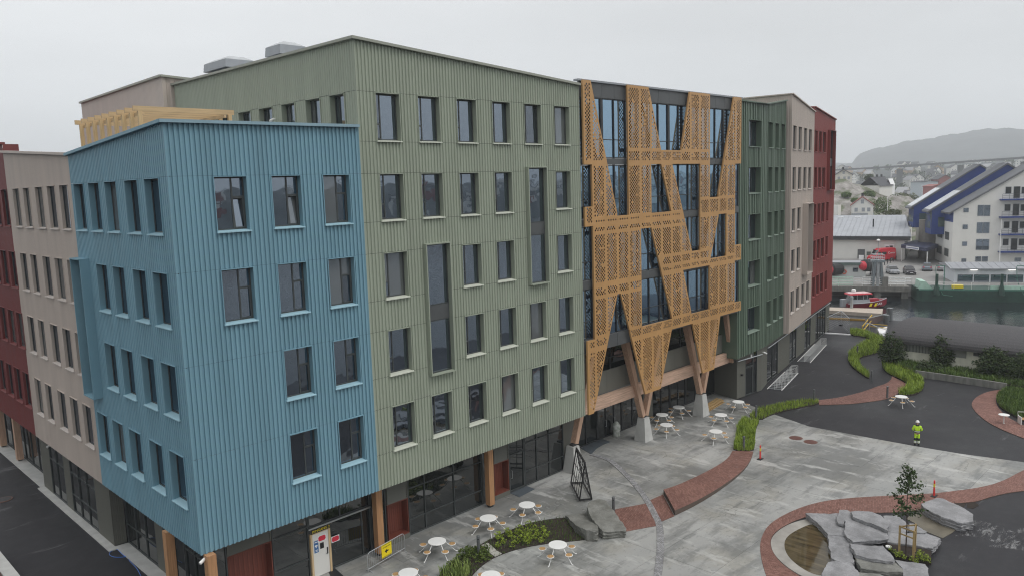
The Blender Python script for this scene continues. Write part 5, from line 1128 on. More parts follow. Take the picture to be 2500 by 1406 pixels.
for i, (x, y) in enumerate([(720, 830), (770, 790), (800, 760), (860, 760), (900, 740), (850, 800), (920, 710), (880, 700), (960, 780), (1000, 740), (1030, 760), (780, 850), (830, 730), (940, 690), (1010, 700)]):
    p = G(900+x/3.571, 1150+y/3.571, .1); o = bpy.data.objects.new('low_plant', bb); place(o, None, Matrix.Translation((p.x, p.y, .05)) @ Matrix.Rotation(random.uniform(0, 6), 4, 'Z') @ Matrix.Scale(random.uniform(.7, 1.2), 4)); tag(o, 'low green plant in the bed around the tall bollard', 'plant', 'low green plants left of the stepping slabs')
# soil and plants under the staked tree
ts = GP([(1270, 965), (1360, 965), (1500, 1000), (1690, 1050), (1690, 1130), (1640, 1128), (1380, 1088), (1340, 1030)], .05, *r6); b = MB(); b.prism(ts, 0, .3); tag(b.build('tree_pit_soil', SOIL), kind='structure')
for i, (x, y) in enumerate([(1400, 1060), (1460, 1075), (1520, 1090), (1580, 1075), (1620, 1090), (1660, 1100), (1430, 1040), (1600, 1045), (1650, 1065), (1370, 1020), (1560, 1110), (1330, 1000)]):
    p = G(1800+x/3.571, 1060+y/3.571, .35); o = bpy.data.objects.new('lime_shrub', pme); place(o, None, Matrix.Translation((p.x, p.y, .28)) @ Matrix.Rotation(i, 4, 'Z') @ Matrix.Scale(random.uniform(.5, .85), 4)); tag(o, 'small lime plant in the tree pit among the rock slabs', 'plant', 'lime plants in the tree pit')
c = G(2211, 1352, .3); b = MB(); b.lathe([(.14, .3), (.14, .36), (.12, .37)], 16, G(2169, 1335, .3).to_2d().to_3d()); b.build('ground_lamp', WHITE, label='small round white ground lamp in the tree pit', cat='lamp')
tr = empty('young_tree', (c.x, c.y, .3), 0, 'young staked tree with thin trunk among the rock slabs', 'tree')
b = MB(); b.tube([(c.x, c.y, .28), (c.x+.03, c.y, 1.8), (c.x-.02, c.y+.02, 3.0), (c.x+.05, c.y, 4.5)], .035, 7, .012)
rr = random.Random(12)
cr = MB()
for k in range(17):
    z = 2.15+k*.15; a = k*2.4; L0 = .8*(.30+.62*math.sin(min(1, (k+2)/15)*math.pi)**.8)*(rr.uniform(.75, 1.1)); p0 = Vector((c.x, c.y, z)); p1 = p0+Vector((math.cos(a)*L0, math.sin(a)*L0, .28*L0+.1)); b.tube([p0, p0.lerp(p1, .5)+Vector((0, 0, .03)), p1], .012, 4, .004)
    for q in range(48):
        t = rr.uniform(.4, 1.15); p = p0.lerp(p1, t)+Vector((rr.gauss(0, .10), rr.gauss(0, .10), rr.gauss(-.02, .09))); a3 = Vector((rr.gauss(0, 1), rr.gauss(0, 1), rr.gauss(-.4, .5))).normalized(); d3 = a3.cross(Vector((rr.gauss(0, 1), rr.gauss(0, 1), rr.gauss(0, 1)))).normalized(); s_ = rr.uniform(.055, .09)
        cr.rv = rr.uniform(.02, 1); cr.add([p-a3*s_, p+d3*s_*.7, p+a3*s_, p-d3*s_*.7], [(0, 1, 2, 3)])
b.build('trunk', BARK, tr); cr.build('crown', LEAFT, tr)
st = empty('tree_stakes', (c.x, c.y, .3), 0, 'three timber stakes with cross rails around the young tree', 'tree stakes'); SW = wood('stake_wood', (.40, .28, .12)); ps = [G(1800+x/3.571, 1060+y/3.571, .3) for x, y in ((1410, 1035), (1533, 1085), (1548, 1020))]
for p in ps: b = MB(); b.box(p.x-.04, p.x+.04, p.y-.04, p.y+.04, .2, 1.75); b.build('stake', SW, st)
for i in range(3):
    for z in (1.7, 1.35): 
        if z < 1.5 and i == 2: continue
        b = MB(); p, q = ps[i], ps[(i+1) % 3]; b.bar((p.x, p.y, z), (q.x, q.y, z), .03, .07); b.build('rail', SW, st)

# ================================================================== person in high-visibility clothing
def skin(name, nodes, edges, m, parent, sub=2, root=0):
    me = bpy.data.meshes.new(name); me.from_pydata([n[:3] for n in nodes], edges, []); o = bpy.data.objects.new(name, me); COL.objects.link(o)
    md = o.modifiers.new('skin', 'SKIN'); md.use_smooth_shade = True
    for i, n in enumerate(nodes): me.skin_vertices[0].data[i].radius = (n[3], n[4] if len(n) > 4 else n[3])
    me.skin_vertices[0].data[root].use_root = True
    s = o.modifiers.new('sub', 'SUBSURF'); s.levels = s.render_levels = sub
    dg = bpy.context.evaluated_depsgraph_get(); m2 = bpy.data.meshes.new_from_object(o.evaluated_get(dg)); bpy.data.objects.remove(o)
    m2.materials.clear(); m2.name = name
    for x in (m if isinstance(m, (list, tuple)) else [m]): m2.materials.append(x)
    return inst(name, m2, parent, wm(parent))
c = G(2238, 1087); pe = empty('person', (c.x, c.y, .03), math.atan2(-c.y, -c.x)-R(90)+math.pi+R(4), 'person in yellow-green high visibility clothes and white helmet, hands joined in front', 'person')
SKINM = mat('skin_tone', (.42, .25, .18), .6); HIV = mat('hivis_yellow', (.50, .78, .03), .6, var=.15, scale=8); NAVY = mat('dark_cloth', (.012, .016, .018), .8); REFL = mat('reflective_tape', (.62, .66, .58), .35)
# the person faces local +Y... towards the camera; x = their right/left
skin('body', [(0, 0, .95, .10), (0, .0, 1.2, .10), (0, -.01, 1.42, .06), (0, .01, 1.50, .05), (0, .035, 1.58, .075, .08), (0, .05, 1.67, .085, .09)] +
     [(-.17, 0, 1.38, .05), (-.27, .02, 1.12, .04), (-.14, .19, 1.02, .032), (-.07, .23, 1.02, .03), (.17, 0, 1.38, .05), (.27, .02, 1.12, .04), (.14, .19, 1.02, .032), (.07, .23, 1.02, .03), (-.09, 0, .85, .07), (-.10, .01, .48, .05), (-.11, 0, .1, .04), (.09, 0, .85, .07), (.10, .01, .48, .05), (.11, 0, .1, .04)],
     [(0, 1), (1, 2), (2, 3), (3, 4), (4, 5), (2, 6), (6, 7), (7, 8), (8, 9), (2, 10), (10, 11), (11, 12), (12, 13), (0, 14), (14, 15), (15, 16), (0, 17), (17, 18), (18, 19)], SKINM, pe)
for sx in (-1, 1):       # fingers rooted in the palms, closed on each other
    for k in range(4): skin('finger', [(sx*.07, .22+.012*k, 1.035-.014*k, .010), (sx*.03, .245+.004*k, 1.03-.018*k, .009), (sx*-.01, .24, 1.02-.018*k, .008)], [(0, 1), (1, 2)], SKINM, pe, 1)
    skin('thumb', [(sx*.09, .21, 1.05, .011), (sx*.05, .235, 1.07, .010), (sx*.015, .235, 1.065, .009)], [(0, 1), (1, 2)], SKINM, pe, 1)
PM = wm(pe); b = MB(PM)
b.add([(-.012, .13, 1.60), (.012, .13, 1.60), (.017, .165, 1.575), (-.017, .165, 1.575), (0, .135, 1.565)], [(0, 1, 2, 3), (3, 2, 4)]); b.build('nose', SKINM, pe)
for sx in (-1, 1): b = MB(PM); b.box(sx*.035-.014, sx*.035+.014, .115, .128, 1.605, 1.617); b.build('eye', NAVY, pe)
skin('jacket', [(0, 0, .90, .165, .12), (0, 0, 1.08, .17, .125), (0, 0, 1.30, .19, .125), (0, -.01, 1.43, .10, .09), (-.20, -.005, 1.37, .085), (-.30, .02, 1.12, .068), (-.17, .17, 1.02, .052), (.20, -.005, 1.37, .085), (.30, .02, 1.12, .068), (.17, .17, 1.02, .052)],
     [(0, 1), (1, 2), (2, 3), (2, 4), (4, 5), (5, 6), (2, 7), (7, 8), (8, 9)], HIV, pe)
skin('trousers', [(0, 0, .90, .15, .11), (-.095, 0, .78, .10), (-.10, .02, .50, .082), (-.11, 0, .14, .078), (.095, 0, .78, .10), (.10, .02, .50, .082), (.11, 0, .14, .078)], [(0, 1), (1, 2), (2, 3), (0, 4), (4, 5), (5, 6)], HIV, pe)
def bandm(z0, z1, rx, ry, m, name, cx=0, cy=0):
    b = MB(PM); vs = []; N = 20
    for z in (z0, z1): vs += [(cx+rx*math.cos(6.2832*k/N), cy+ry*math.sin(6.2832*k/N), z) for k in range(N)]
    b.add(vs, [(k, (k+1) % N, N+(k+1) % N, N+k) for k in range(N)]); b.build(name, m, pe, smooth=True)
bandm(.99, 1.05, .185, .14, REFL, 'reflective_band'); bandm(1.055, 1.085, .187, .142, NAVY, 'dark_band'); bandm(.93, .985, .182, .138, NAVY, 'dark_band')
for sx in (-1, 1):
    b = MB(PM); b.box(sx*.10-.025, sx*.10+.025, .118, .130, 1.09, 1.42); b.build('reflective_strap', REFL, pe)
    bandm(.36, .54, .092, .094, NAVY, 'knee_patch', sx*.10, .012); bandm(.19, .34, .088, .09, REFL, 'reflective_band', sx*.108, .005)
    skin('boot', [(sx*.11, -.03, .06, .06), (sx*.115, .08, .045, .05), (sx*.12, .15, .04, .04), (sx*.11, -.03, .15, .055)], [(0, 1), (1, 2), (0, 3)], NAVY, pe, 1)
skin('shoulder_yoke', [(0, -.012, 1.44, .105, .095), (-.13, -.01, 1.425, .075), (.13, -.01, 1.425, .075)], [(0, 1), (0, 2)], NAVY, pe, 1)
b = MB(PM); b.lathe([(.135, 1.655), (.128, 1.665), (.122, 1.70), (.10, 1.755), (.06, 1.785), (.0, 1.795)], 20, (0, .045, 0)); b.add([(-.09, .145, 1.665), (.09, .145, 1.665), (.05, .205, 1.65), (-.05, .205, 1.65)], [(0, 1, 2, 3)]); b.build('helmet', WHITE, pe, smooth=True)

# ================================================================== harbour and the far shore
n = NT('harbour_water'); v = n.co((1, 1, 1)); n.base((.012, .017, .019)); n.rough(.06); n.b.inputs['IOR'].default_value = 1.33
h = n.mix(.5, n.noise(n.co((.9, 2.2, 1), (0, 0, R(28))), .55, 5, .6), n.noise(n.co((.5, 1, 1), (0, 0, R(28))), .12, 3)); n.bump(h, .28, .35)
WATER = n.mat
mb = MB(); mb.poly([(-1500, -2600, -2), (4500, -2600, -2), (4500, 2600, -2), (-1500, 2600, -2)]); tag(mb.build('water', WATER), kind='structure')
QD = Vector((.466, -.885)).normalized(); QO = (136.9, 45.4); TQU = frame(QO, QD); TQI = TQU.inverted()
def QV(px, py, yv, T=None):      # a photo point on a vertical plane of a frame: local x and z
    Ti = (T or TQU).inverted(); o = Ti @ CAM; d = Ti.to_3x3() @ ray(px, py); t = (yv-o.y)/d.y; p = o+d*t; return p.x, p.z
DECKC = mat('quay_concrete', (.17, .165, .15), .85, var=.35, scale=1, stretch=(2, 2, .4)); YARD = mat('yard_paving', (.24, .235, .225), .8, var=.15, scale=.5)
mb = MB(TQU); mb.prism([(-70, 3), (80, 3), (80, 330), (-70, 330)], -3.5, .0); tag(mb.build('far_quay', YARD), kind='structure')
mb = MB(TQU); mb.box(-40, 2.2, -.2, 3, -.85, .02); tag(mb.build('quay_deck', DECKC), 'concrete deck of the far quay on dark piles', 'quay')
for k in range(7):
    x = 1.6-k*4.2; mb = MB(TQU); mb.box(x-.5, x+.5, .1, 1.1, -3.5, -.85); tag(mb.build('quay_pile', DECKC), 'concrete pile under the far quay deck', 'pile', 'concrete piles under the far quay')
PALEG = mat('pale_green_paint', (.42, .60, .50), .5); DKGREEN = mat('hull_green', (.018, .055, .04), .5, var=.25, scale=1.5); SEAG = mat('sea_green_paint', (.06, .18, .135), .5)
def railing(T, x0, x1, y, z0, z1, n, m, lab, step=2.0, posts=True):
    u = empty('railing', tuple(T @ Vector(((x0+x1)/2, y, z0))), 0, lab, 'railing')
    for k in range(n):
        z = z0+(z1-z0)*(k+1)/n; b = MB(T); b.tube([(x0, y, z), (x1, y, z)], .06, 5); b.build('rail', m, u)
    q = max(2, int((x1-x0)/step))
    for k in range(q+1): b = MB(T); x = x0+(x1-x0)*k/q; b.tube([(x, y, z0), (x, y, z1)], .035, 5); b.build('post', m, u)
    return u
railing(TQU, -18, -6.5, .2, .0, 1.6, 6, PALEG, 'pale green railing with six bars at the left of the far quay'); railing(TQU, -5, 1.6, .4, 0, 1.5, 4, WHITE, 'white and green railing between the tower and the barge')
railing(TQU, -6, 3, 3.0, .0, 1.1, 2, GALV, 'thin grey railing before the parked cars')
# barge
bg_ = empty('green_barge', tuple(TQU @ Vector((22, 0, -2))), 0, 'long dark green barge with pale rails moored at the far quay', 'barge')
mb = MB(TQU); mb.prism([(3.0, -2.0), (3.6, -2.6), (60, -2.6), (60, 2.6), (3.0, 2.6)], -2.6, 0); mb.build('hull', DKGREEN, bg_)
mb = MB(TQU); mb.box(3.2, 60, -2.63, -2.55, -.22, .02); mb.build('rubbing_strake', SEAG, bg_)
mb = MB(TQU); mb.box(13.5, 60, -2.45, -2.4, .0, .62); mb.build('bulwark', PALEG, bg_)
for k in range(2): mb = MB(TQU); mb.tube([(3.3, -2.4, .62+.48*k), (60, -2.4, .62+.48*k)], .035, 5); mb.build('rail', WHITE, bg_)
for k in range(23): mb = MB(TQU); x = 3.3+k*2.5; mb.tube([(x, -2.4, 0), (x, -2.4, 1.1)], .035, 5); mb.build('rail_post', WHITE, bg_)
mb = MB(TQU); mb.add([(3.2, -2.5, 0), (5.2, -2.5, 0), (4.2, -2.5, 1.2), (3.3, -2.5, 1.3), (3.2, 1, 0), (5.2, 1, 0), (4.2, 1, 1.2), (3.3, 1, 1.3)], [(0, 1, 2, 3), (4, 7, 6, 5), (0, 3, 7, 4), (1, 5, 6, 2), (3, 2, 6, 7)]); mb.build('bow_plate', PALEG, bg_)
mb = MB(TQU); mb.box(8.2, 9.8, -1.9, -1.2, .05, .6); mb.build('deck_winch', YELLOW, bg_)
for x in (5.7, 15.0):
    mb = MB(TQU); mb.lathe([(.5, -.9), (.42, 0), (.22, .9), (.22, 2.5)], 12, (x, -2.75, 0)); mb.build('fender_post', DKGREEN, bg_)
for x, lab in ((6.9, ''), (18.4, '')):
    mb = MB(TQU); mb.tube([(x, -2.1, 0), (x, -2.1, 3.8)], .07, 6); mb.tube([(x, -2.1, 3.75), (x-1.2, -2.1, 3.75), (x-1.3, -2.1, 3.55)], .06, 6); mb.tube([(x-1.3, -2.15, 3.5), (x-1.2, -2.3, 1.5), (x-.8, -2.4, .4), (x-.2, -2.7, -.9), (x+1.2, -2.7, -1.1)], .05, 5); mb.build('hose_davit', SEAG, bg_)
# low white quay building
TW = frame(tuple((TQU @ Vector((0, 6, 0))).to_2d()), QD); lw = empty('low_quay_building', tuple(TW @ Vector((25, 4, 0))), 0, 'low white building with four wide windows behind the barge', 'building')
x0, ze = QV(2331, 655, 6); xr, zr = QV(2322, 640, 10); LX = 48; RG = mat('sheet_roof', (.28, .29, .31), .65, 0, var=.08, scale=.6)
mb = MB(TW); mb.box(x0, LX, 0, 8, 0, ze-.05); mb.build('wall', mat('pale_wall', (.60, .63, .66), .7, var=.04), lw)
mb = MB(TW); xe = x0-.8; mb.add([(xe, -.6, ze), (LX, -.6, ze), (LX, 4, zr), (xe, 4, zr), (LX, 8.6, ze), (xe, 8.6, ze), (xe, -.6, ze-.18), (LX, -.6, ze-.18)], [(0, 1, 2, 3), (3, 2, 4, 5), (6, 7, 1, 0), (0, 3, 5)]); mb.build('roof', RG, lw)
mb = MB(TW)
for k in range(26): x = xe+.4+k*1.2; mb.bar((x, -.6, ze+.02), (x, 4, zr+.02), .05, .05)
mb.build('roof_seams', RG, lw)
for px0, px1 in ((2339, 2373), (2379, 2413), (2420, 2455), (2461, 2496), (2503, 2538)):
    a, zt = QV(px0, 671.5, 6); b_, zb = QV(px1, 691, 6); fr = MB(TW); fr.box(a-.06, b_+.06, -.04, -.01, zb-.06, zt+.06); o = fr.build('window', FRAME, lw); p = MB(TW); p.box(a, b_, -.07, -.045, zb, zt); p.build('pane', GLASS, o)
EM = bpy.data.materials.new('lamp_glow'); EM.use_nodes = True; EM.node_tree.nodes['Principled BSDF'].inputs['Emission Color'].default_value = (1, .95, .85, 1); EM.node_tree.nodes['Principled BSDF'].inputs['Emission Strength'].default_value = 2.0
for px in (2378, 2471): a, z = QV(px, 658, 5.7); mb = MB(TW); mb.box(a-.5, a+.5, -.45, -.2, z-.12, z+.08); mb.build('wall_lamp', EM, lw)
# hotel with three stepped gables
HT = frame((171.9, 46.9), QD); hotel = empty('gabled_hotel', (185, 45, 0), 0, 'white building with three blue sided stepped gables and balconies', 'building')
HBLUE = mat('cobalt_panel', (.018, .045, .20), .5, var=.12, scale=.8); HROOF = mat('hotel_roof', (.14, .145, .155), .85, 0, var=.1, scale=.4)
def poly_px(T, pts, yv): return [(lambda q: (q[0], yv, q[1]))(QV(px, py, yv, T)) for px, py in pts]
w1 = poly_px(HT, [(2316, 650), (2328, 514), (2500, 415)], 0); xl, zl = w1[1][0], w1[1][2]; slope = (w1[2][2]-zl)/(w1[2][0]-xl); XA = w1[2][0]+1.5; ZA = zl+slope*(XA-xl); XR = XA+9; ZRr = ZA-slope*9
mb = MB(HT); mb.poly([(xl, 0, -1), (XR, 0, -1), (XR, 0, ZRr), (XA, 0, ZA), (xl, 0, zl)]); mb.poly([(xl, 0, -1), (xl, 0, zl), (xl, 7, zl), (xl, 7, -1)]); mb.build('wall', WHITEW, hotel)
mb = MB(HT); mb.box(xl-.05, xl+.02, -.02, 7, zl-2.4, zl-.1); mb.build('eave_panel', HBLUE, hotel)
def gable_roof(T, xl, zl, xa, za, xr, zr, y0, y1, ov=.35, th=.35, sky_=False):
    b = MB(T); s_ = (za-zl)/(xa-xl); x_ = xl-.8; z_ = zl-.8*s_+.1
    for (xa0, za0), (xb0, zb0) in (((x_, z_), (xa, za+.1)), ((xa, za+.1), (xr, zr+.1))):
        b.add([(xa0, y0-ov, za0), (xb0, y0-ov, zb0), (xb0, y1, zb0), (xa0, y1, za0), (xa0, y0-ov, za0-th), (xb0, y0-ov, zb0-th), (xb0, y1, zb0-th), (xa0, y1, za0-th)], [(0, 1, 2, 3), (4, 7, 6, 5), (0, 4, 5, 1), (3, 2, 6, 7), (0, 3, 7, 4), (1, 5, 6, 2)])
    return b
gable_roof(HT, xl, zl, XA, ZA, XR, ZRr, 0, 7).build('roof', HROOF, hotel)
for (yv, ye, pl, pa, pr_, pbl, pbr, lf) in ((7.2, 13.2, (2275.7, 510.5), (2459.5, 399), (2492, 418.6), (2275, 573), (2306.8, 573), 2254.7), (17.5, 23, (2231, 502), (2391.9, 401.8), (2406.8, 410.5), (2227, 556), (2255, 560), 2214)):
    a = poly_px(HT, [pl, pa, pr_, pbl], yv); zb = a[3][2]; mb = MB(HT)
    x0_, z0_ = a[0][0], a[0][2]; xa, za = a[1][0], a[1][2]; xr, zr = a[2][0], a[2][2]; xw = xl
    mb.poly([(x0_, yv, zb), (xw+4, yv, zb), (xr, yv, zb), (xr, yv, zr), (xa, yv, za), (x0_, yv, z0_)]); mb.quad((x0_, yv, zb), (x0_, ye, zb), (xw, ye, zb), (xw, yv, zb)); mb.poly([(x0_, ye, zb), (x0_, ye, z0_), (xa, ye, za), (xr, ye, zr), (xr, ye, zb)]); mb.quad((x0_, yv, zb), (x0_, yv, z0_), (x0_, ye, z0_), (x0_, ye, zb)); mb.build('blue_gable', HBLUE, hotel)
    gable_roof(HT, x0_, z0_, xa, za, xr, zr, yv, ye).build('roof', HROOF, hotel)
    s_ = (za-z0_)/(xa-x0_); mb = MB(HT); mb.add([(x0_-.4, yv+.1, z0_-.4*s_+.16), (x0_+5.2, yv+.1, z0_+5.2*s_+.16), (x0_+5.2, ye-.2, z0_+5.2*s_+.16), (x0_-.4, ye-.2, z0_-.4*s_+.16)], [(0, 1, 2, 3)]); mb.build('roof_glazing', mat('skylight', (.62, .64, .66), .25), hotel)
    gl = frame(tuple((HT @ Vector((x0_-.06, ye-.1, 0))).to_2d()), (HT.to_3x3() @ Vector((0, -1, 0))).to_2d()); glazing(hotel, gl, .1, ye-yv-.2, zb+1.2, z0_-.4, 5, (zb+4.0,), mat('pale_glass', (.16, .20, .20), .15), .07)
    b = MB(HT); b.box(x0_+1.2, x0_+3.0, yv-.05, yv+.02, zb+1.6, z0_-1.8); b.build('window', mat('green_glass', (.05, .08, .075), .1), hotel)
    b = MB(HT); b.bar((xa-4, (yv+ye)/2, za+.15), (xa, (yv+ye)/2, za+.3), .5, .3, (0, 0, 1)); b.build('ridge_cap', GALV, hotel)
mb = MB(HT); mb.box(xl+.05, xl+30, 7.2, 36, -1, 8.0); mb.box(xl+6, xl+24, 7.5, 30, 8, 15); mb.build('wall', WHITEW, hotel)
mb = MB(HT); mb.box(xl+9, xl+12.5, 13.3, 17.4, 12, 16.8); mb.build('roof_vent_box', GREYM, hotel)
# windows of the gable front and of the left side
def hwin(px0, py0, px1, py1, yv=0, m=None):
    a, zt = QV(px0, py0, yv, HT); b_, zb = QV(px1, py1, yv, HT); f = MB(HT); f.box(a-.07, b_+.07, yv-.05, yv-.01, zb-.07, zt+.07); o = f.build('window', GREYM, hotel); p = MB(HT); p.box(a, b_, yv-.08, yv-.055, zb, zt); p.build('pane', m or GLASS, o)
for x0_, y0_, x1_, y1_ in ((2353, 509, 2364, 518), (2351, 549.5, 2361.5, 559), (2350, 591, 2360, 600), (2348, 632, 2358, 640), (2388, 502, 2400, 527), (2403, 502, 2416, 527), (2386, 544, 2398, 569), (2401, 544, 2414, 569), (2384, 585, 2396.5, 610), (2399, 585, 2413, 610), (2382, 627, 2394, 638), (2398, 627, 2410.5, 638), (2478, 630, 2492, 638)): hwin(x0_, y0_, x1_, y1_)
for yb in (486.5, 529, 571, 613):
    dx = (613-yb)*.055
    for x0_, x1_, top, bot in ((2449+dx, 2461+dx, -29, -14), (2469+dx, 2482+dx, -30, -3), (2488+dx, 2502+dx, -29, -14)): hwin(x0_, yb+top, x1_, yb+bot, 0, mat('room_glass', (.025, .028, .03), .15))
    a, z = QV(2436+dx*.6, yb, 0, HT); b_ = a+14; mb = MB(HT); mb.box(a, b_, -1.6, -.02, z-.25, z); o = mb.build('balcony', HBLUE, hotel); mb = MB(HT)
    for q in range(12): mb.tube([(a+.1+q*1.2, -1.5, z), (a+.1+q*1.2, -1.5, z+1.0)], .025, 4)
    for zz_ in (.35, .68, 1.0): mb.tube([(a+.1, -1.5, z+zz_), (b_, -1.5, z+zz_)], .025, 4)
    mb.build('balcony_rail', DARK, o)
TLs = frame(tuple((HT @ Vector((xl, 26, 0))).to_2d()), (HT.to_3x3() @ Vector((0, -1, 0))).to_2d())
for zb, zt in ((1.6, 3.2), (5.0, 6.6)):
    for s0 in (20.0, 20.9, 21.8, 22.7, 13.2, 14.1, 15.0, 15.9, 16.8, 8.0, 8.9, 9.8, 3.0, 3.9):
        b = MB(TLs); b.box(s0, s0+.65, -.05, -.01, zb, zt); b.build('window', FRAME, hotel)
for k in range(4): a, z = 22.0+k*.55, 9.1; b = MB(TLs); b.lathe([(.22, 0), (.22, .05)], 10, (a, -.06, z), None); b.build('wall_ornament', DARK, hotel)
b = MB(HT); b.lathe([(2.0, 0), (2.0, 8.5)], 18, (xl-1.0, 16.5, 0)); b.build('stair_drum', mat('drum_concrete', (.20, .185, .165), .8), hotel)
# canopy with a white lettered board
cn = empty('entrance_canopy', tuple(HT @ Vector((-4, 20, 0))), 0, 'blue edged flat canopy over the dark entrance of the white gabled building', 'canopy')
a = HTi = HT.inverted(); c0_ = AT(2200, 597, 186); c1_ = AT(2262, 608, 178); c2_ = AT(2291, 603, 188); c3_ = AT(2235, 594, 200)
mb = MB(); zc_ = 3.6; P4 = [(p.x, p.y) for p in (c0_, c1_, c2_, c3_)]; mb.prism(P4, zc_-.7, zc_, True); mb.build('fascia', mat('navy_fascia', (.018, .024, .065), .6), cn)
for p in (c0_, c1_): mb = MB(); mb.tube([(p.x+.6, p.y, 0), (p.x+.6, p.y, zc_-.8)], .09, 6); mb.build('post', WHITE, cn)
dd_ = (c1_-c0_).to_2d(); TC = frame((c0_.x, c0_.y), dd_); mb = MB(TC); L9 = dd_.length; mb.box(L9*.22, L9*.72, -.08, -.02, zc_-.66, zc_-.1); mb.build('sign_board', WHITEP, cn)
mb = MB(TC)
for k in range(11): x = L9*.24+k*L9*.043; mb.box(x, x+L9*.028, -.1, -.081, zc_-.5, zc_-.26)
mb.build('lettering', HBLUE, cn)
# warehouse
TWH = frame((175.2, 76), (3.7, -13.7)); wh = empty('warehouse', tuple(TWH @ Vector((9, 8, 0))), 0, 'long pale warehouse with grey seamed metal roof', 'building')
a, zr = QV(2215, 524, 17, TWH); e_, ze = QV(2237, 577, -.6, TWH); x9 = QV(2209, 620, 0, TWH)[0]; zr2 = QV(2100, 526, 17, TWH)[1]
mb = MB(TWH); mb.box(-25, x9, 0, 30, 0, ze); mb.build('wall', WHITEW, wh)
mb = MB(TWH); mb.add([(-25, -.8, ze), (x9+1.2, -.8, ze), (x9-1.0, 17, zr2), (-25, 17, zr2), (-25, -.8, ze-.5), (x9+1.2, -.8, ze-.5), (x9+1.0, 34, ze), (-25, 34, ze)], [(0, 1, 2, 3), (4, 5, 1, 0), (3, 2, 6, 7)]); WR = mat('warehouse_roof', (.34, .355, .38), .65, 0, var=.1, scale=.5, stretch=(1, 1, 1)); mb.build('roof', WR, wh)
mb = MB(TWH)
for k in range(36): x = x9+.6-k*1.05; mb.bar((x, -.75, ze+.04), (x-.15, 16.9, zr2+.04), .07, .07)
mb.build('roof_seams', WR, wh)
mb = MB(TWH); mb.box(-25, x9+1, -.95, -.81, ze-.9, ze-.1); mb.build('gutter_fascia', DARK, wh)
for px0, px1, m, pt, pb in ((2094, 2111, FASCIA, 609, 632), (2132, 2147, FASCIA, 609, 632), (2116, 2126, mat('green_door', (.11, .13, .11), .5), 615, 624)):
    a, zt = QV(px0, pt, 0, TWH); b_, zb = QV(px1, pb, 0, TWH); mb = MB(TWH); mb.box(a, b_, -.06, .02, max(.02, zb), zt); mb.build('door', m, wh)
for px in (2052, 2094): a, z = QV(px, 532, 15, TWH); mb = MB(TWH); mb.box(a-.6, a+.6, 14.6, 15.3, z-.5, z+.2); mb.build('roof_light', WHITEP, wh)
for px, pb, hh in ((2132, 550, 1.8), (2128, 567, .9), (2115, 569, 1.4)): a, z = QV(px, pb, 6, TWH); mb = MB(TWH); mb.lathe([(.16, 0), (.16, hh)], 8, (a, 6, z-.4)); mb.build('roof_pipe', DARK, wh)
a, z = QV(2159, 606, -.1, TWH); b_, z2 = QV(2183, 597, -.1, TWH); bs = empty('billboard', tuple(TWH @ Vector(((a+b_)/2, -.3, 0))), 0, 'white board with two dark pictures on the warehouse wall', 'sign'); mb = MB(TWH); mb.box(a, b_, -.2, -.1, z-.6, z2); mb.build('board', WHITEP, bs); mb = MB(TWH); mb.box(a+.25, a+.9, -.23, -.21, z-.1, z+.35); mb.box(b_-.9, b_-.25, -.23, -.21, z, z+.55); mb.build('picture', DARK, bs)
mb = MB(TWH); a, z = QV(2103, 628, -1, TWH); mb.box(a-.5, a+.5, -1.4, -1.0, .02, 1.0); tag(mb.build('white_box', WHITEP), 'white box before the dark warehouse door', 'box')
c = G(2143, 640); lp = empty('street_lamp', (c.x, c.y, 0), 0, 'street lamp with white dome head by the red van', 'street lamp'); b = MB(); b.tube([c, c+Vector((0, 0, 4.6))], .06, 6); b.build('pole', GREYM, lp); b = MB(); b.lathe([(.1, 4.55), (.42, 4.62), (.3, 4.85), (.08, 4.95)], 12, c); b.build('lamp_head', WHITE, lp)
c = G(2462, 700, .5); c = TW @ Vector((QV(2466, 640, 12)[0], 12, 0)); b = MB(); zt = QV(2462, 540, 12)[1]; b.tube([c, Vector((c.x, c.y, zt))], .08, 6, .04); tag(b.build('flagpole', WHITE), 'white flagpole standing before the balconies', 'flagpole')
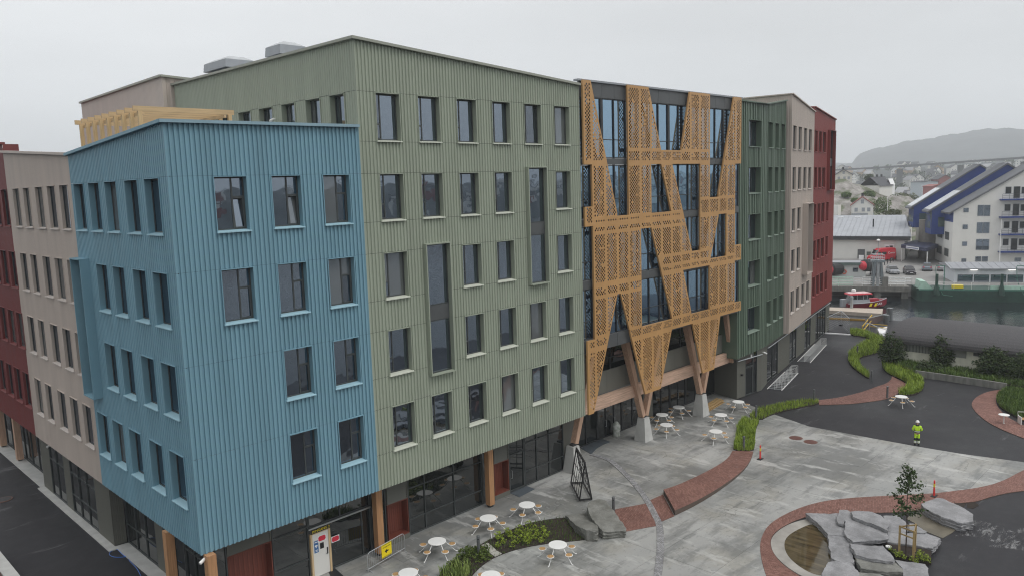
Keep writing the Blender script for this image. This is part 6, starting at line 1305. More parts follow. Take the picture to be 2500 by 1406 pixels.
# vehicles
def loft(secs): 
    b = MB(); n = len(secs[0]); vs = [p for s in secs for p in s]; fs = []
    for i in range(len(secs)-1):
        for k in range(n): fs.append((i*n+k, i*n+(k+1) % n, (i+1)*n+(k+1) % n, (i+1)*n+k))
    fs += [tuple(reversed(range(n))), tuple(range((len(secs)-1)*n, len(secs)*n))]; b.add(vs, fs); return b
def sect(x, w_, z0, z1, tap=.86, r_=.12): 
    return [(x, -w_, z0+.1), (x, -w_+r_*.5, z0), (x, w_-r_*.5, z0), (x, w_, z0+.1), (x, w_*.985, z0+(z1-z0)*.6), (x, w_*tap, z1-r_*.5), (x, w_*tap-r_, z1), (x, -w_*tap+r_, z1), (x, -w_*tap, z1-r_*.5), (x, -w_*.985, z0+(z1-z0)*.6)]
CARGLASS = glass_mat('car_glass', (.008, .009, .01), 1.8)
def vehicle(name, pos, ang, paint_, body, cab, wheels, lab, cat, grp=None, wr=.32, wide=.86):
    T = Matrix.Translation((pos[0], pos[1], 0)) @ Matrix.Rotation(ang, 4, 'Z'); u = empty(name, (pos[0], pos[1], 0), ang, lab, cat, grp)
    b = loft([sect(*s) for s in body]); b.v = [T @ v for v in b.v]; b.build('body', paint_, u)
    if cab:
        b = loft([sect(x, w_, z0, z1, .8, .06) for x, w_, z0, z1 in cab]); b.v = [T @ v for v in b.v]; b.build('windows', CARGLASS, u)
        b = MB(T); z = cab[1][3]; b.box(cab[1][0]+.0, cab[-2][0], -cab[1][1]*.78, cab[1][1]*.78, z-.02, z+.03); b.build('roof', paint_, u)
    M90 = Matrix.Rotation(R(90), 4, 'X')
    for x in wheels:
        for s in (-1, 1):
            b = MB(T @ Matrix.Translation((x, s*(wide-.08), wr)) @ M90); b.lathe([(wr*.6, -.11), (wr, -.09), (wr, .09), (wr*.6, .11)], 14); o = b.build('wheel', RUBBER, u)
            b = MB(T @ Matrix.Translation((x, s*(wide-.08), wr)) @ M90); b.lathe([(.06, -.12), (wr*.58, -.115), (wr*.58, .115), (.06, .12)], 10); b.build('rim', GALV, o)
    return u, T
def car(px, py, ang, col, lab):
    c = G(px, py); m = mat('car_paint', col, .3, .2, var=.03); u, T = vehicle('parked_car', c, ang, m, [(2.1, .70, .35, .72), (2.0, .82, .25, .80), (.9, .86, .22, .95), (-1.5, .86, .22, 1.0), (-2.05, .82, .28, .98), (-2.15, .72, .38, .8)], [(1.15, .76, .90, .95), (.35, .74, .9, 1.43), (-1.2, .74, .9, 1.46), (-1.95, .74, .9, 1.0)], (1.3, -1.3), lab, 'car', 'cars parked on the far quay')
    for s in (-1, 1):
        b = MB(T); b.box(2.02, 2.1, s*.62-.16, s*.62+.16, .58, .70); b.build('headlight', WHITEP, u); b = MB(T); b.box(-2.16, -2.1, s*.62-.14, s*.62+.14, .72, .9); b.build('tail_light', REDST, u)
    b = MB(T); b.box(2.07, 2.13, -.25, .25, .40, .5); b.build('number_plate', WHITEP, u); return u
base_a = math.atan2(-.466, -.885)
car(2179, 668, base_a+R(4), (.30, .31, .33), 'silver grey car parked right of the steel tower'); car(2220, 669, base_a, (.05, .045, .055), 'dark car parked facing the water beside the silver one'); car(2263, 660, base_a+math.pi-R(10), (.22, .26, .30), 'blue grey estate car half hidden by the barge'); car(2301, 660, base_a+math.pi-R(12), (.34, .34, .36), 'pale grey car at the right end of the parked cars'); car(2139, 672, base_a+R(2), (.015, .016, .02), 'black car parked behind the steel tower')
c = (G(2180, 637)+G(2127, 640))/2; RV = mat('van_red', (.52, .02, .035), .3, var=.04); d = (G(2128, 641)-G(2179, 638)).to_2d(); va = math.atan2(d.y, d.x)-R(2)
u, TV = vehicle('red_van', c+Vector((1.2, .6, 0)), va, RV, [(2.95, .78, .45, .95), (2.8, .95, .3, 1.15), (2.0, 1.0, .28, 1.35), (1.15, 1.0, .28, 2.5), (.7, 1.0, .28, 2.72), (-2.6, 1.0, .28, 2.78), (-2.85, .98, .35, 2.6), (-2.9, .95, .45, 2.4)], None, (1.9, -1.75), 'red high roofed van with white lettering before the warehouse', 'van', None, .36, 1.0)
b = MB(TV); b.add([(2.02, -.82, 1.38), (2.02, .82, 1.38), (1.28, .76, 2.36), (1.28, -.76, 2.36)], [(0, 1, 2, 3)]); b.v = [v+Vector((0, 0, 0)) for v in b.v]; b.T = None; ws = [TV @ Vector(q) for q in ((2.06, -.82, 1.38), (2.06, .82, 1.38), (1.3, .76, 2.38), (1.3, -.76, 2.38))]; b = MB(); b.add(ws, [(0, 1, 2, 3)]); b.build('windscreen', CARGLASS, u)
for s in (-1, 1):
    b = MB(TV); b.box(.75, 1.5, s*1.0-.02*s-.012, s*1.0-.02*s+.03, 1.45, 2.0); b.box(-.5, .55, s*1.0-.02*s-.012, s*1.0-.02*s+.03, 1.45, 2.0); b.build('side_window', CARGLASS, u)
    b = MB(TV); b.box(2.72, 2.9, s*.72-.16, s*.72+.16, .92, 1.1); b.build('headlight', WHITEP, u)
    Mt = TV @ Matrix.Translation((-1.75, s*1.03, 1.75)) @ (Matrix.Rotation(R(180), 4, 'Z') if s > 0 else Matrix.Identity(4)) @ UP; text('Comar', .62, Mt, WHITEP, 'lettering', u, .004)
b = MB(TV); b.box(2.93, 2.97, -.3, .3, .5, .62); b.build('number_plate', WHITEP, u)
# kiosk, fenders, tower
TK = frame(tuple(G(2040, 676).to_2d()), QD); a1 = QV(2114, 660, 0, TK)[0]; zk = QV(2080, 647, 0, TK)[1]; kx_ = empty('white_kiosk', tuple(TK @ Vector((a1/2, 1.5, 0))), 0, 'white quay kiosk with green roof edge and a life ring', 'kiosk')
mb = MB(TK); mb.box(-1, a1, 0, 3, 0, zk); mb.build('wall', mat('kiosk_wall', (.50, .52, .51), .7, var=.04), kx_); mb = MB(TK); mb.box(-1.3, a1+.4, -.4, 3.4, zk, zk+.45); mb.build('roof_edge', mat('kiosk_green', (.09, .13, .12), .5), kx_); mb = MB(TK); mb.box(-1.3, a1+.4, -.4, 3.4, zk+.452, zk+.5); mb.build('roof', RG, kx_)
a, zt = QV(2082, 654, 0, TK); b_, zb = QV(2095, 664, 0, TK); mb = MB(TK); mb.box(a, b_, -.05, .01, zb, zt); o = mb.build('window', FRAME, kx_); mb = MB(TK); mb.box(a+.1, b_-.1, -.07, -.051, zb+.1, zt-.1); mb.build('pane', GLASS, o)
a, z = QV(2061, 664, 0, TK); mb = MB(TK); pts = [(a+.36*math.cos(q*.5236), -.1, z+.36*math.sin(q*.5236)) for q in range(12)]; mb.tube(pts, .1, 6, closed=True); tag(mb.build('life_ring', mat('buoy_orange', (.62, .12, .06), .5)), 'orange life ring on the white kiosk wall', 'life ring')
def fender(px, py, dist, lab):
    c = AT(px, py, dist); u = empty('large_fender', (c.x, c.y, c.z-1.4), 0, lab, 'fender', 'large black fenders with red ends'); M_ = Matrix.Translation(c) @ Matrix.Rotation(math.atan2(-_rt.y, -_rt.x)+R(25), 4, 'Z') @ Matrix.Rotation(R(90), 4, 'Y')
    b = MB(); b.lathe([(.7, -1.5), (1.15, -1.1), (1.15, 1.1), (.9, 1.4)], 14, (0, 0, 0), M_); b.build('drum', RUBBER, u); b = MB(); b.lathe([(.9, 1.4), (.6, 1.9), (.1, 2.1)], 12, (0, 0, 0), M_); b.build('red_end', mat('fender_red', (.50, .03, .05), .5), u)
fender(2039, 657, 156, 'large black fender with red end at the kiosk left side'); fender(2120, 648, 158, 'large black fender with red end behind the steel tower')
tw = empty('steel_tower', tuple(TQU @ Vector((-6, .5, 0))), 0, 'grey steel gantry tower with two splayed legs on the far quay', 'gantry'); TWm = mat('tower_steel', (.20, .23, .245), .5, .2)
def tq(px, py): x, z = QV(px, py, .5); return (x, z)
for (a, b_) in (((2131, 692), (2137, 635)), ((2156, 690), (2150, 635))):
    (x0_, z0_), (x1_, z1_) = tq(*a), tq(*b_)
    for y in (.3, 1.8): b = MB(TQU); b.bar((x0_, y, 0), (x1_, y, z1_), .5, .35); b.build('leg', TWm, tw)
(x0_, z0_), (x1_, z1_) = tq(2134, 637), tq(2154, 637)
b = MB(TQU); b.box(x0_-.4, x1_+.4, .0, 2.1, z1_-.25, z1_+.1); b.build('platform', TWm, tw)
for y in (.1, 2.0):
    for z in (.5, 1.0): b = MB(TQU); b.tube([(x0_-.3, y, z1_+z), (x1_+.3, y, z1_+z)], .04, 5); b.build('rail', GALV, tw)
    for k in range(4): b = MB(TQU); x = x0_-.3+(x1_-x0_+.6)*k/3; b.tube([(x, y, z1_), (x, y, z1_+1.0)], .04, 5); b.build('rail_post', GALV, tw)
b = MB(TQU); xm = (x0_+x1_)/2; b.box(xm-.22, xm+.22, .2, .5, 0, z1_-.3); b.build('ladder', GALV, tw)
b = MB(TQU); x, z = QV(2161, 680, .2); b.box(x-.45, x+.45, -.1, .7, 0, 1.65); tag(b.build('concrete_block', DECKC), 'brown concrete block beside the steel tower', 'block')
for k in range(7):
    p = HT @ Vector((-7.0-k*.9, 13-k*2.2, 0)); b = MB(); b.lathe([(.09, 0), (.09, 1.0), (.05, 1.05)], 8, p); tag(b.build('black_bollard', BLACKS), 'black bollard in the row before the gabled building', 'bollard', 'black bollards before the gabled building')
# rescue boat
A_b, B_b = G(2063, 748, -1.7), G(2164, 742, -1.6); d = (B_b-A_b).to_2d(); bl = d.length; TBo = frame((A_b.x, A_b.y, -2), d); bt = empty('rescue_boat', tuple(TBo @ Vector((bl/2, 0, 0))), 0, 'red rescue boat with SAR lettering at the floating dock', 'boat')
secs = []
for t, w_, k, s in ((0, 1.05, .0, .85), (.3, 1.25, 0, .9), (.6, 1.15, .03, 1.0), (.8, .75, .12, 1.15), (.93, .32, .3, 1.3), (1.0, .04, .7, 1.4)): x = t*bl; secs.append([(x, 0, -.2+k), (x, w_*.75, .05+k*.6), (x, w_, s), (x, -w_, s), (x, -w_*.75, .05+k*.6)])
b = loft(secs); b.v = [TBo @ v for v in b.v]; b.build('hull', mat('hull_red', (.22, .015, .03), .35, var=.05), bt)
b = MB(TBo); b.tube([(0, -1.07, .87), (.3*bl, -1.27, .92), (.6*bl, -1.17, 1.02), (.8*bl, -.77, 1.17), (.93*bl, -.33, 1.32), (bl, 0, 1.42)], .06, 5); b.tube([(0, 1.07, .87), (.3*bl, 1.27, .92), (.6*bl, 1.17, 1.02), (.8*bl, .77, 1.17), (.93*bl, .33, 1.32), (bl, 0, 1.42)], .06, 5); b.build('gunwale', GREYM, bt)
b = MB(TBo); b.frust((.30*bl, 0), 1.6, .95, 1.5, .85, .85, 1.45); b.build('cabin', GREYM, bt); b = MB(TBo); b.frust((.30*bl, 0), 1.45, .84, 1.25, .78, 1.452, 2.2); b.build('cabin_windows', CARGLASS, bt)
for x in (-1.35, -.5, .5, 1.2):
    for s in (-1, 1): b = MB(TBo); b.tube([(.3*bl+x, s*.87, 1.4), (.3*bl+x*.9, s*.8, 2.25)], .05, 5); b.build('cabin_post', GREYM, bt)
b = MB(TBo); b.frust((.31*bl, 0), 1.85, .95, 1.75, .88, 2.2, 2.42); b.build('cabin_roof', mat('roof_red', (.55, .03, .05), .35), bt); b = MB(TBo); b.frust((.31*bl, 0), 1.7, .84, 1.3, .6, 2.422, 2.52); b.build('roof_top', mat('roof_pale', (.62, .42, .42), .4), bt)
b = MB(TBo); b.lathe([(.3, 2.5), (.34, 2.7), (.34, 2.95), (.2, 3.05)], 10, (.2*bl, 0, 0)); b.build('radar', WHITE, bt)
b = MB(TBo); b.box(.52*bl, .78*bl, -.55, .55, 1.0, 1.42); b.build('fore_deck_seat', mat('seat_red', (.33, .02, .04), .5), bt); b = MB(TBo); b.box(-.7, .1, -.35, .35, .3, 1.5); b.build('outboard', GREYM, bt)
text('SAR', .55, TBo @ Matrix.Translation((.76*bl, -.93, .66)) @ Matrix.Rotation(R(9), 4, 'Z') @ UP, WHITEP, 'lettering', bt, .01)
b = MB(TBo)
for x in (.48, .60): b.add([(x*bl, -1.235+.02*(x > .5), .35), (x*bl+.4, -1.22+.05*(x > .5), .35), (x*bl+.6, -1.23+.09*(x > .5), .85), (x*bl+.2, -1.25+.03*(x > .5), .85)], [(0, 1, 2, 3)])
b.build('yellow_stripe', YELLOW, bt)
# floating dock, gangway, piles, temporary fence
DKW = mat('dock_deck', (.42, .36, .30), .8, var=.12); P4 = [G(2012, 750, -1.55), G(2156, 754, -1.55), G(2152, 766, -1.55), G(2012, 757, -1.55)]
mb = MB(); mb.prism([(p.x, p.y) for p in P4], -2.15, -1.5); tag(mb.build('floating_dock', DKW), 'pale timber floating dock before the rescue boat', 'dock')
c = G(2079, 752, -1.5); b = MB(); b.lathe([(.22, -2.5), (.22, .3), (.1, .35)], 12, (c.x, c.y, 0)); tag(b.build('dock_pile', GALV), 'grey steel pile through the floating dock', 'pile')
for px, py, zt, lab in ((2171, 800, 1.6, 'taller grey steel pile by the gangway'), (2163, 806, 1.0, 'nearer grey steel pile by the gangway')): c = G(px, py, -1); b = MB(); b.lathe([(.36, -3), (.36, zt), (.3, zt+.05)], 14, (c.x, c.y, 0)); tag(b.build('steel_pile', BOLL), lab, 'pile')
b = MB()
pk = [G(2024, 779), G(2112, 783)]; b.bar(pk[0]+Vector((0, 0, .12)), pk[1]+Vector((0, 0, .12)), .25, .24); tag(b.build('yellow_kerb', mat('kerb_yellow', (.34, .20, .035), .7)), 'yellow kerb beam along the quay edge', 'kerb')
gw = empty('gangway', tuple(G(2130, 800)), 0, 'gangway with brown sides and yellow stair rails by the boathouse', 'gangway'); YR = mat('rail_yellow', (.55, .36, .03), .5)
g0, g1_ = G(2120, 800), AT(2168, 778, 114); gdir = (g1_-g0); b = MB()
b.bar(g0+Vector((0, 0, .7)), g1_+Vector((0, 0, .2)), .1, .9); b.build('side_panel', mat('gangway_brown', (.11, .075, .065), .6), gw)
b = MB(); b.bar(g0+Vector((0, 0, 1.25)), g1_+Vector((0, 0, .75)), .1, .08); b.build('handrail', GALV, gw)
for a, b_ in (((2105, 803), (2128, 785)), ((2107, 812), (2134, 790))): b = MB(); p, q = G(*a), G(*b_); b.tube([p+Vector((0, 0, .3)), q+Vector((0, 0, .9))], .07, 5); b.tube([p, p+Vector((0, 0, .5))], .06, 5); b.tube([q, q+Vector((0, 0, .9))], .06, 5); b.build('yellow_rail', YR, gw)
for a, b_ in (((2125, 800), (2166, 803)), ((2125, 806), (2164, 810))): b = MB(); b.tube([G(*a)+Vector((0, 0, .5)), G(*b_)+Vector((0, 0, .5))], .05, 5); b.build('low_rail', YR, gw)
b = MB(); b.prism(GP([(2142, 808), (2166, 803), (2160, 818), (2148, 822)]), 0, .35); b.build('landing', WHITEP, gw)
b = MB(); pts = [G(2112, 808), G(2122, 806), G(2140, 815), G(2165, 823)]; b.tube([p+Vector((0, 0, .9)) for p in pts], .05, 5)
for p in pts: b.tube([p, p+Vector((0, 0, .9))], .045, 5)
tag(b.build('hand_rail', GALV), 'bent steel handrail at the quay stair by the boathouse', 'railing')
def fence_panel(pa, pb, lab, h=1.9):
    p, q = G(*pa), G(*pb); u = empty('fence_panel', tuple((p+q)/2), 0, lab, 'fence', 'temporary mesh fence panels on the quay'); b = MB(); b.tube([p, p+Vector((0, 0, h)), q+Vector((0, 0, h)), q], .03, 5); b.build('frame', GALV, u); b = MB()
    for k in range(1, 12): t = k/12; b.tube([p.lerp(q, t), p.lerp(q, t)+Vector((0, 0, h))], .006, 3)
    for k in range(1, 7): b.tube([p+Vector((0, 0, h*k/7)), q+Vector((0, 0, h*k/7))], .006, 3)
    o = b.build('wire_mesh', GALV, u); o['kind'] = 'stuff'
    for e_ in (p, q): b = MB(); b.frust((e_.x, e_.y), .3, .15, .3, .15, 0, .12); b.build('fence_foot', RUBBER, u)
fence_panel((2018, 812), (2053, 794), 'temporary mesh fence panel leaning to the red block corner'); fence_panel((2053, 794), (2073, 815), 'temporary mesh fence panel beside the light kerb')
b = MB(); p, q = G(2014, 814), G(2076, 818); b.bar(p+Vector((0, 0, .06)), q+Vector((0, 0, .06)), .3, .14); tag(b.build('light_kerb', WHITEP), 'white kerb line across the asphalt before the red block end', 'kerb')
# boathouse with a barrel roof
bhd = (bh1-bh0).normalized(); TBH = frame((bh0.x, bh0.y), bhd); SP, RISE, LBH = 10.5, 1.35, 24
bhs = empty('boathouse', tuple(TBH @ Vector((10, 4.5, 0))), 0, 'long pale boathouse with dark barrel roof by the water', 'boathouse')
mb = MB(TBH); mb.box(.5, LBH, .6, SP-.6, 0, 2.75); mb.build('wall', mat('old_plaster', (.74, .73, .62), .85, var=.2, scale=.8, stretch=(1, 1, .6)), bhs)
mb = MB(TBH); N = 18
arc = [(SP/2-SP/2*math.cos(math.pi*k/N), 2.6+RISE*math.sin(math.pi*k/N)) for k in range(N+1)]
for k in range(N):
    (y0, z0), (y1, z1) = arc[k], arc[k+1]; mb.quad((0, y0, z0), (LBH, y0, z0), (LBH, y1, z1), (0, y1, z1))
mb.poly([(.02, y, z) for y, z in reversed(arc)]); mb.box(0, LBH, -.05, .12, 2.35, 2.62)
nf = NT('roof_felt'); vv = nf.co(); nf.base(nf.mix(nf.rng(nf.noise(vv, 22, 4, .75), .4, .68, 0, 1), (.028, .027, .03), (.12, .115, .12))); nf.rough(.8); nf.bump(nf.noise(vv, 30, 3), .4, .03); mb.build('roof', nf.mat, bhs)
mb = MB(TBH)
for x0_, x1_ in ((1.6, 4.3), (5.2, 7.0)): mb.box(x0_, x1_, .55, .605, 1.55, 2.25)
mb.build('window_strip', mat('slit_window', (.24, .25, .23), .4), bhs); mb = MB(TBH)
for k in range(9): mb.box(1.7+k*.29, 1.78+k*.29, .52, .56, 1.55, 2.25)
mb.build('window_bars', FASCIA, bhs)
mb = MB(TBH); mb.box(7.6, 10, .5, .62, 1.9, 2.2); mb.build('lintel', DARK, bhs)

# ---- rocky knoll, cottages, town, bridge, hills
n = NT('knoll_rock'); v = n.co(); f = n.noise(v, .05, 6, .6); g = n.noise(v, .35, 6, .65); st = n.noise(n.co((1, 2, 2)), .12, 5)
geo = n.n('NewGeometry'); sp = n.n('SeparateXYZ'); n.l(geo.outputs['Normal'], sp.inputs[0])
c = n.mix(n.rng(g, .3, .7, 0, 1), (.13, .118, .105), (.36, .34, .32)); c = n.mix(n.rng(st, .5, .6, 0, .8), c, (.06, .085, .025)); c = n.mix(n.rng(f, .54, .62, 0, .7), c, (.07, .06, .035)); n.base(c); n.rough(.9); n.bump(g, .6, 1.0); KNOLL = n.mat
sil = [(1900, 455), (2000, 446), (2040, 443), (2075, 444), (2100, 447), (2125, 462), (2150, 477), (2175, 480), (2200, 483), (2240, 497), (2290, 508), (2340, 515), (2500, 530)]
def silz(px, d):
    for (a, ya), (b_, yb) in zip(sil, sil[1:]):
        if a <= px <= b_: return AT(px, ya+(yb-ya)*(px-a)/(b_-a), d).z
    return 5
mb = MB(); NX, NYY = 90, 46; vs = []; fs = []
for j in range(NYY+1):
    dd = 212+ (370-212)*j/NYY
    for i in range(NX+1):
        px = 1930+(2480-1930)*i/NX; p = AT(px, 450, dd); t = min(1, max(0, (dd-212)/75)); t = t*t*(3-2*t); zt = silz(px, 290); k = 1-max(0, (dd-300)/160)
        nz_ = 8.0*(.45-abs(noise.noise(Vector((p.x*.045, p.y*.045, 1)))))+1.8*noise.noise(Vector((p.x*.09, p.y*.09, 4)))+.5*noise.noise(Vector((p.x*.3, p.y*.3, 7)))
        vs.append((p.x, p.y, .5+(zt-2.2)*t*k+nz_*min(1, t*1.5)*(.6 if dd > 275 else 1)))
for j in range(NYY):
    for i in range(NX): a = j*(NX+1)+i; fs.append((a, a+1, a+NX+2, a+NX+1))
mb.add(vs, fs); tag(mb.build('rocky_knoll', KNOLL, smooth=True), kind='structure')
ROOFD = mat('slate_roof', (.06, .062, .07), .7); ROOFR = mat('red_tile_roof', (.22, .07, .055), .8); CREAM = mat('cream_wall', (.62, .60, .54), .8)
def house(px, py, dist, w_, d_, h_, rh, ang, wall, roof, lab=None, name='house', grp=None, wins=True, parts=True, frontgable=True, cat='house'):
    c = AT(px, py, dist); T = Matrix.Translation(c) @ Matrix.Rotation(ang, 4, 'Z'); u = empty(name, tuple(c), ang, lab, cat, grp)
    b = MB(T); b.box(-w_/2, w_/2, -d_/2, d_/2, -3, h_)
    b.add([(-w_/2, -d_/2, h_), (w_/2, -d_/2, h_), (0, -d_/2, h_+rh), (-w_/2, d_/2, h_), (w_/2, d_/2, h_), (0, d_/2, h_+rh)], [(0, 1, 2), (4, 3, 5)]); b.build('wall', wall, u)
    b = MB(T); o = .35; s_ = rh/(w_/2)
    for sx in (-1, 1): xe = sx*(w_/2+o); ze = h_-o*s_; b.add([(xe, -d_/2-o, ze+.08), (0, -d_/2-o, h_+rh+.08), (0, d_/2+o, h_+rh+.08), (xe, d_/2+o, ze+.08), (xe, -d_/2-o, ze-.12), (0, -d_/2-o, h_+rh-.12), (0, d_/2+o, h_+rh-.12), (xe, d_/2+o, ze-.12)], [(0, 1, 2, 3), (4, 7, 6, 5), (0, 4, 5, 1), (0, 3, 7, 4), (2, 6, 7, 3)])
    rf = b.build('roof', roof, u)
    if wins:
        b = MB(T); b.box(-.3, .3, d_*.1, d_*.1+.6, h_+rh-.4, h_+rh+.9); b.build('chimney', DARK, rf)
        for x, z in ((-w_*.28, h_*.45), (w_*.05, h_*.45), (w_*.30, h_*.45), (0, h_+rh*.35)): b = MB(T); b.box(x-.4, x+.4, -d_/2-.05, -d_/2-.01, z-.5, z+.55); b.build('window', GREYM, u)
    return u
ca = math.atan2(_rt.y, _rt.x)
house(2104.5, 522, 236, 5.4, 6, 2.6, 2.1, ca-R(24), WHITEW, ROOFR, 'small white cottage with red roof below the rocks', grp=None)
b = MB(Matrix.Translation(AT(2104.5, 523, 233)) @ Matrix.Rotation(ca, 4, 'Z')); b.box(-3.0, 3.0, -.6, 0, -1.5, .25); tag(b.build('cottage_terrace', GREYM), 'grey plinth terrace under the red roofed cottage', 'terrace')
house(2058, 443, 318, 5.8, 7, 2.5, 1.8, ca-R(20), CREAM, ROOFD, 'white house on top of the rocky knoll at left')
b = MB(); c = AT(2041, 512, 234); b.box(c.x-1, c.x+1, c.y-1, c.y+1, c.z-2, c.z+1.2); tag(b.build('white_shed', WHITEW), 'small white shed by the red block edge', 'shed')
tc_ = AT(2150, 476, 292); Tt = Matrix.Translation(tc_) @ Matrix.Rotation(ca+R(38), 4, 'Z'); rw = empty('row_house', tuple(tc_), 0, 'white row house with dark roof and three pointed gables on the rocks', 'house')
b = MB(Tt); b.box(-7, 2, -3, 3.5, -3, 3.2); b.build('wall', WHITEW, rw); b = MB(Tt); b.add([(-7.4, -3.4, 3.0), (2.2, -3.4, 3.0), (2.2, .2, 6.1), (-7.4, .2, 6.1), (2.2, 3.9, 3.0), (-7.4, 3.9, 3.0)], [(0, 1, 2, 3), (3, 2, 4, 5)]); b.build('roof', ROOFD, rw)
for k in range(4):
    Tg = Tt @ Matrix.Translation((2.0, -3.0+k*1.85, 0)); b = MB(Tg); b.box(-.2, 1.6, 0, 1.8, -3, 3.4); b.add([(1.6, 0, 3.4), (1.6, 1.8, 3.4), (1.6, .9, 5.3), (-1.5, .9, 5.3), (-1.5, 0, 3.4), (-1.5, 1.8, 3.4)], [(0, 1, 2), (0, 2, 3, 4), (1, 5, 3, 2)]); o = b.build('gable_bay', WHITEP, rw)
    for z in (.6, 2.6): b = MB(Tg); b.box(1.61, 1.66, .55, 1.25, z, z+.9); b.build('window', GREYM, o)
for k in range(2): b = MB(Tt); b.box(-2.5+k*3-.25, -2.5+k*3+.25, -.1, .4, 5.6, 6.8); b.build('chimney', DARK, rw)
b = MB(); c = AT(2166.5, 515, 236); b.tube([c, c+Vector((0, 0, 4.1))], .1, 5, .05); tag(b.build('flagpole', WHITE), 'white flagpole beside the green bush on the knoll', 'flagpole')
def far_bush(px, py, dist, r_, h_, lab, m=None, seed=1): c = AT(px, py, dist); u = empty('bush', tuple(c), 0, lab, 'bush'); clump('', (c.x, c.y, c.z-.6), r_, h_, int(500*r_), .26, m or LEAFO, seed=seed).build('foliage', m or LEAFO, u)
far_bush(2150, 520, 238, 2.6, 5.0, 'green bushy tree right of the red roofed cottage', GRASSD, 11); far_bush(2122, 478, 262, 2.0, 2.0, 'low green scrub before the white row house', GRASSD, 12); far_bush(2205, 490, 285, 4.0, 3.0, 'olive scrub on the slope right of the row house', LEAFO, 13); far_bush(2090, 492, 250, 1.5, 1.6, 'low scrub on the rocks above the cottage', GRASSD, 14); far_bush(2065, 478, 262, 1.6, 1.6, 'low scrub between the bare rocks at left', GRASSD, 15); far_bush(2122, 440, 300, 1.6, 2.6, 'dark round tree behind the row house roof', LEAFD, 16); far_bush(2180, 524, 236, 2.4, 2.0, 'heath scrub above the warehouse roof end', LEAFO, 17)
# bare cliff and sheds to its right
b = MB(); c = AT(2185, 470, 420); 
house(2255, 482, 430, 8, 10, 7.5, .4, ca, mat('shed_pale', (.42, .47, .50), .7), ROOFD, 'pale industrial shed behind the knoll', name='shed', wins=False, cat='shed')
house(2280, 472, 410, 6, 8, 3.2, .8, ca, mat('shed_red', (.27, .08, .075), .7), mat('shed_red_roof', (.26, .09, .08), .7), 'red shed behind the blue gables', name='shed', wins=False, cat='shed')
house(2298, 454, 520, 8, 8, 4, 2.2, ca, mat('shed_red2', (.25, .085, .08), .7), ROOFD, 'taller dull red shed behind the blue gables', name='shed', wins=False, cat='shed')
n = NT('hillside'); v = n.co(); n.base(n.mix(n.rng(n.noise(v, .02, 6, .6), .35, .65, 0, 1), (.016, .024, .024), (.055, .064, .064))); n.rough(.95); HILL = n.mat
def ridge(name, pts, d0, d1, m, base=-3, amp=3., seed=0, nj=14, back=1.25):
    mb = MB(); N = 120; vs = []; fs = []; x0_, x1_ = pts[0][0], pts[-1][0]
    for j in range(nj+1):
        t = j/nj; dd = d0+(d1-d0)*t
        for i in range(N+1):
            px = x0_+(x1_-x0_)*i/N
            for (a, ya), (b_, yb) in zip(pts, pts[1:]):
                if a <= px <= b_: py = ya+(yb-ya)*(px-a)/(b_-a)
            zt = AT(px, py, d1*.93).z; p = AT(px, py, dd); s_ = t*t*(3-2*t); q = s_ if t < .93 else 1-(t-.93)*3
            vs.append((p.x, p.y, base+(zt-base)*q+amp*noise.noise(Vector((p.x/60, p.y/60, seed)))*min(1, t*2)+amp*.5*noise.noise(Vector((p.x/18, p.y/18, seed)))*min(1, t*2)))
    for j in range(nj):
        for i in range(N): a = j*(N+1)+i; fs.append((a, a+1, a+N+2, a+N+1))
    mb.add(vs, fs); return tag(mb.build(name, m, smooth=True), kind='structure')
ridge('town_hillside', [(1700, 424), (2050, 420), (2200, 413), (2350, 405), (2480, 400), (2750, 394), (3000, 390)], 430, 1150, HILL, amp=2.5, seed=3)
ridge('mountain', [(1850, 404), (2000, 398), (2060, 402), (2084, 398), (2088, 386), (2100, 374), (2130, 362), (2180, 349), (2240, 337), (2300, 329), (2360, 318), (2420, 308), (2460, 306), (2500, 311), (2600, 330), (2750, 350), (3000, 370)], 1500, 2700, HILL, base=0, amp=7, seed=5, nj=22)
ridge('far_ridge', [(1700, 402), (1900, 399), (2040, 396), (2075, 397), (2200, 396)], 2600, 3300, HILL, base=0, amp=4, seed=8)
rr = random.Random(77); wl_ = [WHITEW, CREAM, WHITEW, mat('grey_house', (.36, .37, .37), .8), mat('ochre_house', (.42, .30, .20), .8), WHITEW]; rl_ = [ROOFD, mat('grey_roof', (.22, .22, .23), .7), mat('pale_roof', (.34, .34, .35), .6), ROOFD]; wl_[2] = WHITEP
hs = {}
def hz(px, d):
    pts = [(1700, 424), (2050, 420), (2200, 413), (2350, 405), (2480, 400), (2750, 394), (3000, 390)]
    for (a, ya), (b_, yb) in zip(pts, pts[1:]):
        if a <= px <= b_: py = ya+(yb-ya)*(px-a)/(b_-a)
    zt = AT(px, py, 1150*.93).z; t = (d-430)/720; s_ = t*t*(3-2*t); return -3+(zt+3)*s_+1
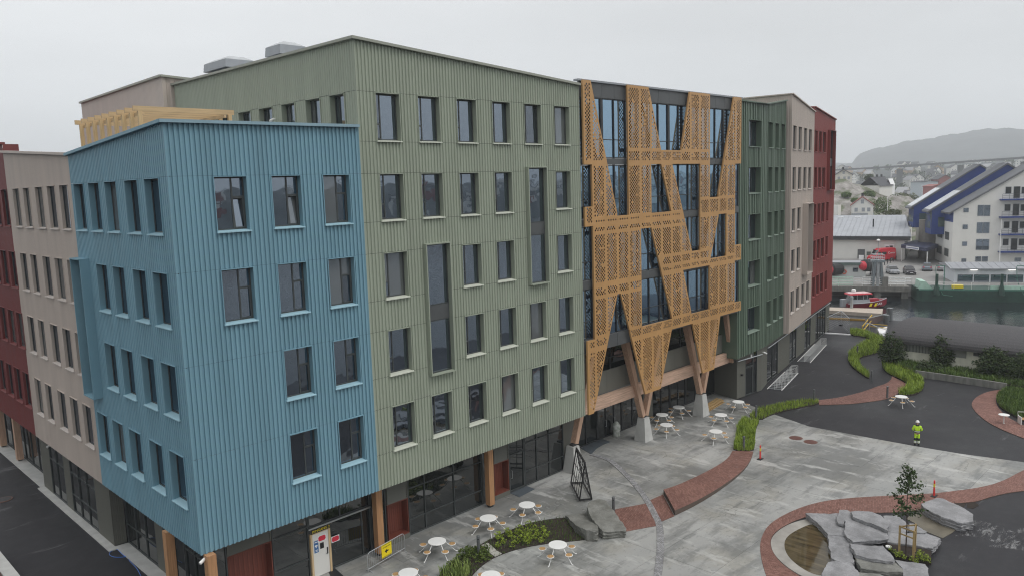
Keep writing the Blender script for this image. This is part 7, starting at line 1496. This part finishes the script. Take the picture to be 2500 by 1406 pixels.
for k in range(95):
    px = rr.uniform(2045, 2500) if k < 70 else rr.uniform(2230, 2480); d = rr.uniform(470, 1080); p = AT(px, 420, d); z = hz(px, d); wi = rr.randrange(6); ri = rr.randrange(4) if k % 9 else 3; key = (wi, ri, rr.randrange(2))
    if key not in hs:
        w_, d_, h_ = rr.uniform(6, 9.5), rr.uniform(6, 9.5), rr.uniform(3.5, 6); b = MB(); b.box(-w_/2, w_/2, -d_/2, d_/2, -5, h_); b.add([(-w_/2, -d_/2, h_), (w_/2, -d_/2, h_), (0, -d_/2, h_+3), (-w_/2, d_/2, h_), (w_/2, d_/2, h_), (0, d_/2, h_+3)], [(0, 1, 2), (4, 3, 5)]); b.mi = 1; b.add([(-w_/2-.4, -d_/2-.4, h_-.1), (0, -d_/2-.4, h_+3.15), (0, d_/2+.4, h_+3.15), (-w_/2-.4, d_/2+.4, h_-.1), (w_/2+.4, -d_/2-.4, h_-.1), (w_/2+.4, d_/2+.4, h_-.1)], [(0, 1, 2, 3), (1, 4, 5, 2)])
        b.mi = 2
        for x in (-w_*.3, 0, w_*.3):
            for zz_ in (1.2, 3.6): b.box(x-.5, x+.5, -d_/2-.06, -d_/2-.01, zz_, zz_+1.1)
        hs[key] = b.mesh('town_house', [wl_[wi], rl_[ri], GREYM])
    o = bpy.data.objects.new('town_house', hs[key]); place(o, None, Matrix.Translation((p.x, p.y, z)) @ Matrix.Rotation(ca+rr.uniform(-.9, .9), 4, 'Z')); tag(o, 'hazy pale house on the town hillside beyond the knoll', 'house', 'houses on the town hillside')
tm = {}
for k in range(60):
    px = rr.uniform(2045, 2520); d = rr.uniform(460, 1050); p = AT(px, 420, d); z = hz(px, d); q = k % 4
    if q not in tm: tm[q] = clump('', (0, 0, 0), 4.5, 7, 260, .8, LEAFD, seed=60+q).mesh('town_tree', LEAFD)
    o = bpy.data.objects.new('town_tree', tm[q]); place(o, None, Matrix.Translation((p.x, p.y, z-.5)) @ Matrix.Rotation(rr.uniform(0, 6), 4, 'Z')); tag(o, 'hazy dark tree between the town houses', 'tree', 'trees between the town houses')
br = empty('road_bridge', tuple(AT(2250, 430, 900)), 0, 'long grey bridge on tall piers before the mountain', 'bridge'); BC = mat('bridge_concrete', (.15, .155, .16), .8); b0, b1, b2 = AT(1700, 434, 760), AT(2270, 402.5, 830), AT(2800, 366, 900)
b = MB(); b.bar(AT(1700, 434, 700), AT(2150, 410, 700), 9, 1.4); b.bar(AT(2150, 410, 700), AT(2560, 381.5, 700), 9, 1.5); b.bar(AT(2560, 381.5, 700), AT(2900, 352, 700), 9, 1.5); b.build('deck', BC, br)
for px in (2065, 2197, 2345, 2500): p = AT(px, 405+(2300-px)*.062, 700); b = MB(); b.box(p.x-1, p.x+1, p.y-2, p.y+2, -2, p.z-.8); b.build('pier', BC, br)
b = MB(); p = AT(2337, 432, 500); b.tube([p, AT(2337, 398, 500)], .25, 5, .1); tag(b.build('mast', GREYM), 'thin grey mast among the town houses', 'mast')
# the shore opposite the facades: what the windows mirror
mb = MB(); vs = []; fs = []; NX, NY = 60, 12
for j in range(NY+1):
    for i in range(NX+1): x = -700+3200*i/NX; y = -255-380*j/NY; t = j/NY; vs.append((x, y, -3+(26+10*noise.noise(Vector((x/260, 0, 2))))*t*(2-t)+3*noise.noise(Vector((x/40, y/40, 5)))*min(1, 3*t)))
for j in range(NY):
    for i in range(NX): a = j*(NX+1)+i; fs.append((a, a+NX+1, a+NX+2, a+1))
mb.add(vs, fs); tag(mb.build('opposite_shore', HILL, smooth=True), kind='structure')
b = MB(); rr = random.Random(9)
for k in range(170):
    x = rr.uniform(-300, 1500); t = rr.uniform(.05, .8); y = -255-380*t; z = -3+(26+10*noise.noise(Vector((x/260, 0, 2))))*t*(2-t); w_ = rr.uniform(4, 8); b.mi = 0 if rr.random() < .8 else 1; b.box(x-w_, x+w_, y-5, y+5, z-3, z+rr.uniform(4, 8)); b.mi = 2; b.box(x-w_-.4, x+w_+.4, y-5.4, y+5.4, z+8, z+8.6)
tag(b.build('opposite_houses', [WHITEW, mat('red_house', (.22, .05, .04), .8), ROOFD]), kind='stuff')

# ================================================================== haze
hm = bpy.data.materials.new('haze'); hm.cycles.volume_sampling = 'DISTANCE'; hm.use_nodes = True; t = hm.node_tree; t.nodes.clear(); o_ = t.nodes.new('ShaderNodeOutputMaterial'); pv = t.nodes.new('ShaderNodeVolumePrincipled'); pv.inputs['Density'].default_value = HAZE; pv.inputs['Color'].default_value = (.94, .97, 1, 1); pv.inputs['Anisotropy'].default_value = .2
t.links.new(pv.outputs[0], o_.inputs['Volume'])
mb = MB(); mb.box(-1800, 4800, -2900, 2900, -5, 160); tag(mb.build('haze', hm), kind='stuff')
